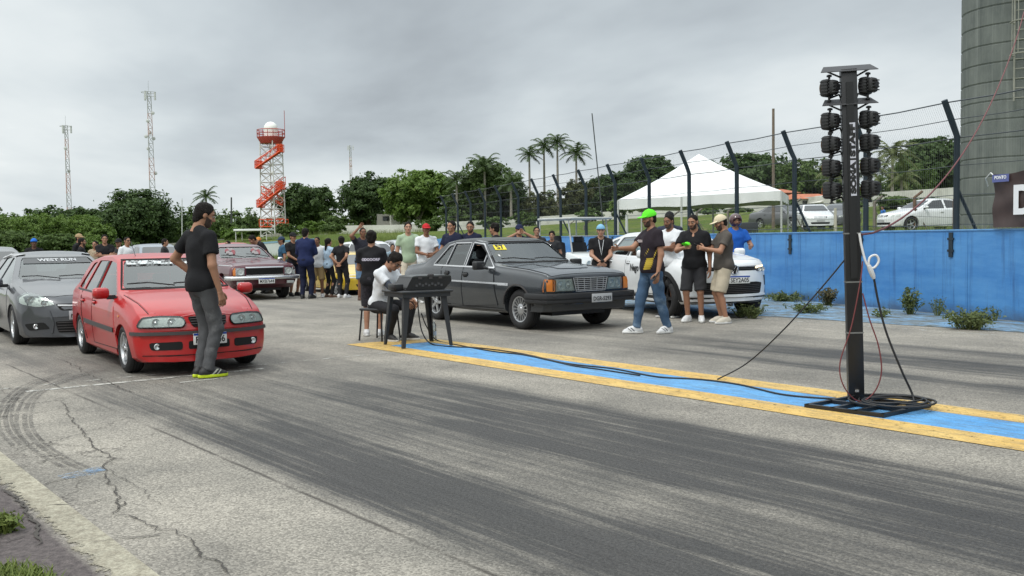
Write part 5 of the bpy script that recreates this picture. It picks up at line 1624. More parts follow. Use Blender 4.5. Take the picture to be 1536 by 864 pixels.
def asphalt_mat():
 b = NB('asphalt')
 b.p.inputs['Roughness'].default_value = .82
 b.p.inputs['Specular IOR Level'].default_value = .35
 sx = b.N('ShaderNodeSeparateXYZ'); b.L(b.obj, sx.inputs[0])
 u, v = sx.outputs[0], sx.outputs[1]
 wob = b.math('MULTIPLY', b.math('SUBTRACT', b.noise(b.mapping(b.obj, sc=(.16, 1.6, 1)), 1., 6, .7), .5), .55)
 vw = b.math('ADD', v, wob)
 base = b.mix(b.rng(b.noise(b.obj, .8, 8, .68), .36, .64), S(128, 124, 116), S(161, 155, 144))
 base = b.mix(b.rng(b.noise(b.mapping(b.obj, sc=(.12, .9, 1)), 1.6, 5, .65), .42, .70, 0, .45), base, S(108, 104, 99))
 vo = b.N('ShaderNodeTexVoronoi'); b.L(b.obj, vo.inputs['Vector']); vo.inputs['Scale'].default_value = 95
 ag = b.rng(vo.outputs['Color'], .2, .95, .62, 1.36)
 sc = b.N('ShaderNodeVectorMath'); sc.operation = 'SCALE'; b.L(base, sc.inputs[0]); b.L(ag, sc.inputs['Scale'])
 grit = b.noise(b.obj, 55, 4, .75)
 s2 = b.N('ShaderNodeVectorMath'); s2.operation = 'SCALE'; b.L(sc.outputs[0], s2.inputs[0]); b.L(b.rng(grit, .3, .7, .74, 1.22), s2.inputs['Scale'])
 col = s2.outputs[0]
 st1 = b.noise(b.mapping(b.obj, sc=(.11, 5.0, 1)), 1.5, 8, .72)
 st2 = b.noise(b.mapping(b.obj, sc=(.035, 24, 1)), 1.5, 9, .8)
 st3 = b.noise(b.mapping(b.obj, sc=(.35, 1.1, 1)), 1.0, 6, .65)
 tot = None
 for c, hw, soft, k in ((-3.45, .48, .12, 1.0), (-1.62, .80, .2, .95), (-2.4, 1.55, .2, .62), (2.55, .30, .2, .8), (3.65, .50, .25, 1.0), (4.9, .30, .2, .6), (3.5, 1.8, .4, .35)):
  q = b.math('MULTIPLY', band(b, vw, c, hw, soft), k)
  tot = q if tot is None else b.math('MAXIMUM', tot, q)
 grow = b.rng(u, 1.0, 6.5, .45, 1.15, True)
 patch = b.math('ADD', b.rng(st1, .32, .60, .55, 1.35), b.math('MULTIPLY', b.rng(st3, .40, .60, -.45, .30), .8))
 fine = b.rng(st2, .36, .64, .55, 1.25)
 rub = b.math('MULTIPLY', b.math('MULTIPLY', tot, grow), b.math('MULTIPLY', patch, fine), clamp=True)
 rub = b.math('MULTIPLY', rub, .94, clamp=True)
 rubc = b.mix(b.rng(b.math('ADD', b.math('MULTIPLY', grit, .5), b.math('MULTIPLY', st2, .6)), .40, .68), S(20, 20, 22), S(70, 69, 68))
 col = b.mix(rub, col, rubc)
 chip = b.math('MULTIPLY', b.rng(b.noise(b.mapping(b.obj, sc=(.5, 1.8, 1)), 2.2, 9, .8), .645, .70), b.rng(tot, .3, .8))
 col = b.mix(b.math('MULTIPLY', chip, .75), col, S(150, 146, 128))
 sh = b.rng(b.math('ADD', v, b.math('MULTIPLY', b.math('SUBTRACT', b.noise(b.obj, 3., 5, .7), .5), .12)), -5.34, -5.28, 1., 0.)
 shc = b.mix(b.rng(b.noise(b.obj, 28, 5, .75), .35, .65), S(66, 60, 60), S(104, 96, 94))
 col = b.mix(sh, col, shc)
 seam = b.math('MULTIPLY', band(b, b.math('ADD', v, b.math('MULTIPLY', b.math('SUBTRACT', b.noise(b.obj, 1.5, 6, .7), .5), .05)), -4.02, .012, .010), b.rng(b.noise(b.obj, 1.1, 4), .36, .5))
 col = b.mix(b.math('MULTIPLY', seam, .8), col, S(58, 54, 50))
 vc = b.N('ShaderNodeTexVoronoi'); vc.feature = 'DISTANCE_TO_EDGE'; vc.inputs['Scale'].default_value = .85
 dv = b.N('ShaderNodeVectorMath'); dv.operation = 'ADD'
 nd = b.N('ShaderNodeVectorMath'); nd.operation = 'SCALE'; b.L(b.noise(b.obj, 2.4, 7, .7, out='Color'), nd.inputs[0]); nd.inputs['Scale'].default_value = .75
 b.L(b.obj, dv.inputs[0]); b.L(nd.outputs[0], dv.inputs[1]); b.L(dv.outputs[0], vc.inputs['Vector'])
 cr = b.math('MULTIPLY', b.rng(vc.outputs['Distance'], .002, .011, 1., 0.), b.rng(b.noise(b.obj, .55, 3), .44, .58))
 cr = b.math('MULTIPLY', cr, b.rng(v, -3.6, -4.6, .25, 1.))
 col = b.mix(b.math('MULTIPLY', cr, .75), col, S(50, 46, 44))
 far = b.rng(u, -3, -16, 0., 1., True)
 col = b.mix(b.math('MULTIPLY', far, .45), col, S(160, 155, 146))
 b.color(col)
 ro = b.math('SUBTRACT', b.rng(grit, .3, .7, .92, .78), b.math('MULTIPLY', rub, .20)); b.L(ro, b.p.inputs['Roughness'])
 hgt = b.math('ADD', b.math('MULTIPLY', vo.outputs['Distance'], -.6), b.math('MULTIPLY', grit, .8))
 hgt = b.math('SUBTRACT', hgt, b.math('MULTIPLY', cr, .9))
 b.L(b.bump(hgt, .55, .012), b.p.inputs['Normal'])
 return b.m
def grass_mat(name='grass ground'):
 b = NB(name); b.p.inputs['Roughness'].default_value = .95; b.p.inputs['Specular IOR Level'].default_value = .15
 c = b.mix(b.rng(b.noise(b.obj, .12, 6, .65), .38, .62), (.085, .125, .022), (.15, .17, .035))
 c = b.mix(b.rng(b.noise(b.obj, .9, 8, .75), .40, .62), c, (.055, .10, .018))
 c = b.mix(b.rng(b.noise(b.obj, .35, 6, .7), .58, .70), c, (.22, .19, .10))
 c = b.mix(b.rng(b.noise(b.obj, 9, 4, .8), .45, .72, 0, .6), c, (.16, .20, .05))
 b.color(c)
 b.L(b.bump(b.noise(b.obj, 14, 6, .8), .8, .15), b.p.inputs['Normal'])
 return b.m
def sheet_uv(name, poly, z, m, kind='structure', step=None):
 """flat sheet in track coordinates; its own axes are u, v so that the material runs along the track"""
 me = bpy.data.meshes.new(name)
 me.from_pydata([(p[0], p[1], 0) for p in poly], [], [tuple(range(len(poly)))])
 bm = bmesh.new(); bm.from_mesh(me)
 bmesh.ops.triangulate(bm, faces=bm.faces)
 for f in bm.faces:
  if f.normal.z < 0: f.normal_flip()
 bm.to_mesh(me); bm.free(); me.update()
 o = link(name, me, m)
 M_ = Matrix(((TU.x, TV.x, 0, T0.x), (TU.y, TV.y, 0, T0.y), (0, 0, 1, z), (0, 0, 0, 1)))
 o.matrix_world = M_
 if kind: o['kind'] = kind
 return o
def paint_mat(name, col, col2, wear, wear_scale=6., dark=(.08, .08, .08), rough=.6, dirt=.5):
 b = NB(name); b.p.inputs['Roughness'].default_value = rough
 c = b.mix(b.rng(b.noise(b.obj, 2.2, 6, .7), .35, .65), col, col2)
 c = b.mix(b.rng(b.noise(b.mapping(b.obj, sc=(.6, 3, 1)), 5., 8, .75), .46, .66, 0, dirt), c, dark)
 c = b.mix(b.rng(b.noise(b.mapping(b.obj, sc=(.15, 2.2, 1)), 2.2, 8, .75), .50, .66, 0, .38), c, (.16, .16, .155))
 vo = b.N('ShaderNodeTexVoronoi'); b.L(b.obj, vo.inputs['Vector']); vo.inputs['Scale'].default_value = 95
 c2 = b.N('ShaderNodeVectorMath'); c2.operation = 'SCALE'; b.L(c, c2.inputs[0]); b.L(b.rng(vo.outputs['Color'], .2, .95, .86, 1.10), c2.inputs['Scale'])
 b.color(c2.outputs[0])
 if wear > 0:
  n = b.noise(b.obj, wear_scale, 10, .8)
  b.worn(b.rng(n, wear - .03, wear + .03, 0., 1.))
 b.L(b.bump(b.math('ADD', vo.outputs['Distance'], b.noise(b.obj, 55, 4, .75)), .35, .01), b.p.inputs['Normal'])
 return b.m
def crack_line(pts_px, w, seed, name='crack'):
 rg = random.Random(seed)
 P = [G(*p) for p in pts_px]
 out = []
 for a, b in zip(P[:-1], P[1:]):
  n = max(3, int((b - a).length / .035))
  side = (b - a).normalized().cross(Vector((0, 0, 1)))
  off = 0
  for i in range(n):
   off = off * .75 + rg.uniform(-.016, .016)
   out.append(a.lerp(b, i / n) + side * off)
 out.append(P[-1])
 vs, fs = [], []
 for i, p in enumerate(out):
  t = out[min(i + 1, len(out) - 1)] - out[max(i - 1, 0)]; t.normalize()
  s_ = Vector((-t.y, t.x, 0)); ww = w * rg.uniform(.2, .9) * min(1, i / 3 + .2, (len(out) - 1 - i) / 3 + .2)
  vs += [p + s_ * ww / 2, p - s_ * ww / 2]
 fs = [(2 * i, 2 * i + 1, 2 * i + 3, 2 * i + 2) for i in range(len(out) - 1)]
 return vs, fs
def ground():
 ts = np.concatenate([np.linspace(-400, -30, 8)[:-1], np.arange(-30, 170, 4.0), np.linspace(170, 900, 10)])
 ns = np.concatenate([np.linspace(-900, -150, 8)[:-1], np.arange(-150, 0, 4.0), [0.0, .14, .16], np.arange(3, 90, 4.0), np.linspace(90, 900, 9)])
 vs, fs = [], []
 for t in ts:
  for n in ns:
   p = W0 + WD * t + WN * n
   dist = p.length
   z = ter(p.x, p.y)
   if abs(n - .14) < 1e-6: z = shepard(CTRL_L, p.x, p.y) if t > 62 else -.05
   if dist > 260: z = 2.0 if n > 0 else .0
   vs.append((p.x, p.y, z))
 k = len(ns)
 for i in range(len(ts) - 1):
  for j in range(k - 1): fs.append((i * k + j, (i + 1) * k + j, (i + 1) * k + j + 1, i * k + j + 1))
 me = bpy.data.meshes.new('ground'); me.from_pydata(vs, [], fs)
 bm = bmesh.new(); bm.from_mesh(me); bmesh.ops.recalc_face_normals(bm, faces=bm.faces)
 if sum(f.normal.z for f in bm.faces) < 0: bmesh.ops.reverse_faces(bm, faces=bm.faces)
 bm.to_mesh(me); bm.free()
 o = link('ground', me, grass_mat(), None, 180); o['kind'] = 'structure'
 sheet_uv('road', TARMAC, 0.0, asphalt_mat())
 blue = paint_mat('blue road paint', S(72, 142, 200), S(98, 164, 214), .36, 16., dark=S(84, 106, 124), dirt=.8)
 yel = paint_mat('yellow road paint', S(206, 166, 84), S(218, 184, 108), .41, 14., dark=S(146, 124, 84), dirt=.85)
 sheet_uv('road_marking_blue', [(.55, .36), (22, .36), (22, .95), (.55, .95)], .004, blue)
 for a in ([(0, 0), (22, 0), (22, .358), (0, .358)], [(.0, .952), (22, .952), (22, 1.27), (.35, 1.27)], [(0, .362), (.545, .362), (.545, .948), (0.12, .948)]):
  sheet_uv('road_marking_yellow', a, .005, yel)
 wht = paint_mat('worn white paint', S(196, 194, 186), S(176, 174, 166), .47, 7., dark=S(130, 128, 122))
 sheet_uv('start_line', [(1.56, -4.35), (1.66, -4.35), (1.66, -1.9), (1.56, -1.9)], .004, wht)
 wh2 = paint_mat('very worn white paint', S(186, 184, 176), S(170, 168, 160), .52, 7., dark=S(130, 128, 122))
 sheet_uv('staging_line', [(1.20, -5.3), (1.26, -5.3), (1.30, -.05), (1.24, -.05)], .004, wh2)
 sheet_uv('lane_line', [(2.02, -3.0), (2.09, -3.02), (2.07, -2.55), (2.0, -2.55)], .004, wh2)
 b = NB('edge line paint'); b.p.inputs['Roughness'].default_value = .8
 c = b.mix(b.rng(b.noise(b.obj, 3, 7, .7), .35, .65), S(188, 182, 162), S(154, 149, 132))
 c = b.mix(b.rng(b.noise(b.obj, 14, 6, .8), .42, .62, 0, .85), c, S(128, 120, 104))
 vo = b.N('ShaderNodeTexVoronoi'); b.L(b.obj, vo.inputs['Vector']); vo.inputs['Scale'].default_value = 95
 c2 = b.N('ShaderNodeVectorMath'); c2.operation = 'SCALE'; b.L(c, c2.inputs[0]); b.L(b.rng(vo.outputs['Color'], .2, .95, .74, 1.12), c2.inputs['Scale']); b.color(c2.outputs[0])
 sx = b.N('ShaderNodeSeparateXYZ'); b.L(b.obj, sx.inputs[0])
 edge = b.math('ADD', b.rng(sx.outputs[1], -5.35, -5.15, -.42, .30), b.math('MULTIPLY', b.math('SUBTRACT', b.noise(b.obj, 7, 10, .82), .36), 1.5))
 b.worn(b.rng(edge, .0, .05)); b.L(b.bump(b.noise(b.obj, 40, 5, .8), .6, .01), b.p.inputs['Normal'])
 sheet_uv('edge_line', [(-1, -5.36), (22, -5.38), (22, -5.12), (-1, -5.12)], .005, b.m)
 sheet_uv('far_edge_line', [(-2, 7.02), (14, 6.92), (14, 7.0), (-2, 7.12)], .004, wh2)
 b = NB('blue apron'); b.p.inputs['Roughness'].default_value = .7
 c = b.mix(b.rng(b.noise(b.obj, 2, 7, .7), .35, .65), S(96, 146, 188), S(136, 168, 194))
 c = b.mix(b.rng(b.noise(b.mapping(b.obj, sc=(.5, 1.6, 1)), 2.6, 9, .78), .44, .54, 0, .9), c, S(104, 106, 100))
 c = b.mix(b.rng(b.noise(b.obj, 5, 8, .8), .52, .62), c, S(74, 76, 56)); b.color(c)
 b.L(b.bump(b.noise(b.obj, 12, 7, .8), .8, .04), b.p.inputs['Normal'])
 aw = []
 for t in (-8, 0, 20, 30): 
  q = W0 + WD * t - T0; aw.append((q.dot(TU), q.dot(TV)))
 sheet_uv('apron', [(12.5, 7.55), (5.5, 7.62), (-1.0, 7.5), (-14, 8.3)] + aw[::-1], .006, b.m)
 vs, fs = [], []
 for i, (pts, w) in enumerate((([(96, 605), (118, 640), (140, 668), (170, 690), (160, 705), (172, 728), (178, 750), (172, 770), (205, 778), (235, 795), (262, 797), (285, 812), (295, 835), (338, 846), (345, 864)], .013),
                                  ([(0, 702), (40, 700), (75, 690), (118, 684)], .012), ([(55, 730), (100, 718), (150, 706)], .012), ([(62, 760), (132, 757), (165, 748)], .012),
                                  ([(132, 818), (200, 808), (258, 798)], .013), ([(60, 655), (90, 668), (128, 672)], .010), ([(0, 676), (28, 676), (60, 660)], .010),
                                  ([(0, 735), (22, 752), (45, 775), (55, 800), (52, 820)], .028), ([(0, 792), (30, 782), (52, 770)], .014), ([(0, 820), (28, 808), (55, 800)], .014),
                                  ([(172, 770), (185, 758), (178, 752)], .012), ([(95, 540), (130, 560), (170, 578), (200, 590)], .012), ([(150, 700), (215, 738), (240, 760)], .006))):
  v, f = crack_line(pts, w, i); b0 = len(vs); vs += [p + Vector((0, 0, .0075)) for p in v]; fs += [tuple(q + b0 for q in r_) for r_ in f]
 me = bpy.data.meshes.new('road_cracks'); me.from_pydata(vs, [], fs)
 o = link('road_cracks', me, mat('crack dirt', S(68, 64, 60), .95)); o['kind'] = 'structure'
 b = NB('skid rubber'); b.p.inputs['Roughness'].default_value = .7; b.color(S(72, 69, 67))
 n = b.noise(b.obj, 4, 9, .8)
 b.worn(b.math('MULTIPLY', b.rng(n, .36, .62), .48))
 vs, fs = [], []
 for i, (pts, w) in enumerate((([(150, 556), (95, 572), (55, 590), (38, 612), (36, 640), (52, 665), (85, 688), (120, 705)], .10), ([(100, 560), (52, 574), (22, 592), (8, 618), (10, 645), (30, 668)], .09), ([(90, 565), (45, 582), (16, 605), (2, 630)], .05))):
  P = [G(*p) for p in pts]
  Q = []
  for j in range(len(P) - 1):
   p0, p1, p2, p3 = P[max(j - 1, 0)], P[j], P[j + 1], P[min(j + 2, len(P) - 1)]
   for t in np.linspace(0, 1, 7)[:-1]:
    Q.append(.5 * ((2 * p1) + (-p0 + p2) * t + (2 * p0 - 5 * p1 + 4 * p2 - p3) * t * t + (-p0 + 3 * p1 - 3 * p2 + p3) * t ** 3))
  Q.append(P[-1])
  for k_, dw in ((-.5, .35), (0.1, .4), (.55, .3)):
   b0 = len(vs)
   for j, p in enumerate(Q):
    t = (Q[min(j + 1, len(Q) - 1)] - Q[max(j - 1, 0)]).normalized(); s_ = Vector((-t.y, t.x, 0))
    c = p + s_ * w * k_
    vs += [c + s_ * w * dw / 2 + Vector((0, 0, .005)), c - s_ * w * dw / 2 + Vector((0, 0, .005))]
   fs += [(b0 + 2 * j, b0 + 2 * j + 1, b0 + 2 * j + 3, b0 + 2 * j + 2) for j in range(len(Q) - 1)]
 me = bpy.data.meshes.new('skid_marks'); me.from_pydata(vs, [], fs)
 o = link('skid_marks', me, b.m); o['kind'] = 'structure'
 b = NB('blue spill'); b.color(S(96, 146, 190)); b.worn(b.math('MULTIPLY', b.rng(b.noise(b.obj, 9, 8, .8), .46, .62), .55))
 P = [G(*p) for p in ((86, 715), (150, 700), (160, 706), (140, 714), (95, 720))]
 me = bpy.data.meshes.new('paint_spill'); me.from_pydata([p + Vector((0, 0, .006)) for p in P], [], [tuple(range(5))])
 o = link('paint_spill', me, b.m); o['kind'] = 'structure'
# ------------------------------------------------------------------ leaves, trees, palms, weeds
def leaf_mat(name, c1, c2, tr=.25):
 b = NB(name); b.p.inputs['Roughness'].default_value = .6; b.p.inputs['Specular IOR Level'].default_value = .3
 oi = b.N('ShaderNodeObjectInfo')
 g = b.N('ShaderNodeNewGeometry')
 v = b.math('ADD', b.math('MULTIPLY', g.outputs['Random Per Island'], .65), b.math('MULTIPLY', b.noise(b.obj, .8, 3), .6))
 c = b.mix(b.rng(v, .15, .95), c1, c2)
 b.color(c)
 o = [n for n in b.nt.nodes if n.type == 'OUTPUT_MATERIAL'][0]
 t = b.N('ShaderNodeBsdfTranslucent'); b.L(c, t.inputs[0]); mx = b.N('ShaderNodeMixShader'); mx.inputs[0].default_value = tr
 b.L(b.p.outputs[0], mx.inputs[1]); b.L(t.outputs[0], mx.inputs[2]); b.L(mx.outputs[0], o.inputs[0])
 return b.m
def leaves_mesh(centres, normals, size, rg, asp=1.6):
 """one bent leaf-shaped quad pair per centre"""
 n = len(centres)
 C = np.asarray(centres); Nn = np.asarray(normals) + rg.normal(size=(n, 3)) * .55
 Nn /= np.linalg.norm(Nn, axis=1)[:, None] + 1e-9
 A = rg.normal(size=(n, 3)); A -= Nn * (A * Nn).sum(1)[:, None]; A /= np.linalg.norm(A, axis=1)[:, None] + 1e-9
 B = np.cross(Nn, A)
 s = (size * rg.uniform(.55, 1.35, n))[:, None]
 V = np.empty((n, 4, 3))
 V[:, 0] = C - A * s * asp * .5
 V[:, 1] = C + B * s * .42 + Nn * s * .12
 V[:, 2] = C + A * s * asp * .5 - Nn * s * .15
 V[:, 3] = C - B * s * .42 + Nn * s * .12
 return V.reshape(-1, 3), np.arange(n * 4).reshape(n, 4)
def crown_points(lobes, n, rg, fill=.35):
 """points spread through lobes (centre, radii): most near the skin, some inside; clumped"""
 cs, ns = [], []
 wts = np.array([r[0] * r[1] + r[1] * r[2] + r[0] * r[2] for c, r in lobes]); wts = wts / wts.sum()
 for (c, r), w in zip(lobes, wts):
  k = int(n * w)
  ncl = max(6, k // 40)
  d = rg.normal(size=(ncl, 3)); d /= np.linalg.norm(d, axis=1)[:, None]
  rad = np.where(rg.random(ncl) < fill, rg.uniform(.45, .85, ncl), rg.uniform(.84, 1.06, ncl))
  pc = d * rad[:, None]
  idx = rg.integers(0, ncl, k)
  p = pc[idx] + rg.normal(size=(k, 3)) * .11
  q = p * np.array(r) + np.array(c)
  nn = p / (np.linalg.norm(p, axis=1)[:, None] + 1e-6) * .7 + np.array((0, 0, .6))
  cs.append(q); ns.append(nn)
 return np.concatenate(cs), np.concatenate(ns)
BARK = mat('bark', (.12, .095, .07), .9, var=.25, vs=5, bump=.8, bs=12)
BARKP = mat('pale bark', (.26, .24, .20), .9, var=.2, vs=5, bump=.5, bs=12)
LEAF = {}
def tree(label, base, H, Wd, leaf, seed, n=5200, trunk=.35, ls=None, group=None, shape='round', name='tree', bark=None):
 """base: ground point; H total height, Wd crown width; trunk: share of bare trunk"""
 rg = np.random.default_rng(seed)
 r = empty(name, base, 0)
 tag(r, label, 'tree', group)
 th = H * trunk
 lobes = []
 ch = H - th
 nl = 9 if shape != 'dome' else 13
 for i in range(nl):
  a = 2 * math.pi * i / nl * 1.7 + rg.uniform(0, 1); q = rg.uniform(.2, .62)
  z = th + ch * rg.uniform(.22, .72)
  if shape == 'dome': z = th + ch * (.22 + .5 * (1 - q) * rg.uniform(.7, 1.1))
  rr = Wd * rg.uniform(.25, .35)
  lobes.append(((math.cos(a) * Wd * .5 * q, math.sin(a) * Wd * .5 * q, z), (rr, rr, min(rr * rg.uniform(.65, .9), ch * .34))))
 lobes.append(((0, 0, th + ch * .66), (Wd * .30, Wd * .30, ch * .34)))
 lobes.append(((0, 0, th + ch * .35), (Wd * .38, Wd * .38, ch * .32)))
 C, Nn = crown_points(lobes, int(n * 1.9), rg)
 zz = C[:, 2]; C[:, 2] = np.minimum(zz, H - .02 * ch * rg.random(len(zz)))
 V, F = leaves_mesh(C, Nn, (ls or Wd * .055) * .74, rg)
 link('crown', mesh_np('crown', V, F), leaf, r)
 t = MB()
 k = max(.08, H * .022)
 lean = rg.normal(size=2) * H * .02
 pts = [Vector((0, 0, -.4)), Vector((lean[0] * .5, lean[1] * .5, th * .6)), Vector((lean[0], lean[1], th)), Vector((lean[0] * .6, lean[1] * .6, th + ch * .45))]
 t.tube(pts, [k * 1.5, k * 1.1, k, k * .4], 8)
 for c, rr in lobes[:-2]:
  c = Vector(c); t.tube([pts[1].lerp(pts[2], rg.uniform(.4, 1)), (pts[2] + c) * .5 + Vector((0, 0, -.04 * H)), c], [k * .55, k * .38, k * .12], 5)
 t.build('trunk', bark or BARK, r, 60)
 return r
def frond(mb, o, d, L, droop, rg, width=.32, n=9, up=0.4):
 """feather leaf: rachis with leaflets both sides"""
 d = Vector(d).normalized()
 side = d.cross(Vector((0, 0, 1))).normalized()
 p = Vector(o); v = d * math.cos(up) + Vector((0, 0, math.sin(up)))
 pts = [p.copy()]
 for i in range(n):
  p = p + v.normalized() * (L / n); pts.append(p.copy())
  v = v + Vector((0, 0, -droop * (.5 + i / n)))
 for i in range(1, n):
  t = (pts[i + 1] - pts[i - 1]).normalized() if i < n else (pts[i] - pts[i - 1])
  w = L * width * math.sin(math.pi * (i / n) ** .8 * .92 + .12)
  for s_ in (-1, 1):
   for e in (0, .5):
    b = pts[i].lerp(pts[min(i + 1, n)], e)
    tip = b + side * s_ * w * rg.uniform(.85, 1.1) + t * w * .45 + Vector((0, 0, -w * rg.uniform(.25, .6)))
    hw = t * L * .030
    mb.add([b - hw, b + hw, tip], [(0, 1, 2)])
 mb.tube(pts, [L * .012 * (1 - .8 * i / n) + .004 for i in range(n + 1)], 4, cap=False)
def palm(label, base, H, L, leaf, seed, nf=17, group=None, rad=.16, lean=0., name='palm_tree', droop=.17, shaft=True):
 rg = np.random.default_rng(seed)
 r = empty(name, base, 0); tag(r, label, 'palm tree', group)
 th = H - L * .45
 lx = Vector((lean * H, 0, 0))
 t = MB(); P = [Vector((0, 0, -.3)) + lx * 0, lx * .3 + Vector((0, 0, th * .4)), lx * .7 + Vector((0, 0, th * .75)), lx + Vector((0, 0, th))]
 t.tube(P, [rad * 1.25, rad, rad * .85, rad * .7], 9); t.build('trunk', BARKP, r, 60)
 if shaft:
  MB().tube([P[-1] - Vector((0, 0, .1)), P[-1] + Vector((0, 0, L * .22))], [rad * .8, rad * .45], 8).build('crown_shaft', mat('palm shaft', (.09, .15, .03), .6), r, 60)
 m = MB(); top = P[-1] + Vector((0, 0, L * (.20 if shaft else .03)))
 for i in range(nf):
  a = 2.39996 * i + rg.uniform(-.2, .2); up = 1.15 - 1.45 * (i / nf)
  frond(m, top, (math.cos(a), math.sin(a), 0), L * rg.uniform(.85, 1.1), droop * rg.uniform(.8, 1.2), rg, .24, 9, up)
 m.build('crown', leaf, r, None, fix=False)
 return r
def weed(label, base, H, leaf, seed, name='weed', n=14, spread=.5, ls=.06, bush=False, group=None, cat='weed'):
 rg = np.random.default_rng(seed)
 r = empty(name, base, 0); tag(r, label, cat, group)
 m = MB(); C, Nn = [], []
 for i in range(n):
  a = rg.uniform(0, 6.283); h_ = H * rg.uniform(.55, 1.05); s_ = spread * rg.uniform(.1, 1)
  d = Vector((math.cos(a), math.sin(a), 0)); b = d * s_ * .25
  tip = d * s_ + Vector((0, 0, h_))
  pts = [b, b.lerp(tip, .5) + Vector((0, 0, h_ * .12)), tip]
  m.tube(pts, [.006, .005, .002], 4, cap=False)
  for k in range(16 if bush else 9):
   t = rg.uniform(.25, 1.0)
   q = pts[0].lerp(pts[1], t * 2) if t < .5 else pts[1].lerp(pts[2], t * 2 - 1)
   C.append(np.array(q) + rg.normal(size=3) * ls * .9); Nn.append(np.array((d.x * .4, d.y * .4, .8)))
 m.build('stem', mat('weed stem', (.10, .12, .04), .8), r)
 V, F = leaves_mesh(C, Nn, ls, rg, 2.0)
 link('foliage', mesh_np('foliage', V, F), leaf, r)
 return r
def grass_blades(name, centres, hgt, leaf, rg, spread=.10, per=26):
 m_v, m_f = [], []
 for c in centres:
  for i in range(per):
   a = rg.uniform(0, 6.283); d = np.array((math.cos(a), math.sin(a), 0))
   b = np.array(c) + np.array((*rg.normal(size=2) * spread, 0)); h_ = hgt * rg.uniform(.4, 1.1); s_ = np.array((-d[1], d[0], 0)) * .006
   mid = b + d * h_ * .18 + np.array((0, 0, h_ * .6)); tip = b + d * h_ * .55 + np.array((0, 0, h_ * rg.uniform(.75, 1.05)))
   k = len(m_v); m_v += [b - s_, b + s_, mid + s_ * .7, mid - s_ * .7, tip, tip + s_ * .1]
   m_f += [(k, k + 1, k + 2, k + 3), (k + 3, k + 2, k + 5, k + 4)]
 o = link(name, mesh_np(name, m_v, m_f), leaf); o['kind'] = 'stuff'
 return o
# ------------------------------------------------------------------ structures round the track
def gz(px, depth):
 """ground point at a depth along the line of sight of px"""
 q = D(px, 400, depth)
 return Vector((q.x, q.y, ter(q.x, q.y)))
def blue_wall():
 b = NB('blue wall paint'); b.p.inputs['Roughness'].default_value = .55
 c = b.mix(b.rng(b.noise(b.mapping(b.obj, sc=(.25, .25, 1.4)), 1.6, 6, .7), .35, .65), S(54, 118, 182), S(88, 148, 202))
 c = b.mix(b.rng(b.noise(b.obj, 6, 8, .75), .5, .75, 0, .55), c, S(92, 144, 192))
 st = b.noise(b.mapping(b.obj, sc=(5, 5, .35)), 1.5, 7, .7)
 sx = b.N('ShaderNodeSeparateXYZ'); b.L(b.obj, sx.inputs[0])
 low = b.rng(b.math('ADD', sx.outputs[2], b.math('MULTIPLY', b.math('SUBTRACT', b.noise(b.obj, 3.5, 8, .75), .5), .55)), .0, .22, .9, 0.)
 c = b.mix(b.math('MULTIPLY', b.rng(st, .52, .70), .6), c, S(44, 84, 134))
 c = b.mix(low, c, S(70, 96, 128)); b.color(c)
 b.L(b.bump(b.noise(b.obj, 24, 6, .7), .25, .01), b.p.inputs['Normal'])
 r = empty('barrier_wall', W0); tag(r, 'long blue painted concrete barrier wall along the track under the tall fence', 'wall')
 ang = math.atan2(WD.y, WD.x)
 r.rotation_euler = (0, 0, ang)                     # local x along the wall away from the camera, local -y outwards
 m = MB()
 t = -6.0
 while t < 38:
  m.box((t + 1.2, -.1, .715), (2.39, .2, 1.43)); t += 2.4
 m.build('wall', b.m, r, 30)
 m = MB(); m.box((16.2, -.1, 1.445), (44.4, .23, .03), bev=.008); m.build('coping', mat('blue coping', S(92, 140, 186), .6, var=.2, vs=4), r)
 m = MB(); m.box((16.2, -.10, .66), (44.2, .16, 1.30)); m.build('wall_core', mat('wall joint', S(38, 70, 112), .8), r)
 f = empty('safety_fence', W0); f.rotation_euler = (0, 0, ang)
 tag(f, 'tall wire safety fence with dark bent posts standing on the blue wall', 'fence')
 pm = mat('post paint', S(28, 42, 51), .5, var=.2, vs=4)
 for k in range(-3, 16):
  t = 1.58 + 2.4 * k
  m = MB()
  jig = .03 * math.sin(k * 7.3)
  m.tube([(t, -.1, 1.15), (t, -.1, 3.04), (t + jig, -.02, 3.22), (t + jig, .17, 3.64)], .052, 10)
  o = m.build('post', pm, f, 60)
  q = MB(); q.box((t, .012, 1.20), (.09, .02, .42)); q.box((t, .018, 1.10), (.14, .02, .04)); q.box((t, .018, 1.30), (.14, .02, .04))
  q.build('post_bracket', pm, o)
  if k % 2 == 0:
   q = MB(); q.tube([(t, -.12, 2.15), (t - .1, -.62, 1.1)], .028, 6); q.build('brace', pm, o)
 w = MB()
 for i in range(0, 868):
  t = -5.5 + i * .05
  a = .0016
  z0 = 1.46
  for (y0, za), (y1, zb) in (((-.155, z0), (-.155, 3.05)), ((-.155, 3.05), (.11, 3.60))):
   w.add([(t - a, y0, za), (t + a, y0, za), (t + a, y1, zb), (t - a, y1, zb)], [(0, 1, 2, 3)])
 w.build('wire_mesh', mat('galvanised wire', S(120, 124, 126), .5, .5), f, None, fix=False)
 w = MB()
 for y, z, r_ in ((-.15, 1.55, .006), (-.155, 2.05, .006), (-.155, 2.55, .006), (-.155, 3.02, .009), (-.02, 3.32, .007), (.13, 3.60, .011)):
  pts = []
  for k in range(-3, 16):
   t = 1.58 + 2.4 * k
   pts += [(t, y, z), (t + 1.2, y, z - .02)]
  w.tube(pts, r_, 4)
 w.build('cable', mat('fence cable', S(70, 74, 76), .5, .5), f)
 return r
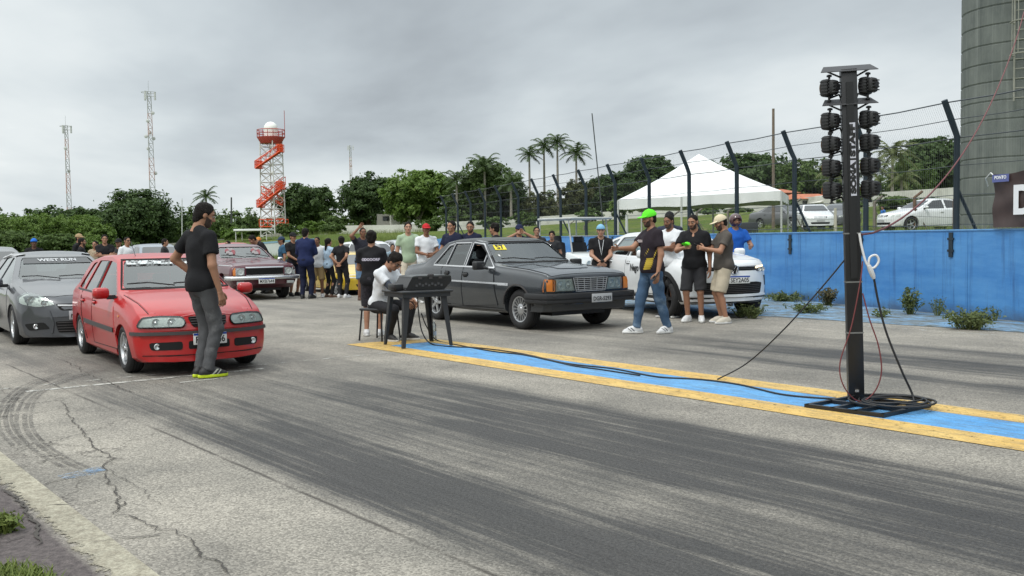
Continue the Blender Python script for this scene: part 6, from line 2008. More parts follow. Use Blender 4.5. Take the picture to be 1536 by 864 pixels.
def banner():
 r = empty('banner', W0 + WD * .1 + Vector((0, 0, 1.46))); r.rotation_euler = (0, 0, math.atan2(WD.y, WD.x))
 tag(r, 'dark brown vinyl banner with white block letters tied to the fence above the wall', 'banner')
 nx, nz = 40, 14
 vs = []
 for i in range(nx + 1):
  for j in range(nz + 1):
   x = .50 - 3.9 * i / nx; z = .02 + .86 * j / nz - .02 * math.sin(i * .6) * (j / nz)
   vs.append((x, .05 + .018 * math.sin(i * .9 + j * .5) + .012 * math.sin(i * .37 - j * .9), z))
 fs = [(i * (nz + 1) + j, (i + 1) * (nz + 1) + j, (i + 1) * (nz + 1) + j + 1, i * (nz + 1) + j + 1) for i in range(nx) for j in range(nz)]
 me = bpy.data.meshes.new('banner_sheet'); me.from_pydata(vs, [], fs)
 link('banner_sheet', me, mat('banner brown', S(62, 48, 46), .5, var=.2, vs=3), r, 180)
 m = MB(); m.box((.32, .085, .80), (.34, .006, .12)); m.build('banner_strip', mat('banner blue', S(88, 96, 150), .5), r)
 me = text_mesh('PONTO', .07, .003)
 for v in me.vertices: v.co = Vector((.32 - v.co.x * 1.0, .092, .81 + v.co.y))
 link('banner_lettering', me, WHITEINK, r)
 me = text_mesh('DRAG', .62, .02)
 for v in me.vertices: v.co = Vector((-.78 - v.co.x * 1.0, .092, .42 + v.co.y))
 link('banner_lettering', me, WHITEINK, r)
 MB().tube([(.5, .06, .86), (.56, .05, .90), (.72, .0, .82), (.78, -.1, .70)], .010, 5).build('tie', mat('white cord', (.7, .7, .68), .6), r)
def silo():
 b = NB('stained concrete'); b.p.inputs['Roughness'].default_value = .85
 c = b.mix(b.rng(b.noise(b.mapping(b.obj, sc=(1, 1, .5)), 1.2, 7, .7), .35, .65), S(88, 94, 92), S(112, 117, 113))
 st = b.noise(b.mapping(b.obj, sc=(6, 6, .12)), 1.4, 6, .7)
 c = b.mix(b.math('MULTIPLY', b.rng(st, .54, .72), .6), c, S(146, 150, 146))
 c = b.mix(b.math('MULTIPLY', b.rng(st, .44, .30), .5), c, S(62, 68, 66))
 b.color(c)
 b.L(b.bump(b.noise(b.mapping(b.obj, sc=(3, 3, .3)), 5, 6, .7), .4, .03), b.p.inputs['Normal'])
 g = gz(1527, 33)
 r = empty('water_tower', g); tag(r, 'grey cylindrical concrete water tower with a caged ladder beyond the blue wall', 'tower')
 Rr = 1.78
 prof = []
 z = -.5
 while z < 14:
  prof += [(Rr, z + .03), (Rr, z + .555), (Rr - .022, z + .565), (Rr - .022, z + .585)]
  z += .60
 m = MB()
 n = 72
 vs = []
 for (rr, h_) in prof:
  for k in range(n):
   a = 2 * math.pi * k / n
   q = rr - (.012 if k % 3 == 0 else 0)
   vs.append((q * math.cos(a), q * math.sin(a), h_))
 m.add(vs, [(i * n + k, i * n + (k + 1) % n, (i + 1) * n + (k + 1) % n, (i + 1) * n + k) for i in range(len(prof) - 1) for k in range(n)])
 m.build('shaft', b.m, r, 22)
 d = Vector((-g.x, -g.y, 0)).normalized(); s_ = Vector((-d.y, d.x, 0))
 c0 = d * (Rr + .18) + s_ * .05
 m = MB()
 for e in (-.22, .22): m.tube([c0 + s_ * e + Vector((0, 0, 4.2)), c0 + s_ * e + Vector((0, 0, 14))], .03, 6)
 for k in range(33): m.tube([c0 - s_ * .22 + Vector((0, 0, 4.3 + k * .3)), c0 + s_ * .22 + Vector((0, 0, 4.3 + k * .3))], .014, 5)
 lm = mat('weathered steel', S(150, 150, 140), .6, .3, var=.2)
 m.build('ladder', lm, r)
 m = MB()
 for k in range(9):
  zz = 5.6 + k * 1.0
  m.tube([c0 + s_ * .22 * 1.0 + Vector((0, 0, zz))] + [c0 + d * (.36 * math.sin(t) * 1.7) + s_ * (.36 * math.cos(t)) + Vector((0, 0, zz)) for t in np.linspace(.3, math.pi - .3, 9)] + [c0 - s_ * .22 + Vector((0, 0, zz))], .022, 5)
 for t in (.6, 1.2, 1.9, 2.5): m.tube([c0 + d * (.612 * math.sin(t)) + s_ * (.36 * math.cos(t)) + Vector((0, 0, zz)) for zz in (5.6, 13.6)], .014, 5)
 m.build('ladder_cage', lm, r)
 return g
def lattice(m, base, H, w0, w1, bays, r_, r2, sides=4, ang=.3, z0=0, mi=lambda z: 0, xb=True):
 c = Vector(base)
 lv = []
 for i in range(bays + 1):
  t = i / bays; w = w0 + (w1 - w0) * t
  lv.append([c + Vector((math.cos(ang + 2 * math.pi * k / sides) * w, math.sin(ang + 2 * math.pi * k / sides) * w, z0 + H * t)) for k in range(sides)])
 for i in range(bays):
  for k in range(sides):
   q = mi(i / bays)
   m.tube([lv[i][k], lv[i + 1][k]], r_, 5, mi=q)
   k2 = (k + 1) % sides
   m.tube([lv[i][k], lv[i + 1][k2]], r2, 4, mi=q)
   if xb: m.tube([lv[i][k2], lv[i + 1][k]], r2, 4, mi=q)
   m.tube([lv[i + 1][k], lv[i + 1][k2]], r2, 4, mi=q)
 return lv
TWHITE = mat('tower white', S(206, 206, 202), .5, var=.1)
TORANGE = mat('tower orange', S(214, 82, 44), .5, var=.12)
TRED = mat('tower red', S(170, 70, 62), .5, var=.12)
def radar_tower():
 dep = 140.0; s = dep / FPX
 g = gz(410, dep); top = D(404, 207, dep).z; g0 = D(410, 345, dep)
 r = empty('radar_tower', (g0.x, g0.y, g.z)); tag(r, 'orange and white lattice tower topped by a white radar dome', 'tower')
 Ht = top - g.z
 lean = Vector((-.35, 0, 0))
 m = MB(); lattice(m, (0, 0, 0), Ht, 1.75, 1.5, 12, .09, .05, 4, .35, 0, lambda t: 0)
 m.build('lattice_frame', TWHITE, r)
 zz = lambda y: D(408, y, dep).z - g.z
 W = 1.7
 m = MB()
 def flight(x0, y0, x1, y1, yy, wd=1.0):
  a, b = Vector((x0, yy, zz(y0))), Vector((x1, yy, zz(y1)))
  for e in (-.5, .5):
   m.tube([a + Vector((0, e * wd, 0)), b + Vector((0, e * wd, 0))], .12, 4)
   m.tube([a + Vector((0, e * wd, 1.0)), b + Vector((0, e * wd, 1.0))], .06, 4)
   for t in np.linspace(0, 1, 6): m.tube([a.lerp(b, t) + Vector((0, e * wd, 0)), a.lerp(b, t) + Vector((0, e * wd, 1.0))], .04, 4)
  n = 10
  for i in range(n): m.box(a.lerp(b, (i + .5) / n), (.35, wd, .06))
 def deck(x0, x1, y, y0=-1.6, y1=1.4):
  z = zz(y)
  m.box(((x0 + x1) / 2, (y0 + y1) / 2, z), (x1 - x0, y1 - y0, .14))
  for e in (y0, y1):
   m.tube([(x0, e, z + 1), (x1, e, z + 1)], .06, 4); m.tube([(x0, e, z + .5), (x1, e, z + .5)], .05, 4)
   for t in np.linspace(0, 1, 7): m.tube([(x0 + (x1 - x0) * t, e, z), (x0 + (x1 - x0) * t, e, z + 1)], .045, 4)
 deck(-1.6, 1.9, 340, -1.4, 1.0)
 flight(-1.6, 311, 1.5, 286, -1.5); deck(-1.9, -1.1, 311, -1.5, 0); deck(.9, 1.8, 284, -1.5, 0); flight(-1.3, 298, 1.5, 275, 1.2); flight(1.4, 308, -1.3, 290, -.4)
 flight(-1.8, 253, 1.6, 229, -1.5, .7); deck(-2.0, -1.1, 253, -1.5, -.5); deck(1.0, 1.9, 229, -1.5, -.5)
 m.build('staircase', TORANGE, r)
 m = MB()
 z = Ht
 m.lathe([(1.45, z - .8), (1.9, z), (1.9, z + .12), (1.45, z + .12)], 12, 'z')
 for zr in (.6, 1.1): m.tube([(1.9 * math.cos(a), 1.9 * math.sin(a), z + zr) for a in np.linspace(0, 6.283, 17)[:-1]], .06, 4, closed=True)
 for k in range(16): m.tube([(1.9 * math.cos(k * .3927), 1.9 * math.sin(k * .3927), z), (1.9 * math.cos(k * .3927), 1.9 * math.sin(k * .3927), z + 1.0)], .04, 4)
 m.build('platform', TRED, r)
 m = MB(); Rr = .95
 m.lathe([(Rr * .95, z + .2), (Rr, z + 1.3)] + [(Rr * math.cos(t), z + 1.3 + Rr * math.sin(t)) for t in np.linspace(.1, 1.54, 9)], 24, 'z')
 m.build('radar_dome', mat('radome', S(232, 234, 228), .4), r, 60)
 MB().tube([(1.95, 0, z), (1.95, 0, z + 3.8)], .04, 4).build('lightning_rod', TRED, r)
def mast(label, px, top, dep, w, mid=None, ring=True, seed=0):
 g = gz(px, dep); H = D(px, top, dep).z - g.z
 r = empty('radio_mast', g); tag(r, label, 'mast')
 rg = random.Random(seed)
 m = MB(); lattice(m, (0, 0, 0), H, w, w * .55, int(H / 1.5), .07, .035, 3, .5 + seed, 0, lambda t: int(t * 7) % 2)
 m.build('lattice_frame', [mat('mast grey', S(168, 170, 168), .5), mat('mast pink', S(190, 160, 152), .5)], r)
 am = mat('antenna grey', S(196, 198, 196), .5)
 for k in range(3):
  a = k * 2.09 + .4
  m = MB(); m.box((math.cos(a) * w * 1.5, math.sin(a) * w * 1.5, H - .9), (.3, .3, 1.7))
  m.tube([(0, 0, H - 1), (math.cos(a) * w * 1.5, math.sin(a) * w * 1.5, H - 1)], .06, 4); m.build('antenna', am, r)
 for k in range(7 if seed else 2):
  zz = H * rg.uniform(.45, .88); a = rg.uniform(0, 6.28)
  MB().lathe([(.05, 0), (.38, .12), (.40, .2), (.001, .25)], 10, 'y', (math.cos(a) * w, math.sin(a) * w, zz)).build('dish', am, r)
 if ring:
  q = MB(); q.tube([(w * 1.7 * math.cos(a), w * 1.7 * math.sin(a), H - .2) for a in np.linspace(0, 6.283, 13)[:-1]], .05, 4, closed=True); q.tube([(0, 0, H), (0, 0, H + 2.2)], .03, 4)
  q.build('top_ring', mat('mast grey', S(168, 170, 168), .5), r)
def tent():
 a, b = D(927, 300, 44.2), D(1172, 286, 42)
 ax = (b - a); ax.z = 0; L = ax.length; ax.normalize(); out = Vector((-ax.y, ax.x, 0))
 if out.dot(WN) < 0: out = -out
 Dp = 5.5
 ze = (a.z + b.z) / 2
 A = [Vector((a.x, a.y, a.z)), Vector((b.x, b.y, b.z)), Vector((b.x, b.y, b.z)) + out * Dp, Vector((a.x, a.y, a.z)) + out * Dp]
 cen = sum(A, Vector()) / 4
 r = empty('canopy_tent', (cen.x, cen.y, ter(cen.x, cen.y))); tag(r, 'white peaked canopy tent on thin legs on the grass beyond the fence', 'tent')
 o0 = r.location
 apex = D(1048, 231, cen.y)
 vs, fs = [], []
 n = 8
 for k in range(4):
  p, q = A[k], A[(k + 1) % 4]
  b0 = len(vs)
  for i in range(n + 1):
   t = i / n
   for j in range(n + 1):
    s_ = j / n
    e = p.lerp(q, s_); pt = e.lerp(apex, t)
    pt = pt - Vector((0, 0, .16 * math.sin(math.pi * t) * (1 - .4 * abs(2 * s_ - 1))))
    vs.append(pt - o0)
  fs += [(b0 + i * (n + 1) + j, b0 + i * (n + 1) + j + 1, b0 + (i + 1) * (n + 1) + j + 1, b0 + (i + 1) * (n + 1) + j) for i in range(n) for j in range(n)]
 me = bpy.data.meshes.new('roof'); me.from_pydata(vs, [], fs)
 W = mat('tent white', S(228, 230, 230), .6, var=.05, vs=1.5)
 bm = bmesh.new(); bm.from_mesh(me); bmesh.ops.remove_doubles(bm, verts=bm.verts, dist=.01); bmesh.ops.recalc_face_normals(bm, faces=bm.faces); bm.to_mesh(me); bm.free()
 link('roof', me, W, r, 60)
 vs, fs = [], []
 for k in range(4):
  p, q = A[k], A[(k + 1) % 4]; b0 = len(vs)
  for i in range(25):
   e = p.lerp(q, i / 24); wv = out * .04 * math.sin(i * 1.9)
   vs += [e - o0, e - o0 + wv - Vector((0, 0, .42 + .03 * math.sin(i * .8)))]
  fs += [(b0 + 2 * i, b0 + 2 * i + 1, b0 + 2 * i + 3, b0 + 2 * i + 2) for i in range(24)]
 me = bpy.data.meshes.new('valance'); me.from_pydata(vs, [], fs); link('valance', me, W, r, 180)
 pm = mat('tent pole', S(190, 192, 190), .5)
 spots = A + [A[0].lerp(A[1], .40), A[3].lerp(A[2], .5)]
 for p in spots: MB().tube([Vector((p.x, p.y, ter(p.x, p.y) - .2)) - o0, p - o0 - Vector((0, 0, .02))], .045, 6).build('leg', pm, r)
def timing_tree():
 cen = G(1284, 606)
 r = empty('timing_tree', cen); tag(r, 'black drag race starting light post with ten lamps on a flat steel base frame', 'starting lights')
 blk = mat('satin black steel', (.010, .010, .011), .38, var=.2, vs=8, spec=.5)
 back = -TU                                   # towards the waiting cars
 lat = Vector((.955, -.16, 0)).normalized()
 topc = D(1272, 106, cen.y) - cen
 up = topc.normalized(); Hh = topc.length
 ax = (lat - up * lat.dot(up)).normalized(); bx = up.cross(ax).normalized()
 def L(a, b, c): return ax * a + bx * b + up * c
 rot = Matrix((ax, bx, up)).transposed()
 m = MB(); m.box(L(0, 0, Hh / 2 + .02), (.125, .10, Hh - .02), rot, bev=.006)
 m.box(L(.0, -.056, Hh - .9), (.055, .02, 1.6), rot)
 m.build('post', blk, r, 40)
 for z in (.60, 1.02, 1.42): MB().box(L(0, 0, z), (.132, .107, .012), rot).build('post_band', mat('bare steel', S(140, 140, 138), .4, .8), r)
 m = MB(); m.box(L(.0, -.06, .12), (.03, .01, .02), rot); m.build('maker_plate', CHROME, r)
 C = [G(1211, 612), G(1324, 627), G(1392, 612), G(1279, 599)]
 C = [c - cen + Vector((0, 0, .02)) for c in C]
 m = MB()
 def bar(a, b): 
  d = (b - a).normalized(); q = Matrix((d, Vector((0, 0, 1)).cross(d), Vector((0, 0, 1)))).transposed()
  m.box((a + b) / 2, ((b - a).length + .035, .035, .028), q)
 for i in range(4): bar(C[i], C[(i + 1) % 4])
 for t in (.35, .65): bar(C[0].lerp(C[1], t), C[3].lerp(C[2], t))
 bar(C[0].lerp(C[3], .5), C[1].lerp(C[2], .5))
 m.build('base_frame', blk, r)
 for zz, w in ((Hh + .005, .45), (Hh - .265, .44)):
  m = MB()
  p = [L(-w / 2, -.07, zz - .02), L(w / 2, -.07, zz - .02), L(w / 2 - .04, .06, zz + .04), L(-w / 2 + .04, .06, zz + .04)]
  m.add(p + [q + up * .006 for q in p], [(0, 1, 2, 3), (7, 6, 5, 4), (0, 4, 5, 1), (1, 5, 6, 2), (2, 6, 7, 3), (3, 7, 4, 0)])
  for e in (-1, 1): m.tube([L(e * .05, 0, zz - .06), L(e * w * .42, 0, zz + .01)], .008, 5)
  m.build('hood', mat('hood grey', S(58, 58, 60), .6, var=.15), r)
 def lamp(sx, z):
  c = L(sx * .152, 0, z)
  f = back                                            # looks towards the cars
  s_ = Vector((-f.y, f.x, 0)).normalized(); u = Vector((0, 0, 1))
  Q = Matrix((f, s_, u)).transposed()
  m = MB()
  m.box(c + f * .02, (.080, .105, .142), Q, bev=.022)
  m.box(c - f * .045, (.055, .095, .122), Q, bev=.025)
  o = m.build('lamp', mat('lamp body', (.018, .018, .019), .45, var=.2, vs=20), r, 40)
  m = MB()
  for k in (-.05, -.025, 0, .025, .05): m.box(c + f * .015 + u * k, (.074, .112, .006), Q)
  for k in (-.04, -.014, .012, .038): m.box(c - f * .05 + u * k, (.062, .085, .008), Q)
  m.build('fin', mat('lamp fin', (.035, .035, .037), .5), o)
  m = MB()
  m.add([c + f * .062 + s_ * .046 * math.cos(t) + u * .06 * math.sin(t) for t in np.linspace(0, 6.283, 19)[:-1]] + [c + f * .054], [tuple([i, (i + 1) % 18, 18]) for i in range(18)])
  m.build('lens', mat('unlit amber', (.28, .13, .02), .15, coat=.5), o)
  m = MB()
  m.tube([c + u * .072, c + u * .095], .010, 6); m.lathe([(.022, 0), (.022, .012), (.012, .018)], 12, 'z', c + u * .09)
  m.tube([c - u * .060, c - u * .10], .010, 6); m.lathe([(.018, -.012), (.018, .0)], 12, 'z', c - u * .10)
  m.tube([c - u * .085, c * .5 + L(0, 0, z - .12) * .5, L(sx * .05, 0, z - .12)], .009, 5)
  m.box(c - f * .070, (.03, .05, .05), Q)
  m.build('yoke', blk, o)
  m = MB(); m.box(c - f * .0725, (.004, .04, .06), Q); m.box(c - f * .01 - s_ * .054, (.05, .004, .05), Q); m.build('rating_label', mat('red label', S(74, 54, 56), .6), o)
 for y in (130, 180, 215, 250, 284):
  z = (D(1275, y, cen.y).z - cen.z)
  for sx in (-1, 1): lamp(sx, z)
 for txt, ya, yb in (('STAFF', 185, 238), ('SOMA', 241, 294)):
  za, zb = (D(1280, yb, cen.y).z - cen.z), (D(1280, ya, cen.y).z - cen.z)
  m = MB(); m.box(L(.012, -.070, (za + zb) / 2), (.044, .004, zb - za), rot); s = m.build('sign_strip', mat('sign white', S(196, 196, 206), .5), r)
  me = text_mesh(txt, .085, .007)
  ys = [v.co.x for v in me.vertices]; kx = (zb - za) * .92 / (max(ys) - min(ys))
  for v in me.vertices: v.co = L(.012 - v.co.y * .62, -.0735, (za + zb) / 2 + v.co.x * kx)
  link('strip_lettering', me, INK, s)
 red = mat('red cable', S(104, 44, 44), .5); bl = mat('black cable', (.014, .014, .015), .5); wh = mat('white cable', (.66, .66, .66), .5)
 def cab(name, label, pts, rad, m, dep=None):
  P = [Vector(p) for p in pts]; Q = []
  for j in range(len(P) - 1):
   p0, p1, p2, p3 = P[max(j - 1, 0)], P[j], P[j + 1], P[min(j + 2, len(P) - 1)]
   for t in np.linspace(0, 1, 9)[:-1]:
    Q.append(.5 * ((2 * p1) + (-p0 + p2) * t + (2 * p0 - 5 * p1 + 4 * p2 - p3) * t * t + (-p0 + 3 * p1 - 3 * p2 + p3) * t ** 3))
  Q.append(P[-1])
  o = MB().tube(Q, rad, 6).build(name, m, None, 80)
  tag(o, label, 'cable')
  return o
 dy = cen.y
 cab('power_cable', 'thin red cable hanging in a long loop in front of the starting light post', [D(1294, 392, dy - .12), D(1290, 425, dy - .15), D(1277, 490, dy - .18), D(1260, 545, dy - .2), D(1266, 580, dy - .22), D(1288, 602, dy - .2), D(1310, 590, dy - .2), D(1322, 560, dy - .2), D(1318, 520, dy - .18), D(1304, 478, dy - .15), D(1294, 440, dy - .1)], .0055, red)
 cab('power_cable', 'black cable hanging from the white plug down to the coil on the base', [D(1311, 418, dy - .1), D(1318, 455, dy - .1), D(1330, 500, dy - .12), D(1352, 555, dy - .15), D(1368, 590, dy - .15), G(1372, 608, .02)], .009, bl)
 cab('extension_cord', 'white cord knotted into a plug on the side of the starting light post', [D(1289, 350, dy - .10), D(1293, 372, dy - .11), D(1300, 396, dy - .12), D(1310, 402, dy - .13), D(1318, 392, dy - .13), D(1314, 383, dy - .13), D(1305, 386, dy - .13), D(1303, 398, dy - .13), D(1307, 410, dy - .12)], .010, wh)
 q = MB(); a, b = D(1303, 398, dy - .13), D(1311, 418, dy - .11)
 q.tube([a, a.lerp(b, .3), a.lerp(b, .8), b], [.016, .022, .02, .012], 8); tag(q.build('power_plug', wh), 'white plug hanging on its cord beside the starting light post', 'plug')
 rg = random.Random(3)
 P = []
 c0 = G(1342, 613)
 for i in range(5 * 30):
  a = i / 30 * 2 * math.pi; q = .25 + .05 * math.sin(i * .071 + 1) + .015 * math.sin(i * .33)
  dx, dyy = q * 1.05 * math.cos(a) + .05 * math.sin(i * .045), q * .95 * math.sin(a) + .03 * math.cos(i * .037)
  P.append(c0 + Vector((dx, dyy, .055 + .004 * (i / 30) + .008 * math.sin(i * .27))))
 o = MB().tube(P, .009, 6).build('cable_coil', bl, None, 80); tag(o, 'coil of black cable lying on the base frame of the starting lights', 'cable coil')
 cab('signal_cable', 'black cable running along the blue strip from the table to the starting lights', [G(1276, 598, .02), G(1230, 597, .012), G(1170, 591, .012), G(1110, 577, .012), G(1050, 569, .012), G(985, 565, .012), G(920, 553, .012), G(850, 545, .012), G(780, 530, .012), G(720, 522, .012), G(680, 520, .012), G(648, 516, .02), D(634, 500, 13.4), D(628, 470, 13.3), D(626, 440, 13.25), D(624, 420, 13.2)], .009, bl)
 cab('signal_cable', 'second black cable wandering over the blue strip near the table', [G(960, 563, .012), G(900, 554, .012), G(858, 548, .012), G(790, 533, .012), G(740, 527, .012), G(690, 518, .012), G(655, 510, .02), D(640, 490, 13.5), D(632, 470, 13.4)], .008, bl)
 cab('guy_rope', 'dark rope sagging from the starting light post to the road on the left', [D(1271, 385, dy - .02), D(1225, 440, dy + .55), D(1170, 500, dy + 1.1), D(1120, 545, dy + 1.6), G(1076, 569, .01)], .007, bl)
 sil = gz(1527, 33)
 a, b = D(1292, 352, dy), D(1536, 18, 17.0)
 P = []
 for t in np.linspace(0, 1, 30):
  p = a.lerp(b, t); p.z -= 1.15 * (4 * t * (1 - t)) ** .9 * .62
  P.append(p)
 P.append(D(1560, -20, 18.5))
 o = MB().tube(P, .009, 6).build('overhead_cable', red, None, 80); tag(o, 'dull red cable slanting up from the starting lights past the water tower', 'cable')
 return r
def table_set():
 A, B, C_, D_ = G(608, 523), G(678, 518), G(643, 513), G(578, 519)
 cen = (A + B + C_ + D_) / 4
 xd = (B - A); xd.z = 0; W = .70; xd.normalize()
 r = empty('plastic_table', (cen.x, cen.y, .01), math.atan2(xd.y, xd.x)); tag(r, 'black square plastic table with splayed legs at the end of the painted strip', 'table')
 pl = mat('black plastic furniture', (.022, .023, .025), .5, var=.12, vs=8)
 m = MB(); m.box((0, 0, .725), (.74, .70, .03), bev=.012); m.box((0, 0, .685), (.68, .64, .06)); m.build('table_top', pl, r, 50)
 for sx in (-1, 1):
  for sy in (-1, 1):
   m = MB()
   t0, t1 = Vector((sx * .30, sy * .28, .70)), Vector((sx * .36, sy * .33, 0))
   def sec(c, w): return [c + Vector((-sx * w * 2, 0, 0)), c, c + Vector((0, -sy * w * 2, 0)), c + Vector((-sx * .015, -sy * w * 2, 0)), c + Vector((-sx * .015, -sy * .015, 0)), c + Vector((-sx * w * 2, -sy * .015, 0))]
   v0, v1 = sec(t0, .042), sec(t1, .022)
   m.add(v0 + v1, [(i, (i + 1) % 6, (i + 1) % 6 + 6, i + 6) for i in range(6)] + [(0, 1, 4, 5), (1, 2, 3, 4), (6, 11, 10, 7), (7, 10, 9, 8)])
   m.build('leg', pl, r, 30)
 k = empty('control_console', (cen.x, cen.y, .752), math.atan2(xd.y, xd.x)); tag(k, 'low black timing console case with sloping ends on the plastic table', 'console')
 blk = mat('console black', (.012, .012, .013), .35, var=.2, vs=12); lid = mat('console lid', S(64, 66, 66), .35, var=.12)
 m = MB()
 prof = [(-.26, .0), (-.18, .14), (-.16, .17), (.40, .17), (.41, .11), (.30, .0)]
 n = 6; vs = [(x, y, z) for y in (-.22, .22) for x, z in prof]
 m.add(vs, [tuple(range(n)), tuple(range(2 * n - 1, n - 1, -1))] + [(i, i + n, (i + 1) % n + n, (i + 1) % n) for i in range(n)])
 m.build('case', blk, k, 30)
 m = MB(); pr = [(-.165, .171), (-.15, .183), (-.10, .190), (.34, .190), (.39, .183), (.40, .171)]
 vs = [(x, y * (1 if z < .2 else .86), z) for y in (-.225, .225) for x, z in pr]
 m.add(vs, [tuple(range(n)), tuple(range(2 * n - 1, n - 1, -1))] + [(i, i + n, (i + 1) % n + n, (i + 1) % n) for i in range(n)])
 m.build('lid', lid, k, 50)
 m = MB()
 for x in (-.05, .10, .24): m.box((x, -.226, .165), (.05, .012, .04))
 m.box((.1, -.23, .195), (.09, .02, .03), bev=.008)
 m.build('latch', TRIMGREY, k)
 m = MB()
 for i in range(9): m.box((-.10 + i * .045, -.222, .06 + .02 * (i % 2)), (.03, .008, .03))
 m.build('connector', mat('connector grey', S(70, 70, 72), .5), k)
 m = MB(); m.box((-.33, -.06, .045), (.13, .24, .085), bev=.012); m.build('front_unit', blk, k, 40)
 p = G(651, 511)
 m = MB(); m.lathe([(.033, 0), (.036, .01), (.036, .16), (.034, .18), (.036, .19), (.034, .215), (.014, .255), (.014, .27)], 20, 'z')
 o = m.build('water_bottle', glass('bottle plastic', (.80, .86, .90), 1.6), None, 50); o.location = p + Vector((0, 0, .005)); tag(o, 'clear plastic water bottle standing on the blue strip beside the table leg', 'bottle')
 MB().lathe([(.016, .262), (.016, .285)], 12, 'z').build('cap', PLATEW, o)
 MB().lathe([(.0372, .07), (.0372, .13)], 20, 'z', cap=False).build('label', mat('bottle label', S(150, 170, 196), .5), o)
 return cen, xd
def stool(pos, rz):
 r = empty('stool', pos, rz); tag(r, 'black stool with thin metal legs under the seated operator', 'stool')
 pl = mat('black plastic furniture', (.022, .023, .025), .5)
 MB().box((0, 0, .44), (.42, .40, .035), bev=.014).build('seat', pl, r, 50)
 for sx in (-1, 1):
  MB().tube([(sx * .18, .17, .43), (sx * .21, .20, 0)], .013, 6).build('leg', BLACKP, r)
  MB().tube([(sx * .18, -.17, .43), (sx * .20, -.21, 0)], .013, 6).build('leg', BLACKP, r)
def far_things():
 wm = mat('white boundary wall', S(196, 196, 188), .8, var=.12, vs=.6, dirt=(S(120, 118, 106), .7))
 m = MB()
 for (p, q) in zip(FARP[:-1], FARP[1:]):
  d = (q - p); n = Vector((-d.y, d.x, 0)).normalized() * .1
  h0, h1 = 1.25, 1.25
  for s_ in (1,):
   vs = [p - n + Vector((0, 0, -1)), q - n + Vector((0, 0, -1)), q - n + Vector((0, 0, h1)), p - n + Vector((0, 0, h0)), p + n + Vector((0, 0, -1)), q + n + Vector((0, 0, -1)), q + n + Vector((0, 0, h1)), p + n + Vector((0, 0, h0))]
   m.add(vs, [(0, 1, 2, 3), (5, 4, 7, 6), (3, 2, 6, 7), (0, 3, 7, 4), (1, 5, 6, 2)])
 o = m.build('boundary_wall', wm); tag(o, 'long low white boundary wall on the grass rise under the trees', 'wall')
 def strip_wall(name, label, pts, h, m_, cap=None, capm=None):
  P = [D(px, py, d) for px, py, d in pts]
  r = empty(name, P[0]); tag(r, label, 'wall')
  q = MB(); c = MB()
  for a, b in zip(P[:-1], P[1:]):
   a, b = a - P[0], b - P[0]
   d = b - a; n = Vector((-d.y, d.x, 0)).normalized() * .1
   q.add([a - n - Vector((0, 0, 1)), b - n - Vector((0, 0, 1)), b - n + Vector((0, 0, h)), a - n + Vector((0, 0, h)), a + n - Vector((0, 0, 1)), b + n - Vector((0, 0, 1)), b + n + Vector((0, 0, h)), a + n + Vector((0, 0, h))],
                  [(0, 1, 2, 3), (5, 4, 7, 6), (3, 2, 6, 7), (0, 3, 7, 4), (1, 5, 6, 2)])
   if cap: c.add([a - n * 1.3 + Vector((0, 0, h)), b - n * 1.3 + Vector((0, 0, h)), b - n * 1.3 + Vector((0, 0, h + cap)), a - n * 1.3 + Vector((0, 0, h + cap)), a + n * 1.3 + Vector((0, 0, h)), b + n * 1.3 + Vector((0, 0, h)), b + n * 1.3 + Vector((0, 0, h + cap)), a + n * 1.3 + Vector((0, 0, h + cap))],
       [(0, 1, 2, 3), (5, 4, 7, 6), (3, 2, 6, 7), (0, 3, 7, 4), (1, 5, 6, 2)])
  q.build('wall', m_, r)
  if cap: c.build('coping', capm, r)
 cm = mat('old concrete', S(150, 148, 138), .9, var=.2, vs=.8, dirt=(S(90, 90, 78), .8))
 strip_wall('concrete_wall', 'old grey concrete wall behind the people on the left below the round tree', [(150, 386, 122), (215, 384, 120), (280, 380, 122), (336, 374, 130)], 1.35, cm)
 strip_wall('concrete_wall', 'grey concrete wall behind the blue edged barrier and the radar tower foot', [(400, 362, 132), (430, 360, 132), (512, 358, 134)], .95, cm)
 strip_wall('barrier', 'low white barrier with pale blue top edge on the grass behind the crowd', [(396, 379, 92), (430, 377, 88), (474, 375, 84)], .82, mat('barrier white', S(190, 196, 194), .7, var=.1, vs=1), .16, mat('barrier blue', S(120, 158, 178), .6))
 p = D(381, 345, 112)
 r = empty('shelter', (p.x, p.y, ter(p.x, p.y))); tag(r, 'flat white roofed shelter in front of the radar tower foot', 'shelter')
 hz = p.z - r.location.z
 MB().box((0, 0, hz), (3.8, 3, .22), bev=.03).build('roof', mat('tent white', S(228, 230, 230), .6), r)
 for x in (-1.7, 1.7):
  for y in (-1.3, 1.3): MB().tube([(x, y, -.3), (x, y, hz)], .05, 6).build('post', TWHITE, r)
 def house(name, label, px, py, dep, w, d, h, wallm, roofm=None, rh=.8, win=2, rot=0.2, gable=False):
  p = D(px, py, dep)
  r = empty(name, p, rot); tag(r, label, 'house')
  MB().box((0, 0, h / 2 - 1), (w, d, h + 2)).build('wall', wallm, r)
  if roofm:
   m = MB(); a, b = w / 2 + .25, d / 2 + .25
   if gable: m.add([(-a, -b, h), (a, -b, h), (a, b, h), (-a, b, h), (0, -b, h + rh), (0, b, h + rh)], [(0, 4, 5, 3), (4, 1, 2, 5), (0, 1, 4), (2, 3, 5), (0, 3, 2, 1)])
   else: m.add([(-a, -b, h), (a, -b, h), (a, b, h), (-a, b, h), (-a * .7, 0, h + rh), (a * .7, 0, h + rh)], [(0, 1, 5, 4), (2, 3, 4, 5), (1, 2, 5), (3, 0, 4), (0, 3, 2, 1)])
   m.build('roof', roofm, r)
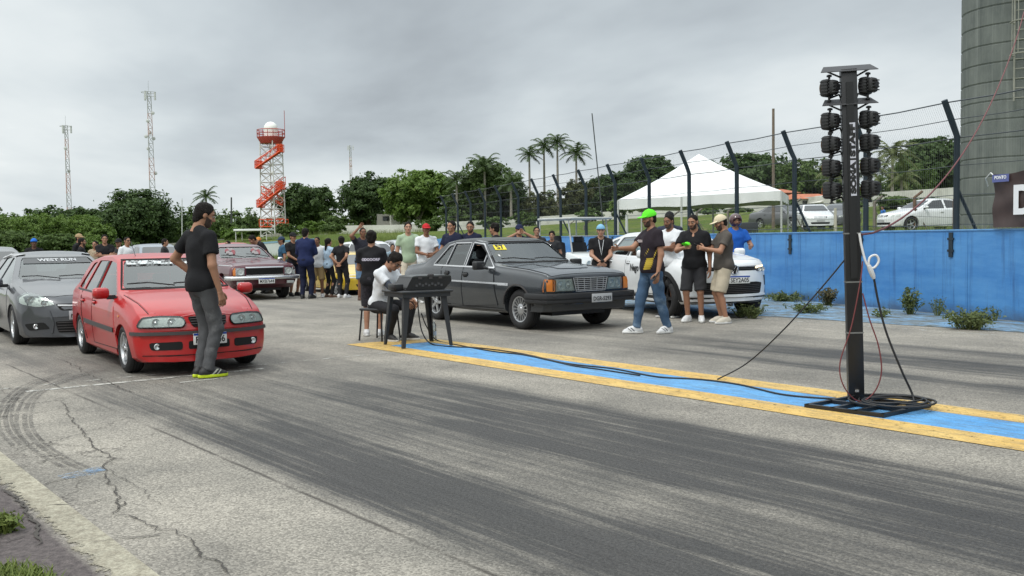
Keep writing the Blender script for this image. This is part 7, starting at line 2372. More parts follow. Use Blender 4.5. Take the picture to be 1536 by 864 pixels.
  for i in range(win):
   x = (i + .5) / win * w - w / 2
   MB().box((x, -d / 2 - .01, h * .6), (min(.9, w / win * .5), .06, min(.9, h * .4))).build('window', GLASS_BLACK, r)
 tile = mat('clay tile', S(176, 108, 78), .85, var=.25, vs=3, bump=.5, bs=8)
 brick = mat('bare brick', S(164, 98, 70), .9, var=.2, vs=4)
 whit = mat('limewash', S(200, 198, 190), .8, var=.1)
 house('house', 'small white flat roofed building between the dark tree and the bright green tree', 600, 337, 134, 2.6, 3, 2.6, whit, None, win=1)
 house('house', 'low white shed joined to the white building under the bright tree', 578, 338, 136, 2.2, 3, 1.5, mat('grey render', S(150, 148, 142), .8, var=.1), None, win=1)
 house('house', 'long bare brick building under the right end of the white tent', 1150, 318, 105, 4.6, 5, 1.9, brick, tile, .5, win=3)
 house('house', 'white house with red clay tile roof left of the starting lights', 1208, 312, 96, 3.6, 4, .8, whit, tile, .55, win=2)
 house('house', 'white gable shed beside the small brick chimney block', 1230, 312, 94, 2.0, 4, .45, whit, whit, .7, win=0, gable=True)
 house('house', 'narrow brick block standing above the white gable shed', 1243, 312, 97, .95, 1, 1.9, brick, None, win=1)
 house('house', 'low house with long clay tile roof beyond the white wall behind the tent', 958, 326, 125, 6, 4, .8, whit, tile, .6, win=3)
 def pole(label, px, y0, y1, dep, rad, m_, cross=False, name='utility_pole', lean=0):
  a, b = D(px, y1, dep), D(px + lean, y0, dep)
  g = Vector((a.x, a.y, min(a.z, ter(a.x, a.y))))
  r = empty(name, g); tag(r, label, 'pole')
  MB().tube([(0, 0, -.2), b - g], [rad, rad * .75], 8).build('shaft', m_, r)
  if cross:
   MB().box(b - g - Vector((0, 0, .45)), (.9, .10, .10)).build('crossarm', m_, r)
   for e in (-.38, 0, .38): MB().lathe([(.05, 0), (.06, .06), (.03, .14)], 8, 'z', b - g + Vector((e, 0, -.40))).build('insulator', PLATEW, r)
 pw = mat('old timber', S(112, 100, 88), .9, var=.2, vs=4)
 pole('old grey timber utility pole standing on the grass right of the tent', 1160, 163, 342, 58, .10, pw)
 pole('thin white pole rising in front of the wall left of the standing man', 273, 298, 386, 110, .06, mat('pole white', S(196, 198, 196), .5), name='light_pole')
 pole('short dark pole above the trees right of the small palm', 347, 296, 370, 140, .14, mat('pole dark', S(70, 74, 72), .8), name='light_pole')
 pole('thin dark whip antenna leaning left above the fence by the palms', 914, 170, 349, 31, .022, mat('pole dark', S(70, 74, 72), .8), name='antenna_pole', lean=-26)
 pole('white gate post on the grass just above the wall under the tent', 940, 322, 352, 40, .07, mat('pole white', S(196, 198, 196), .5), name='gate_post')
 pole('pale concrete post by the parked white hatchback', 1253, 312, 350, 46, .085, mat('pole pale', S(188, 184, 170), .8), name='concrete_post')
 r = empty('bent_post_fence', gz(1200, 44)); tag(r, 'row of short concrete fence posts with bent tops on the grass behind the wall', 'fence')
 cp = mat('old concrete post', S(112, 106, 96), .9, var=.2)
 brn = mat('rusty brown post', S(104, 82, 66), .9, var=.2)
 prev = None; wires = MB()
 for i, (px, y0, y1, dep) in enumerate(((1432, 292, 349, 40), (1372, 289, 349, 43), (1312, 296, 349, 46), (1190, 300, 349, 52), (1092, 310, 350, 58), (1045, 312, 351, 63), (1008, 318, 352, 68), (972, 320, 352, 74), (905, 330, 353, 88), (876, 332, 354, 96), (850, 333, 354, 104))):
  a, b = D(px, y1, dep) - r.location, D(px, y0 + 7, dep) - r.location
  s_ = dep / 44
  a.z -= .5
  tip = b + Vector((.34 * s_, 0, .26 * s_))
  MB().tube([a, b, tip], [.085, .075, .06], 6).build('post', brn if px in (1372, 1432) else cp, r)
  q = MB().tube([a.lerp(b, .8), a + Vector((.7, 0, .3))], .035, 5); q.build('brace', cp, r)
  if prev is not None:
   for t in (.35, .6, .85, 1): wires.tube([prev[0].lerp(prev[1], t), a.lerp(b, t)], .008, 4)
  prev = (a, b)
 wires.build('wire', mat('fence cable', S(70, 74, 76), .5, .5), r)
 p = D(1122, 346, 42); m = MB(); m.box((0, 0, .22), (.75, .5, .44), bev=.04); o = m.build('crate', mat('dark crate', S(48, 52, 56), .7)); o.location = (p.x, p.y, p.z - .1)
 tag(o, 'dark low box lying on the grass just above the blue wall', 'box')
# ------------------------------------------------------------------ put the place together
def camera():
 c = bpy.data.cameras.new('camera'); o = bpy.data.objects.new('camera', c); COL.objects.link(o)
 c.sensor_width = 36; c.lens = FPX / 1536 * 36; c.clip_start = .1; c.clip_end = 5000
 o.matrix_world = Matrix(((_rt.x, _up.x, -_fw.x, 0), (_rt.y, _up.y, -_fw.y, 0), (_rt.z, _up.z, -_fw.z, CAM_H), (0, 0, 0, 1)))
 SC.camera = o
SC.view_settings.view_transform = 'Standard'; SC.view_settings.look = 'None'; SC.view_settings.gamma = 1; SC.view_settings.exposure = 0
SC.cycles.max_bounces = 8; SC.cycles.transparent_max_bounces = 24
camera(); world(); ground(); blue_wall(); banner(); silo(); radar_tower(); tent(); far_things()
mast('slim grey lattice radio mast at the far left, the shorter of the two', 106, 188, 230, .75, seed=0)
mast('tall grey lattice radio mast with many antennas behind the round tree', 231, 137, 210, .85, seed=2)
mast('faint distant radio mast above the trees left of the dark tree', 529, 218, 380, .8, ring=False, seed=4)
# ---- greenery
LF = dict(dark=leaf_mat('leaf dark', (.036, .070, .021), (.082, .132, .040), .35), mid=leaf_mat('leaf mid', (.055, .10, .026), (.12, .18, .05), .35),
          bright=leaf_mat('leaf bright', (.08, .15, .026), (.155, .235, .05), .35), olive=leaf_mat('leaf olive', (.06, .075, .028), (.11, .12, .045)),
          palm=leaf_mat('palm leaf', (.032, .058, .018), (.075, .115, .036)), yellowpalm=leaf_mat('yellow palm leaf', (.06, .085, .024), (.13, .15, .05)),
          weed=leaf_mat('weed leaf', (.075, .11, .035), (.16, .19, .07), .3), grass=leaf_mat('grass blade', (.075, .12, .02), (.17, .21, .05)), dry=leaf_mat('dry weed', (.09, .075, .035), (.14, .12, .06)))
def T(label, px, top, dep, wpx, leaf, seed, n=5000, trunk=.25, shape='round', name='tree', bark=None, group=None, ls=None):
 g = gz(px, dep); s = dep / FPX
 H = D(px, top, dep).z - g.z
 if px > 680 and name == 'tree': wpx *= 1.22; n = int(n * 1.35)
 return tree(label, g, H, wpx * s, LF[leaf], seed, n, trunk, ls or max(wpx * s * .05, .28), group, shape, name, bark)
T('big round dark mango tree with a dome crown behind the people on the left', 208, 284, 150, 128, 'dark', 1, 11000, .05, 'dome', ls=.48)
T('dark leafy tree just right of the radar tower', 462, 275, 165, 96, 'dark', 2, 6000, .12)
T('tall dark tree left of the bright green tree', 556, 257, 140, 92, 'dark', 3, 7500, .12)
T('bright green spreading tree with a pale forked trunk', 630, 256, 132, 108, 'bright', 4, 8000, .26, bark=BARKP)
T('tall mid green tree behind the pair of low palms', 726, 240, 128, 86, 'mid', 5, 6500, .18)
T('dark tree right of the low palms behind the fence', 766, 252, 132, 60, 'dark', 6, 5000, .15)
T('brownish olive tree under the tall royal palms', 866, 268, 128, 46, 'olive', 7, 3500, .2)
T('small olive tree between the fence posts by the palms', 812, 288, 124, 50, 'olive', 8, 3000, .15)
T('dark tree left of the white tent just right of the palms', 915, 262, 135, 76, 'dark', 9, 5500, .12)
T('broad dark tree rising behind the left slope of the white tent', 972, 234, 145, 96, 'dark', 10, 7000, .12)
T('wide dark tree behind the right slope of the white tent', 1122, 231, 145, 116, 'dark', 11, 7000, .12)
T('dense tree between the utility pole and the starting lights', 1206, 238, 122, 74, 'mid', 12, 5500, .1)
T('dark tree behind the right hand lamps of the starting lights', 1258, 262, 120, 60, 'dark', 13, 4000, .1)
T('large dark tree beside the water tower', 1402, 206, 118, 96, 'dark', 14, 8000, .08)
T('dark shrubby tree below the big tree by the water tower', 1362, 240, 112, 64, 'mid', 15, 4500, .08)
T('dark tree partly hidden behind the water tower', 1446, 232, 122, 60, 'dark', 16, 4000, .1)
T('dull green tree behind the standing man right of the small palm', 372, 312, 150, 70, 'mid', 17, 4000, .1)
T('low dark tree left of the radar tower foot', 336, 322, 140, 50, 'mid', 18, 3000, .1)
T('low green tree under the small palm', 300, 326, 150, 50, 'mid', 19, 3000, .1)
T('far dark tree at the left end of the tree line', 78, 308, 190, 110, 'dark', 20, 4200, .1, 'dome')
T('far dark tree left of the round mango tree', 140, 312, 190, 110, 'dark', 21, 4200, .1, 'dome')
T('dark green tree at the left edge of the picture', -14, 306, 150, 90, 'mid', 22, 4500, .1)
T('low tree behind the graffiti wall left of the white building', 504, 318, 138, 60, 'mid', 23, 3200, .1)
T('leafy low tree under the low palms by the boundary wall', 690, 306, 126, 66, 'mid', 24, 3500, .12)
k = 0
for px, top, dep, w, lf in ((10, 318, 118, 84, 'bright'), (62, 320, 112, 84, 'bright'), (112, 322, 116, 80, 'bright'), (150, 334, 112, 60, 'bright'), (30, 345, 104, 76, 'mid'), (88, 350, 104, 66, 'mid'), (132, 356, 108, 56, 'bright'), (178, 362, 112, 44, 'mid'), (-30, 330, 108, 70, 'bright')):
 names = ['bright green bush at the left edge of the bush row', 'rounded bright bush behind the man with the blue head wrap', 'bright bush right of the blue head wrap man', 'lighter bush just left of the round mango tree', 'darker low bush in front of the row at the left',
             'darker low bush behind the grey hatchback roof', 'small bright bush behind the bearded man in black', 'small bush at the foot of the round mango tree', 'bright bush cut by the left edge of the picture']
 T(names[k], px, top, dep, w, lf, 40 + k, 7000, .02, name='bush', ls=.26, group='bushes along the far side of the paddock'); k += 1
for i, (px, top, dep, w, lb) in enumerate(((432, 336, 120, 34, 'slim leafy shrub right of the radar tower behind the blue cap man'), (470, 332, 118, 42, 'leafy shrub behind the navy jacket man'), (500, 335, 116, 40, 'leafy shrub left of the graffiti wall behind the curly haired man'), (352, 338, 118, 40, 'pale leafy shrub behind the standing man shoulder'),
                                           (1186, 300, 84, 30, 'green shrub behind the parked grey car'), (1340, 292, 72, 60, 'low shrub on the grass behind the child'), (1392, 296, 66, 50, 'low shrub behind the parked white saloon'), (790, 318, 112, 46, 'small shrub by the boundary wall under the palms'), (1062, 308, 98, 44, 'bright shrub seen under the white tent'), (930, 300, 105, 36, 'light green shrub left under the white tent'), (1106, 312, 96, 40, 'dark shrub under the tent beside the brick building'), (648, 330, 118, 44, 'shrub against the boundary wall below the bright green tree'), (742, 326, 114, 50, 'leafy shrub by the boundary wall under the tall mid green tree'), (884, 312, 108, 46, 'shrub on the bank between the palms and the white tent'), (1284, 290, 84, 44, 'shrub on the bank just behind the starting light post'))):
 T(lb, px, top, dep, w, 'bright' if i in (1, 3, 8, 9) else 'mid', 60 + i, 1500, .04, name='bush', ls=.30)
# the far wood that closes the horizon
rg = np.random.default_rng(5)
C, Nn = [], []
for i in range(150):
 px = -260 + i * 13.5; dep = rg.uniform(215, 270)
 g = D(px, 350, dep); h_ = rg.uniform(6, 9.5) if px < 560 else rg.uniform(9, 13)
 c, n_ = crown_points([((g.x, g.y, h_ * .5), (rg.uniform(3, 5), 3, h_ * .55))], 900, rg)
 C.append(c); Nn.append(n_)
V, F = leaves_mesh(np.concatenate(C), np.concatenate(Nn), .62, rg)
o = link('treeline', mesh_np('treeline', V, F), LF['mid']); tag(o, 'far line of trees closing the horizon behind everything', 'wood', kind='stuff')
def PALM(label, px, top, dep, lpx, leaf, seed, nf=17, rad=.17, lean=0., droop=.17, shaft=True):
 g = gz(px, dep); H = D(px, top, dep).z - g.z
 return palm(label, g, H, lpx * dep / FPX, LF[leaf], seed, nf, 'palm trees', rad, lean, droop=droop, shaft=shaft)
PALM('royal palm with the lowest head, leftmost of the tall clump', 796, 226, 134, 26, 'palm', 1)
PALM('tall royal palm second from the left of the clump', 818, 212, 136, 27, 'palm', 2)
PALM('tallest royal palm in the middle of the clump', 838, 207, 134, 28, 'palm', 3)
PALM('royal palm with drooping fronds at the right of the clump', 866, 223, 132, 30, 'palm', 4)
PALM('low bushy palm in front of the tall mid green tree', 729, 241, 124, 34, 'palm', 5, 20)
PALM('low palm left of the tall mid green tree', 687, 262, 124, 30, 'palm', 6, 18)
PALM('low palm at the right of the dark trees before the clump', 768, 268, 122, 28, 'palm', 7, 16)
PALM('small palm standing alone above the head of the standing man', 312, 289, 130, 25, 'palm', 8, 15)
PALM('yellowish coconut palm right of the starting lights', 1338, 212, 96, 46, 'yellowpalm', 9, 20, .15, droop=.2, shaft=False)
PALM('second yellowish coconut palm lower behind the starting light lamps', 1306, 240, 92, 40, 'yellowpalm', 10, 18, .15, droop=.2, shaft=False)
PALM('short coconut palm below the yellowish palm', 1352, 256, 88, 32, 'yellowpalm', 11, 16, .14, droop=.2, shaft=False)
PALM('short palm behind the left lamps of the starting lights', 1248, 252, 100, 34, 'yellowpalm', 12, 14, .14, droop=.2, shaft=False)
# weeds on the apron and in the near corner
wl = LF['weed']
weed('dark dried weed bush against the wall left of the starting light post', G(1241, 458), 0.33, LF['dry'], 1, n=41, spread=.28, ls=0.031, bush=True)
weed('tall leafy weed growing against the blue wall right of the post', G(1366, 472), 0.45, wl, 2, n=32, spread=.24, ls=0.034, bush=True)
weed('thin sparse weed by the wall next to the tall leafy weed', G(1406, 474), 0.33, wl, 3, n=14, spread=.18, ls=0.025)
weed('low spreading weed clump with white flowers on the apron at the right', G(1452, 494), 0.27, wl, 4, n=54, spread=.45, ls=0.034, bush=True)
weed('low weed in front of the white crossover wheel', G(1128, 478), 0.23, wl, 5, n=28, spread=.28, ls=0.028, bush=True)
weed('grassy weed patch on the apron left of the post', G(1210, 470), 0.16, wl, 6, n=35, spread=.45, ls=0.031, bush=True)
weed('low weed on the apron right behind the post', G(1322, 476), 0.12, wl, 7, n=19, spread=.25, ls=0.028)
weed('row of low weeds along the wall foot right of the white crossover', G(1180, 452), 0.16, wl, 8, n=41, spread=.6, ls=0.037, bush=True)
weed('single stalk weed with a white flower near the right edge', G(1492, 482), 0.28, wl, 9, n=8, spread=.08, ls=0.025)
weed('weed tuft on the road edge beside the beige capped man', G(1112, 476), 0.20, wl, 10, n=22, spread=.22, ls=0.028)
rg = np.random.default_rng(9)
cs = [tuple(UV(u_, v_)) for u_, v_ in zip(rg.uniform(4.2, 9, 1500), -5.50 - .05 * rg.random(1500) - abs(rg.normal(size=1500)) * .25) if math.sin(u_ * 5.1) + math.sin(u_ * 2.3 + 1) > -.1 - (-5.5 - v_) * 6]
grass_blades('grass', cs, .085, LF['grass'], rg, .03, 14)
weed('broad leaved green weed at the lower left corner of the road edge', UV(6.62, -5.50), .07, LF['grass'], 21, n=34, spread=.10, ls=.016, bush=True)
weed('small weed in the cracked asphalt at the left edge', UV(6.0, -5.55), .07, LF['grass'], 22, n=26, spread=.10, ls=.014, bush=True)
cs = []
for _ in range(1500):
 t, n_ = rg.uniform(2, 60), rg.uniform(.6, 26)
 p = W0 + WD * t + WN * n_; cs.append((p.x, p.y, ter(p.x, p.y) - .02))
grass_blades('long_grass', cs, .42, LF['grass'], rg, .35, 12)
cs = []
for _ in range(1300):
 p = D(rg.uniform(320, 640), 370, rg.uniform(70, 118)); cs.append((p.x, p.y, ter(p.x, p.y)))
grass_blades('tall_grass', cs, .55, LF['grass'], rg, .5, 10)
# ---- cars
red_hatch(); grey_hatch(); dark_saloon(); maroon_coupe(); white_suv()
p = G(866, 432); golf_cart(p, R(150))
YEL = paint('yellow', (.62, .42, .02)); SIL = paint('silver', (.32, .34, .36), .3, .8, .3); WHT = paint('white', (.74, .76, .77)); DGR = paint('dark grey', (.10, .105, .11), .3, .8, .3); BLU = paint('steel blue', (.16, .19, .23), .3, .8, .3); REDP = paint('red', (.52, .026, .024))
plain_car('yellow_hatchback', 'yellow hatchback mostly hidden behind the standing crowd', gz(520, 27.5), R(150), YEL, 'hatch').fit(1.05, 1, .80)
plain_car('white_car', 'white hatchback behind the yellow car in the crowd', gz(556, 33), R(150), WHT, 'hatch')
plain_car('silver_car', 'silver saloon behind the man in the pale green shirt', gz(610, 41), R(150), SIL, 'sedan')
plain_car('blue_grey_car', 'blue grey hatchback whose roof shows between the red hatchback and the maroon coupe', gz(236, 33), R(147), BLU, 'hatch')
plain_car('grey_car', 'dark grey car whose roof is cut by the left edge of the picture', gz(-22, 19.5), R(146), DGR, 'hatch')
plain_car('red_car', 'second red car whose roof peeps over the maroon coupe', gz(352, 38), R(147), REDP, 'hatch')
plain_car('white_hatchback', 'old white hatchback parked on the grass left of the starting light post', gz(1220, 54), R(186), WHT, 'hatch')
plain_car('grey_saloon_far', 'grey saloon parked on the grass behind the old white hatchback', gz(1258, 58), R(212), DGR, 'sedan')
plain_car('white_saloon', 'white saloon parked side on on the grass before the water tower', gz(1388, 44), R(256), WHT, 'sedan')
plain_car('dark_saloon_far', 'dark saloon parked far back on the grass left of the utility pole', gz(1178, 62), R(150), DGR, 'sedan')
timing_tree()
tc, txd = table_set()
# ---- people
BLK = cloth('black', (.012, .012, .014)); CHAR = cloth('charcoal', (.03, .03, .033)); WTE = cloth('white', (.66, .68, .70)); NAVY = cloth('navy', (.014, .022, .075)); DNAVY = cloth('dark navy', (.010, .013, .035))
GRN = cloth('sage green', (.33, .42, .29)); TAUPE = cloth('taupe', (.085, .075, .066)); BEIGE = cloth('beige', (.48, .42, .32)); KHAKI = cloth('khaki', (.30, .21, .10)); TEAL = cloth('teal blue', (.035, .10, .17)); BLUE = cloth('bright blue', (.015, .10, .42))
DGREY = cloth('dark grey', (.022, .022, .025)); DEN = denim('blue', (.055, .10, .17), (.20, .27, .34)); DENG = denim('grey', (.085, .086, .09), (.21, .21, .21)); DENL = denim('light', (.10, .17, .27), (.25, .33, .42)); CREAM = cloth('cream', (.58, .52, .42)); DOT = mat('cloth dotted', (.014, .014, .024), .85, var=.9, vs=70)
WSOLE = mat('white sole', (.62, .62, .60), .6); WSHOE = mat('white shoe', (.60, .60, .60), .6); BSHOE = mat('black shoe', (.014, .014, .015), .6); NEON = mat('neon sole', (.55, .68, .02), .5); CRM = mat('cream shoe', (.52, .48, .40), .6); BRNS = mat('brown sandal', (.10, .05, .03), .7)
PATT = mat('cloth patterned dark', (.022, .02, .026), .85, var=.8, vs=28)
def PP(label, px, top, foot, face, **k):
 pos = G(px, foot)
 H = CAM_H * (foot - top) / (foot - hor(px))
 if 'H' in k: H = k.pop('H')
 return person(label, pos, face_dir(pos, face), H, **k)
SW = (WSHOE, WSOLE); SB = (BSHOE, BSHOE); SBW = (BSHOE, WSOLE)
m1 = PP('tall bearded man in black tee, grey jeans and neon soled shoes before the red hatchback', 306, 303, 566, 122, skin='tan', shirt=BLK, pants=DENG, shoes=(BSHOE, NEON), stripe=mat('pale stripe', (.35, .36, .3), .6), arms=('hip', 'down'), beard=True, turn=.42, nod=.32, res=.0125, hair='short', stance=.065, bulk=.96)
pos = G(570, 510)
fd = face_dir(pos, 52)
op = person('seated operator in white tee with grey sleeves bent over the plastic table', pos, fd, 1.72, skin='tan', shirt=WTE, pants=DGREY, shoes=SBW, arms=('table', 'table'), seat=.50, lean=.30, nod=.55, hair='tall', res=.0125, arm_cov=cloth('slate sleeve', (.06, .07, .09)), glasses=True)
stool(pos + Vector((0, 0, .004)), fd)
b3 = PP('man with his back turned in black tee with white print behind the operator', 560, 347, 504, 170, skin='tan', shirt=BLK, pants=PATT, shorts=True, shoes=SW, arms=('front', 'front'), hair='tall', res=.014, hem=.84, bulk=1.05)
g4 = PP('man in neon green cap, dark printed tee and blue jeans stepping to the left', 978, 315, 500, -62, skin='tan', shirt=cloth('plum black', (.022, .016, .022)), pants=DEN, shoes=(WSHOE, WSOLE), stripe=BSHOE, arms=('down', 'reach'), beard=True, cap_m=cloth('neon green', (.12, .75, .03), .05), hair='crop', res=.0125, stride=.20, stance=.09, bulk=1.1, turn=.0, nod=.12)
m5 = PP('man in plain white tee and black shorts behind the neon capped man', 1006, 321, 476, -35, skin='brown', shirt=WTE, pants=BLK, shorts=True, shoes=SBW, arms=('cross', 'cross'), hair='crop', beard=True, nod=.2, res=.014, bulk=1.08)
m6 = PP('bearded man in black polo and black shorts holding a green cap', 1042, 321, 483, -12, skin='tan', shirt=BLK, pants=CHAR, shorts=True, shoes=SW, arms=('down', 'phone'), hair='crop', beard=True, turn=.25, nod=.25, res=.013, bulk=1.08, open_collar=True)
m7 = PP('man in beige cap, taupe polo and beige shorts looking at his phone', 1086, 322, 485, -72, skin='tan', shirt=TAUPE, pants=BEIGE, shorts=True, shoes=(CRM, WSOLE), arms=('phone', 'phone'), cap_m=cloth('cream cap', (.62, .54, .38), .05), hair='crop', beard=True, nod=.30, res=.013, bulk=1.12)
PP('rider in dark red helmet and blue shirt leaning on the white crossover', 1103, 322, 458, 20, skin='tan', shirt=BLUE, pants=BLK, shoes=SB, arms=('hold', 'down'), helmet=mat('helmet', (.06, .02, .022), .25, coat=.6, var=.9, vs=22), res=.016)
m9 = PP('young man in pale blue cap and black tee with a lanyard', 902, 337, 464, 4, skin='light', shirt=BLK, pants=BLK, shoes=SW, arms=('clasp', 'clasp'), cap_m=(cloth('pale blue cap', (.20, .42, .60), .05), 'back'), hair='crop', nod=.1, res=.015)
PP('smiling man in white tee and red cap with folded hands', 641, 336, 454, 14, skin='brown', shirt=WTE, pants=CREAM, shoes=SW, arms=('front', 'front'), cap_m=cloth('red cap', (.45, .02, .025), .05), hair='crop', bulk=1.05, hem=.82)
PP('slim young man in sage green tee and pale trousers', 614, 333, 453, 6, skin='light', shirt=GRN, pants=CREAM, shoes=SW, arms=('down', 'down'), hair='short', bulk=.92)
PP('dark haired man in navy tee behind the charcoal saloon boot', 680, 331, 456, -38, skin='tan', shirt=DNAVY, pants=BLK, shoes=SB, arms=('front', 'front'), hair='short', bulk=1.08)
PP('bearded man with sunglasses on his head looking down over the saloon', 708, 331, 456, -28, skin='tan', shirt=DNAVY, pants=BLK, shoes=SB, arms=('front', 'front'), hair='crop', beard=True, nod=.25, turn=-.3, bulk=1.1)
PP('black haired man turned left just behind the saloon roof', 745, 335, 456, -105, skin='tan', shirt=BLK, pants=BLK, shoes=SB, arms=('front', 'front'), hair='curly', nod=.1)
PP('man in dark cap raising both hands to take a photo over the saloon', 780, 337, 452, 10, skin='tan', shirt=DNAVY, pants=BLK, shoes=SB, arms=('face', 'face'), cap_m=cloth('dark blue cap', (.012, .016, .05), .05), hair='crop')
PP('girl with hair tied back looking over the saloon roof', 806, 340, 440, 8, skin='tan', shirt=CHAR, pants=BLK, shoes=SB, hair='long', bulk=.88)
PP('short person with black hair beside the utility cart', 829, 347, 438, -8, skin='tan', shirt=CHAR, pants=BLK, shoes=SB, hair='curly', bulk=.9)
PP('man in dark dotted shirt and jean shorts raising his hand to his brow', 546, 341, 450, 18, skin='brown', shirt=DOT, pants=DENL, shorts=True, shoes=(BRNS, BRNS), shoe='sandal', arms=('down', 'raise'), hair='crop', bulk=1.12, hem=.84)
PP('person in pink cap behind the man raising his hand', 560, 351, 445, -30, skin='tan', shirt=cloth('pale grey', (.36, .37, .38)), pants=DGREY, shoes=SW, cap_m=cloth('pink cap', (.55, .04, .12), .05), hair='crop', bulk=.9)
PP('boy in pale blue shirt right of the man with printed back', 590, 366, 440, 10, skin='tan', shirt=cloth('dusty blue', (.24, .32, .38)), pants=DGREY, shoes=SW, hair='short', bulk=.85)
PP('curly haired man in black tee with hands behind his back', 514, 355, 447, 150, skin='tan', shirt=BLK, pants=DGREY, shoes=SW, arms=('behind', 'behind'), hair='curly', turn=-.7)
PP('woman with a long black ponytail in light blue top', 494, 357, 446, 132, skin='tan', shirt=cloth('light blue', (.36, .48, .60)), pants=BLK, shoes=(BRNS, BRNS), shoe='sandal', arms=('front', 'down'), hair='long', bulk=.86)
PP('man in white long sleeved shirt and khaki shorts', 478, 355, 446, -8, skin='brown', shirt=WTE, pants=KHAKI, shorts=True, shoes=SW, arms=('down', 'down'), hair='crop', sleeve=.95, turn=.3)
PP('man in navy hooded jacket and dark trousers seen from behind', 460, 342, 448, 158, skin='light', shirt=NAVY, pants=DNAVY, shoes=SB, arms=('front', 'front'), hair='short', sleeve=1.0, hem=.80, bulk=1.12)
PP('man in black cap and black tee with clasped hands facing the navy jacket', 441, 349, 444, 38, skin='tan', shirt=BLK, pants=DNAVY, shorts=True, shoes=SB, arms=('clasp', 'clasp'), cap_m=BLK, hair='crop')
PP('man in blue tee and dark cap looking left beside the maroon coupe', 425, 355, 441, -78, skin='tan', shirt=TEAL, pants=BLK, shoes=SB, arms=('down', 'down'), cap_m=cloth('navy cap', (.03, .05, .09), .05), hair='crop', bulk=.95)
PP('man in black tee leaning down into the maroon coupe side', 404, 362, 440, -70, H=1.74, skin='tan', shirt=BLK, pants=BLK, shoes=SB, arms=('hold', 'hold'), lean=.55, nod=.3, hair='short')
PP('person in orange straw hat behind the leaning man', 390, 356, 436, -30, skin='tan', shirt=CHAR, pants=BLK, shoes=SB, cap_m=cloth('orange hat', (.55, .22, .05), .05), hair='crop')
PP('short dark haired person behind the maroon coupe roof', 344, 361, 434, -40, skin='tan', shirt=CHAR, pants=BLK, shoes=SB, hair='short')
PP('man in bright blue head wrap and black printed tee at the left', 54, 358, 449, 5, skin='dark', shirt=BLK, pants=BLK, shoes=SB, cap_m=(cloth('blue wrap', (.02, .14, .55), .05), 'back'), hair='short')
PP('bearded man in black tee seen in profile left of the group', 125, 357, 449, 85, skin='tan', shirt=BLK, pants=CHAR, shoes=SB, arms=('front', 'down'), hair='short', beard=True)
PP('person in tan cap hidden behind the bearded profile man', 121, 351, 444, 60, skin='tan', shirt=BLK, pants=CHAR, shoes=SB, cap_m=cloth('tan cap', (.35, .25, .14), .05), hair='crop')
PP('man in black tee with folded arms smiling at the camera', 160, 352, 449, 4, skin='tan', shirt=BLK, pants=CHAR, shoes=SB, arms=('cross', 'cross'), hair='short', bulk=1.08)
PP('person in beige shirt half hidden behind the man with folded arms', 146, 361, 446, -30, skin='tan', shirt=cloth('sand', (.34, .27, .19)), pants=BEIGE, shoes=SB, hair='crop')
PP('man in white tee and sunglasses looking right', 193, 355, 450, 35, skin='tan', shirt=WTE, pants=CHAR, shoes=SB, hair='crop', glasses=True, bulk=1.1)
PP('person in black cap behind the man in sunglasses', 181, 358, 446, -25, skin='tan', shirt=CHAR, pants=BLK, shoes=SB, cap_m=BLK, hair='short')
PP('man in dark tee turned right behind the red hatchback', 249, 358, 438, 80, skin='tan', shirt=CHAR, pants=BLK, shoes=SB, hair='short')
PP('person in dark knit cap between the white tee and black polo men', 1005, 318, 456, 4, skin='dark', shirt=cloth('navy print', (.03, .035, .06), .7), pants=BLK, shoes=SB, cap_m=BLK, hair='crop')
g = gz(1324, 47)
person('child in dark and blue top walking on the grass beyond the wall', g, face_dir(g, -60), max(1.0, D(1324, 309, 47).z - g.z), skin='tan', shirt=cloth('blue dark', (.03, .16, .48), .6), pants=CREAM, shorts=True, shoes=SW, hair='short', bulk=.85, res=.02)
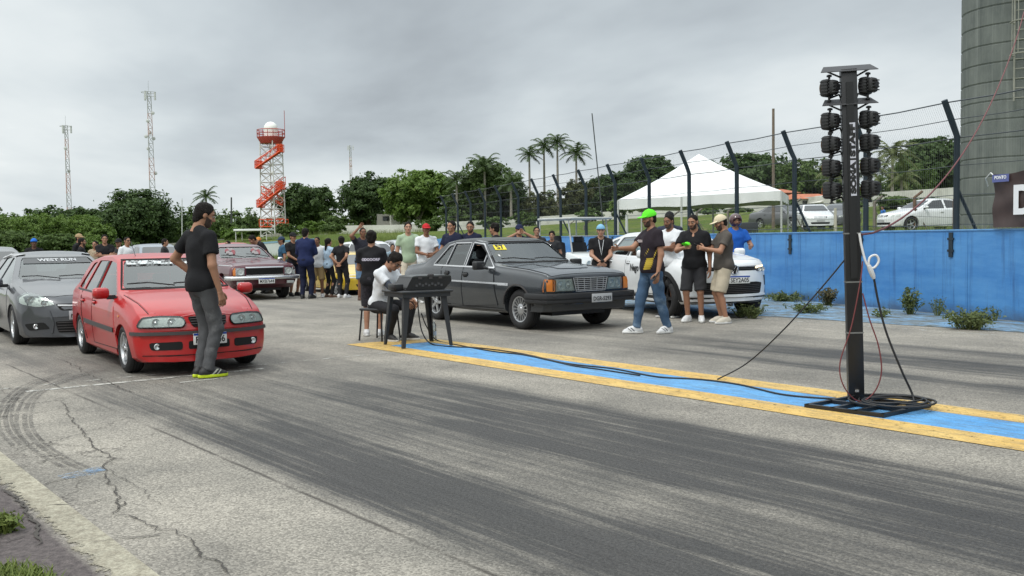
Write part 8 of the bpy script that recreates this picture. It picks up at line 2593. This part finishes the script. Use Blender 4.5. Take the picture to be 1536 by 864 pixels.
# prints on clothing
o = b3['obj']; k_ = b3['k']
sh_ = b3['shirt']
me = text_mesh('ODOOORF', .052, .003)
decal_on(sh_, me, -1, 1.28 * k_, mat('print lilac', (.5, .47, .55), .7), 'shirt_lettering', .006).parent = o
sh_ = g4['shirt']; o = g4['obj']
decal_on(sh_, text_mesh('SERRA', .05, .003), 1, 1.31 * g4['k'], mat('print grey', (.42, .36, .36), .7), 'shirt_lettering', .006, .06).parent = o
q = MB(); yl = mat('yellow print', (.48, .34, .03), .7)
bvh = BVHTree.FromPolygons([v.co.copy() for v in sh_.data.vertices], [tuple(p.vertices) for p in sh_.data.polygons])
for i in range(11):
 t = i / 10
 c = Vector((-.40, .16 - .10 * t, (.93 + .27 * t) * g4['k']))
 vs = []
 for dy_, dz_ in ((-.055, -.012), (.055, -.02), (.060, .006), (-.050, .012)):
  loc, n, a_, b_ = bvh.ray_cast(c + Vector((0, dy_, dz_)), Vector((1, 0, 0)))
  vs.append(loc + Vector((-.006, 0, 0)) if loc else c + Vector((.24, dy_, dz_)))
 q.add(vs, [(0, 1, 2, 3)])
q.build('shirt_print', yl, o, fix=False)
# hand-held things, built where the hands close
def held(pp, side, size, m, name, label, cat, off=.07):
 o = pp['obj']; k_ = 1
 w = Vector(pp['wrists'][side]) + Vector(pp['hand_dir'][side]) * off
 M_ = o.matrix_basis
 q = MB(); q.box((0, 0, 0), size, None, bev=.008)
 p = q.build(name, m); p.location = M_ @ (w + Vector((0, .02, .03))); p.rotation_euler = (R(35), 0, o.rotation_euler.z)
 tag(p, label, cat)
PH = mat('phone', (.01, .01, .012), .2)
held(m7, 1, (.075, .15, .012), PH, 'phone', 'black phone held by the man in the beige cap', 'phone')
held(m9, 1, (.072, .145, .012), PH, 'phone', 'black phone held by the young man in the pale blue cap', 'phone')
held(g4, 0, (.075, .012, .15), PH, 'phone', 'dark phone in the lowered hand of the neon capped man', 'phone', .08)
w = m6['obj'].matrix_basis @ (Vector(m6['wrists'][1]) + Vector(m6['hand_dir'][1]) * .09)
o = link('cap', mesh_np('cap', CAP_V * .62, CAP_F), cloth('neon green', (.12, .75, .03), .05), None, 180); o.location = w + Vector((0, -.02, .0)); o.rotation_euler = (.4, .2, 2.2)
tag(o, 'neon green cap held in the hand of the black polo man', 'cap')
# lanyard
q = MB(); q.tube([(-.05, .10 * m9['k'] + .02, 1.44 * m9['k']), (-.02, .155, 1.25 * m9['k']), (0, .165, 1.12 * m9['k']), (.02, .155, 1.25 * m9['k']), (.05, .12, 1.44 * m9['k'])], .006, 5)
q.build('lanyard', WTE, m9['obj'])
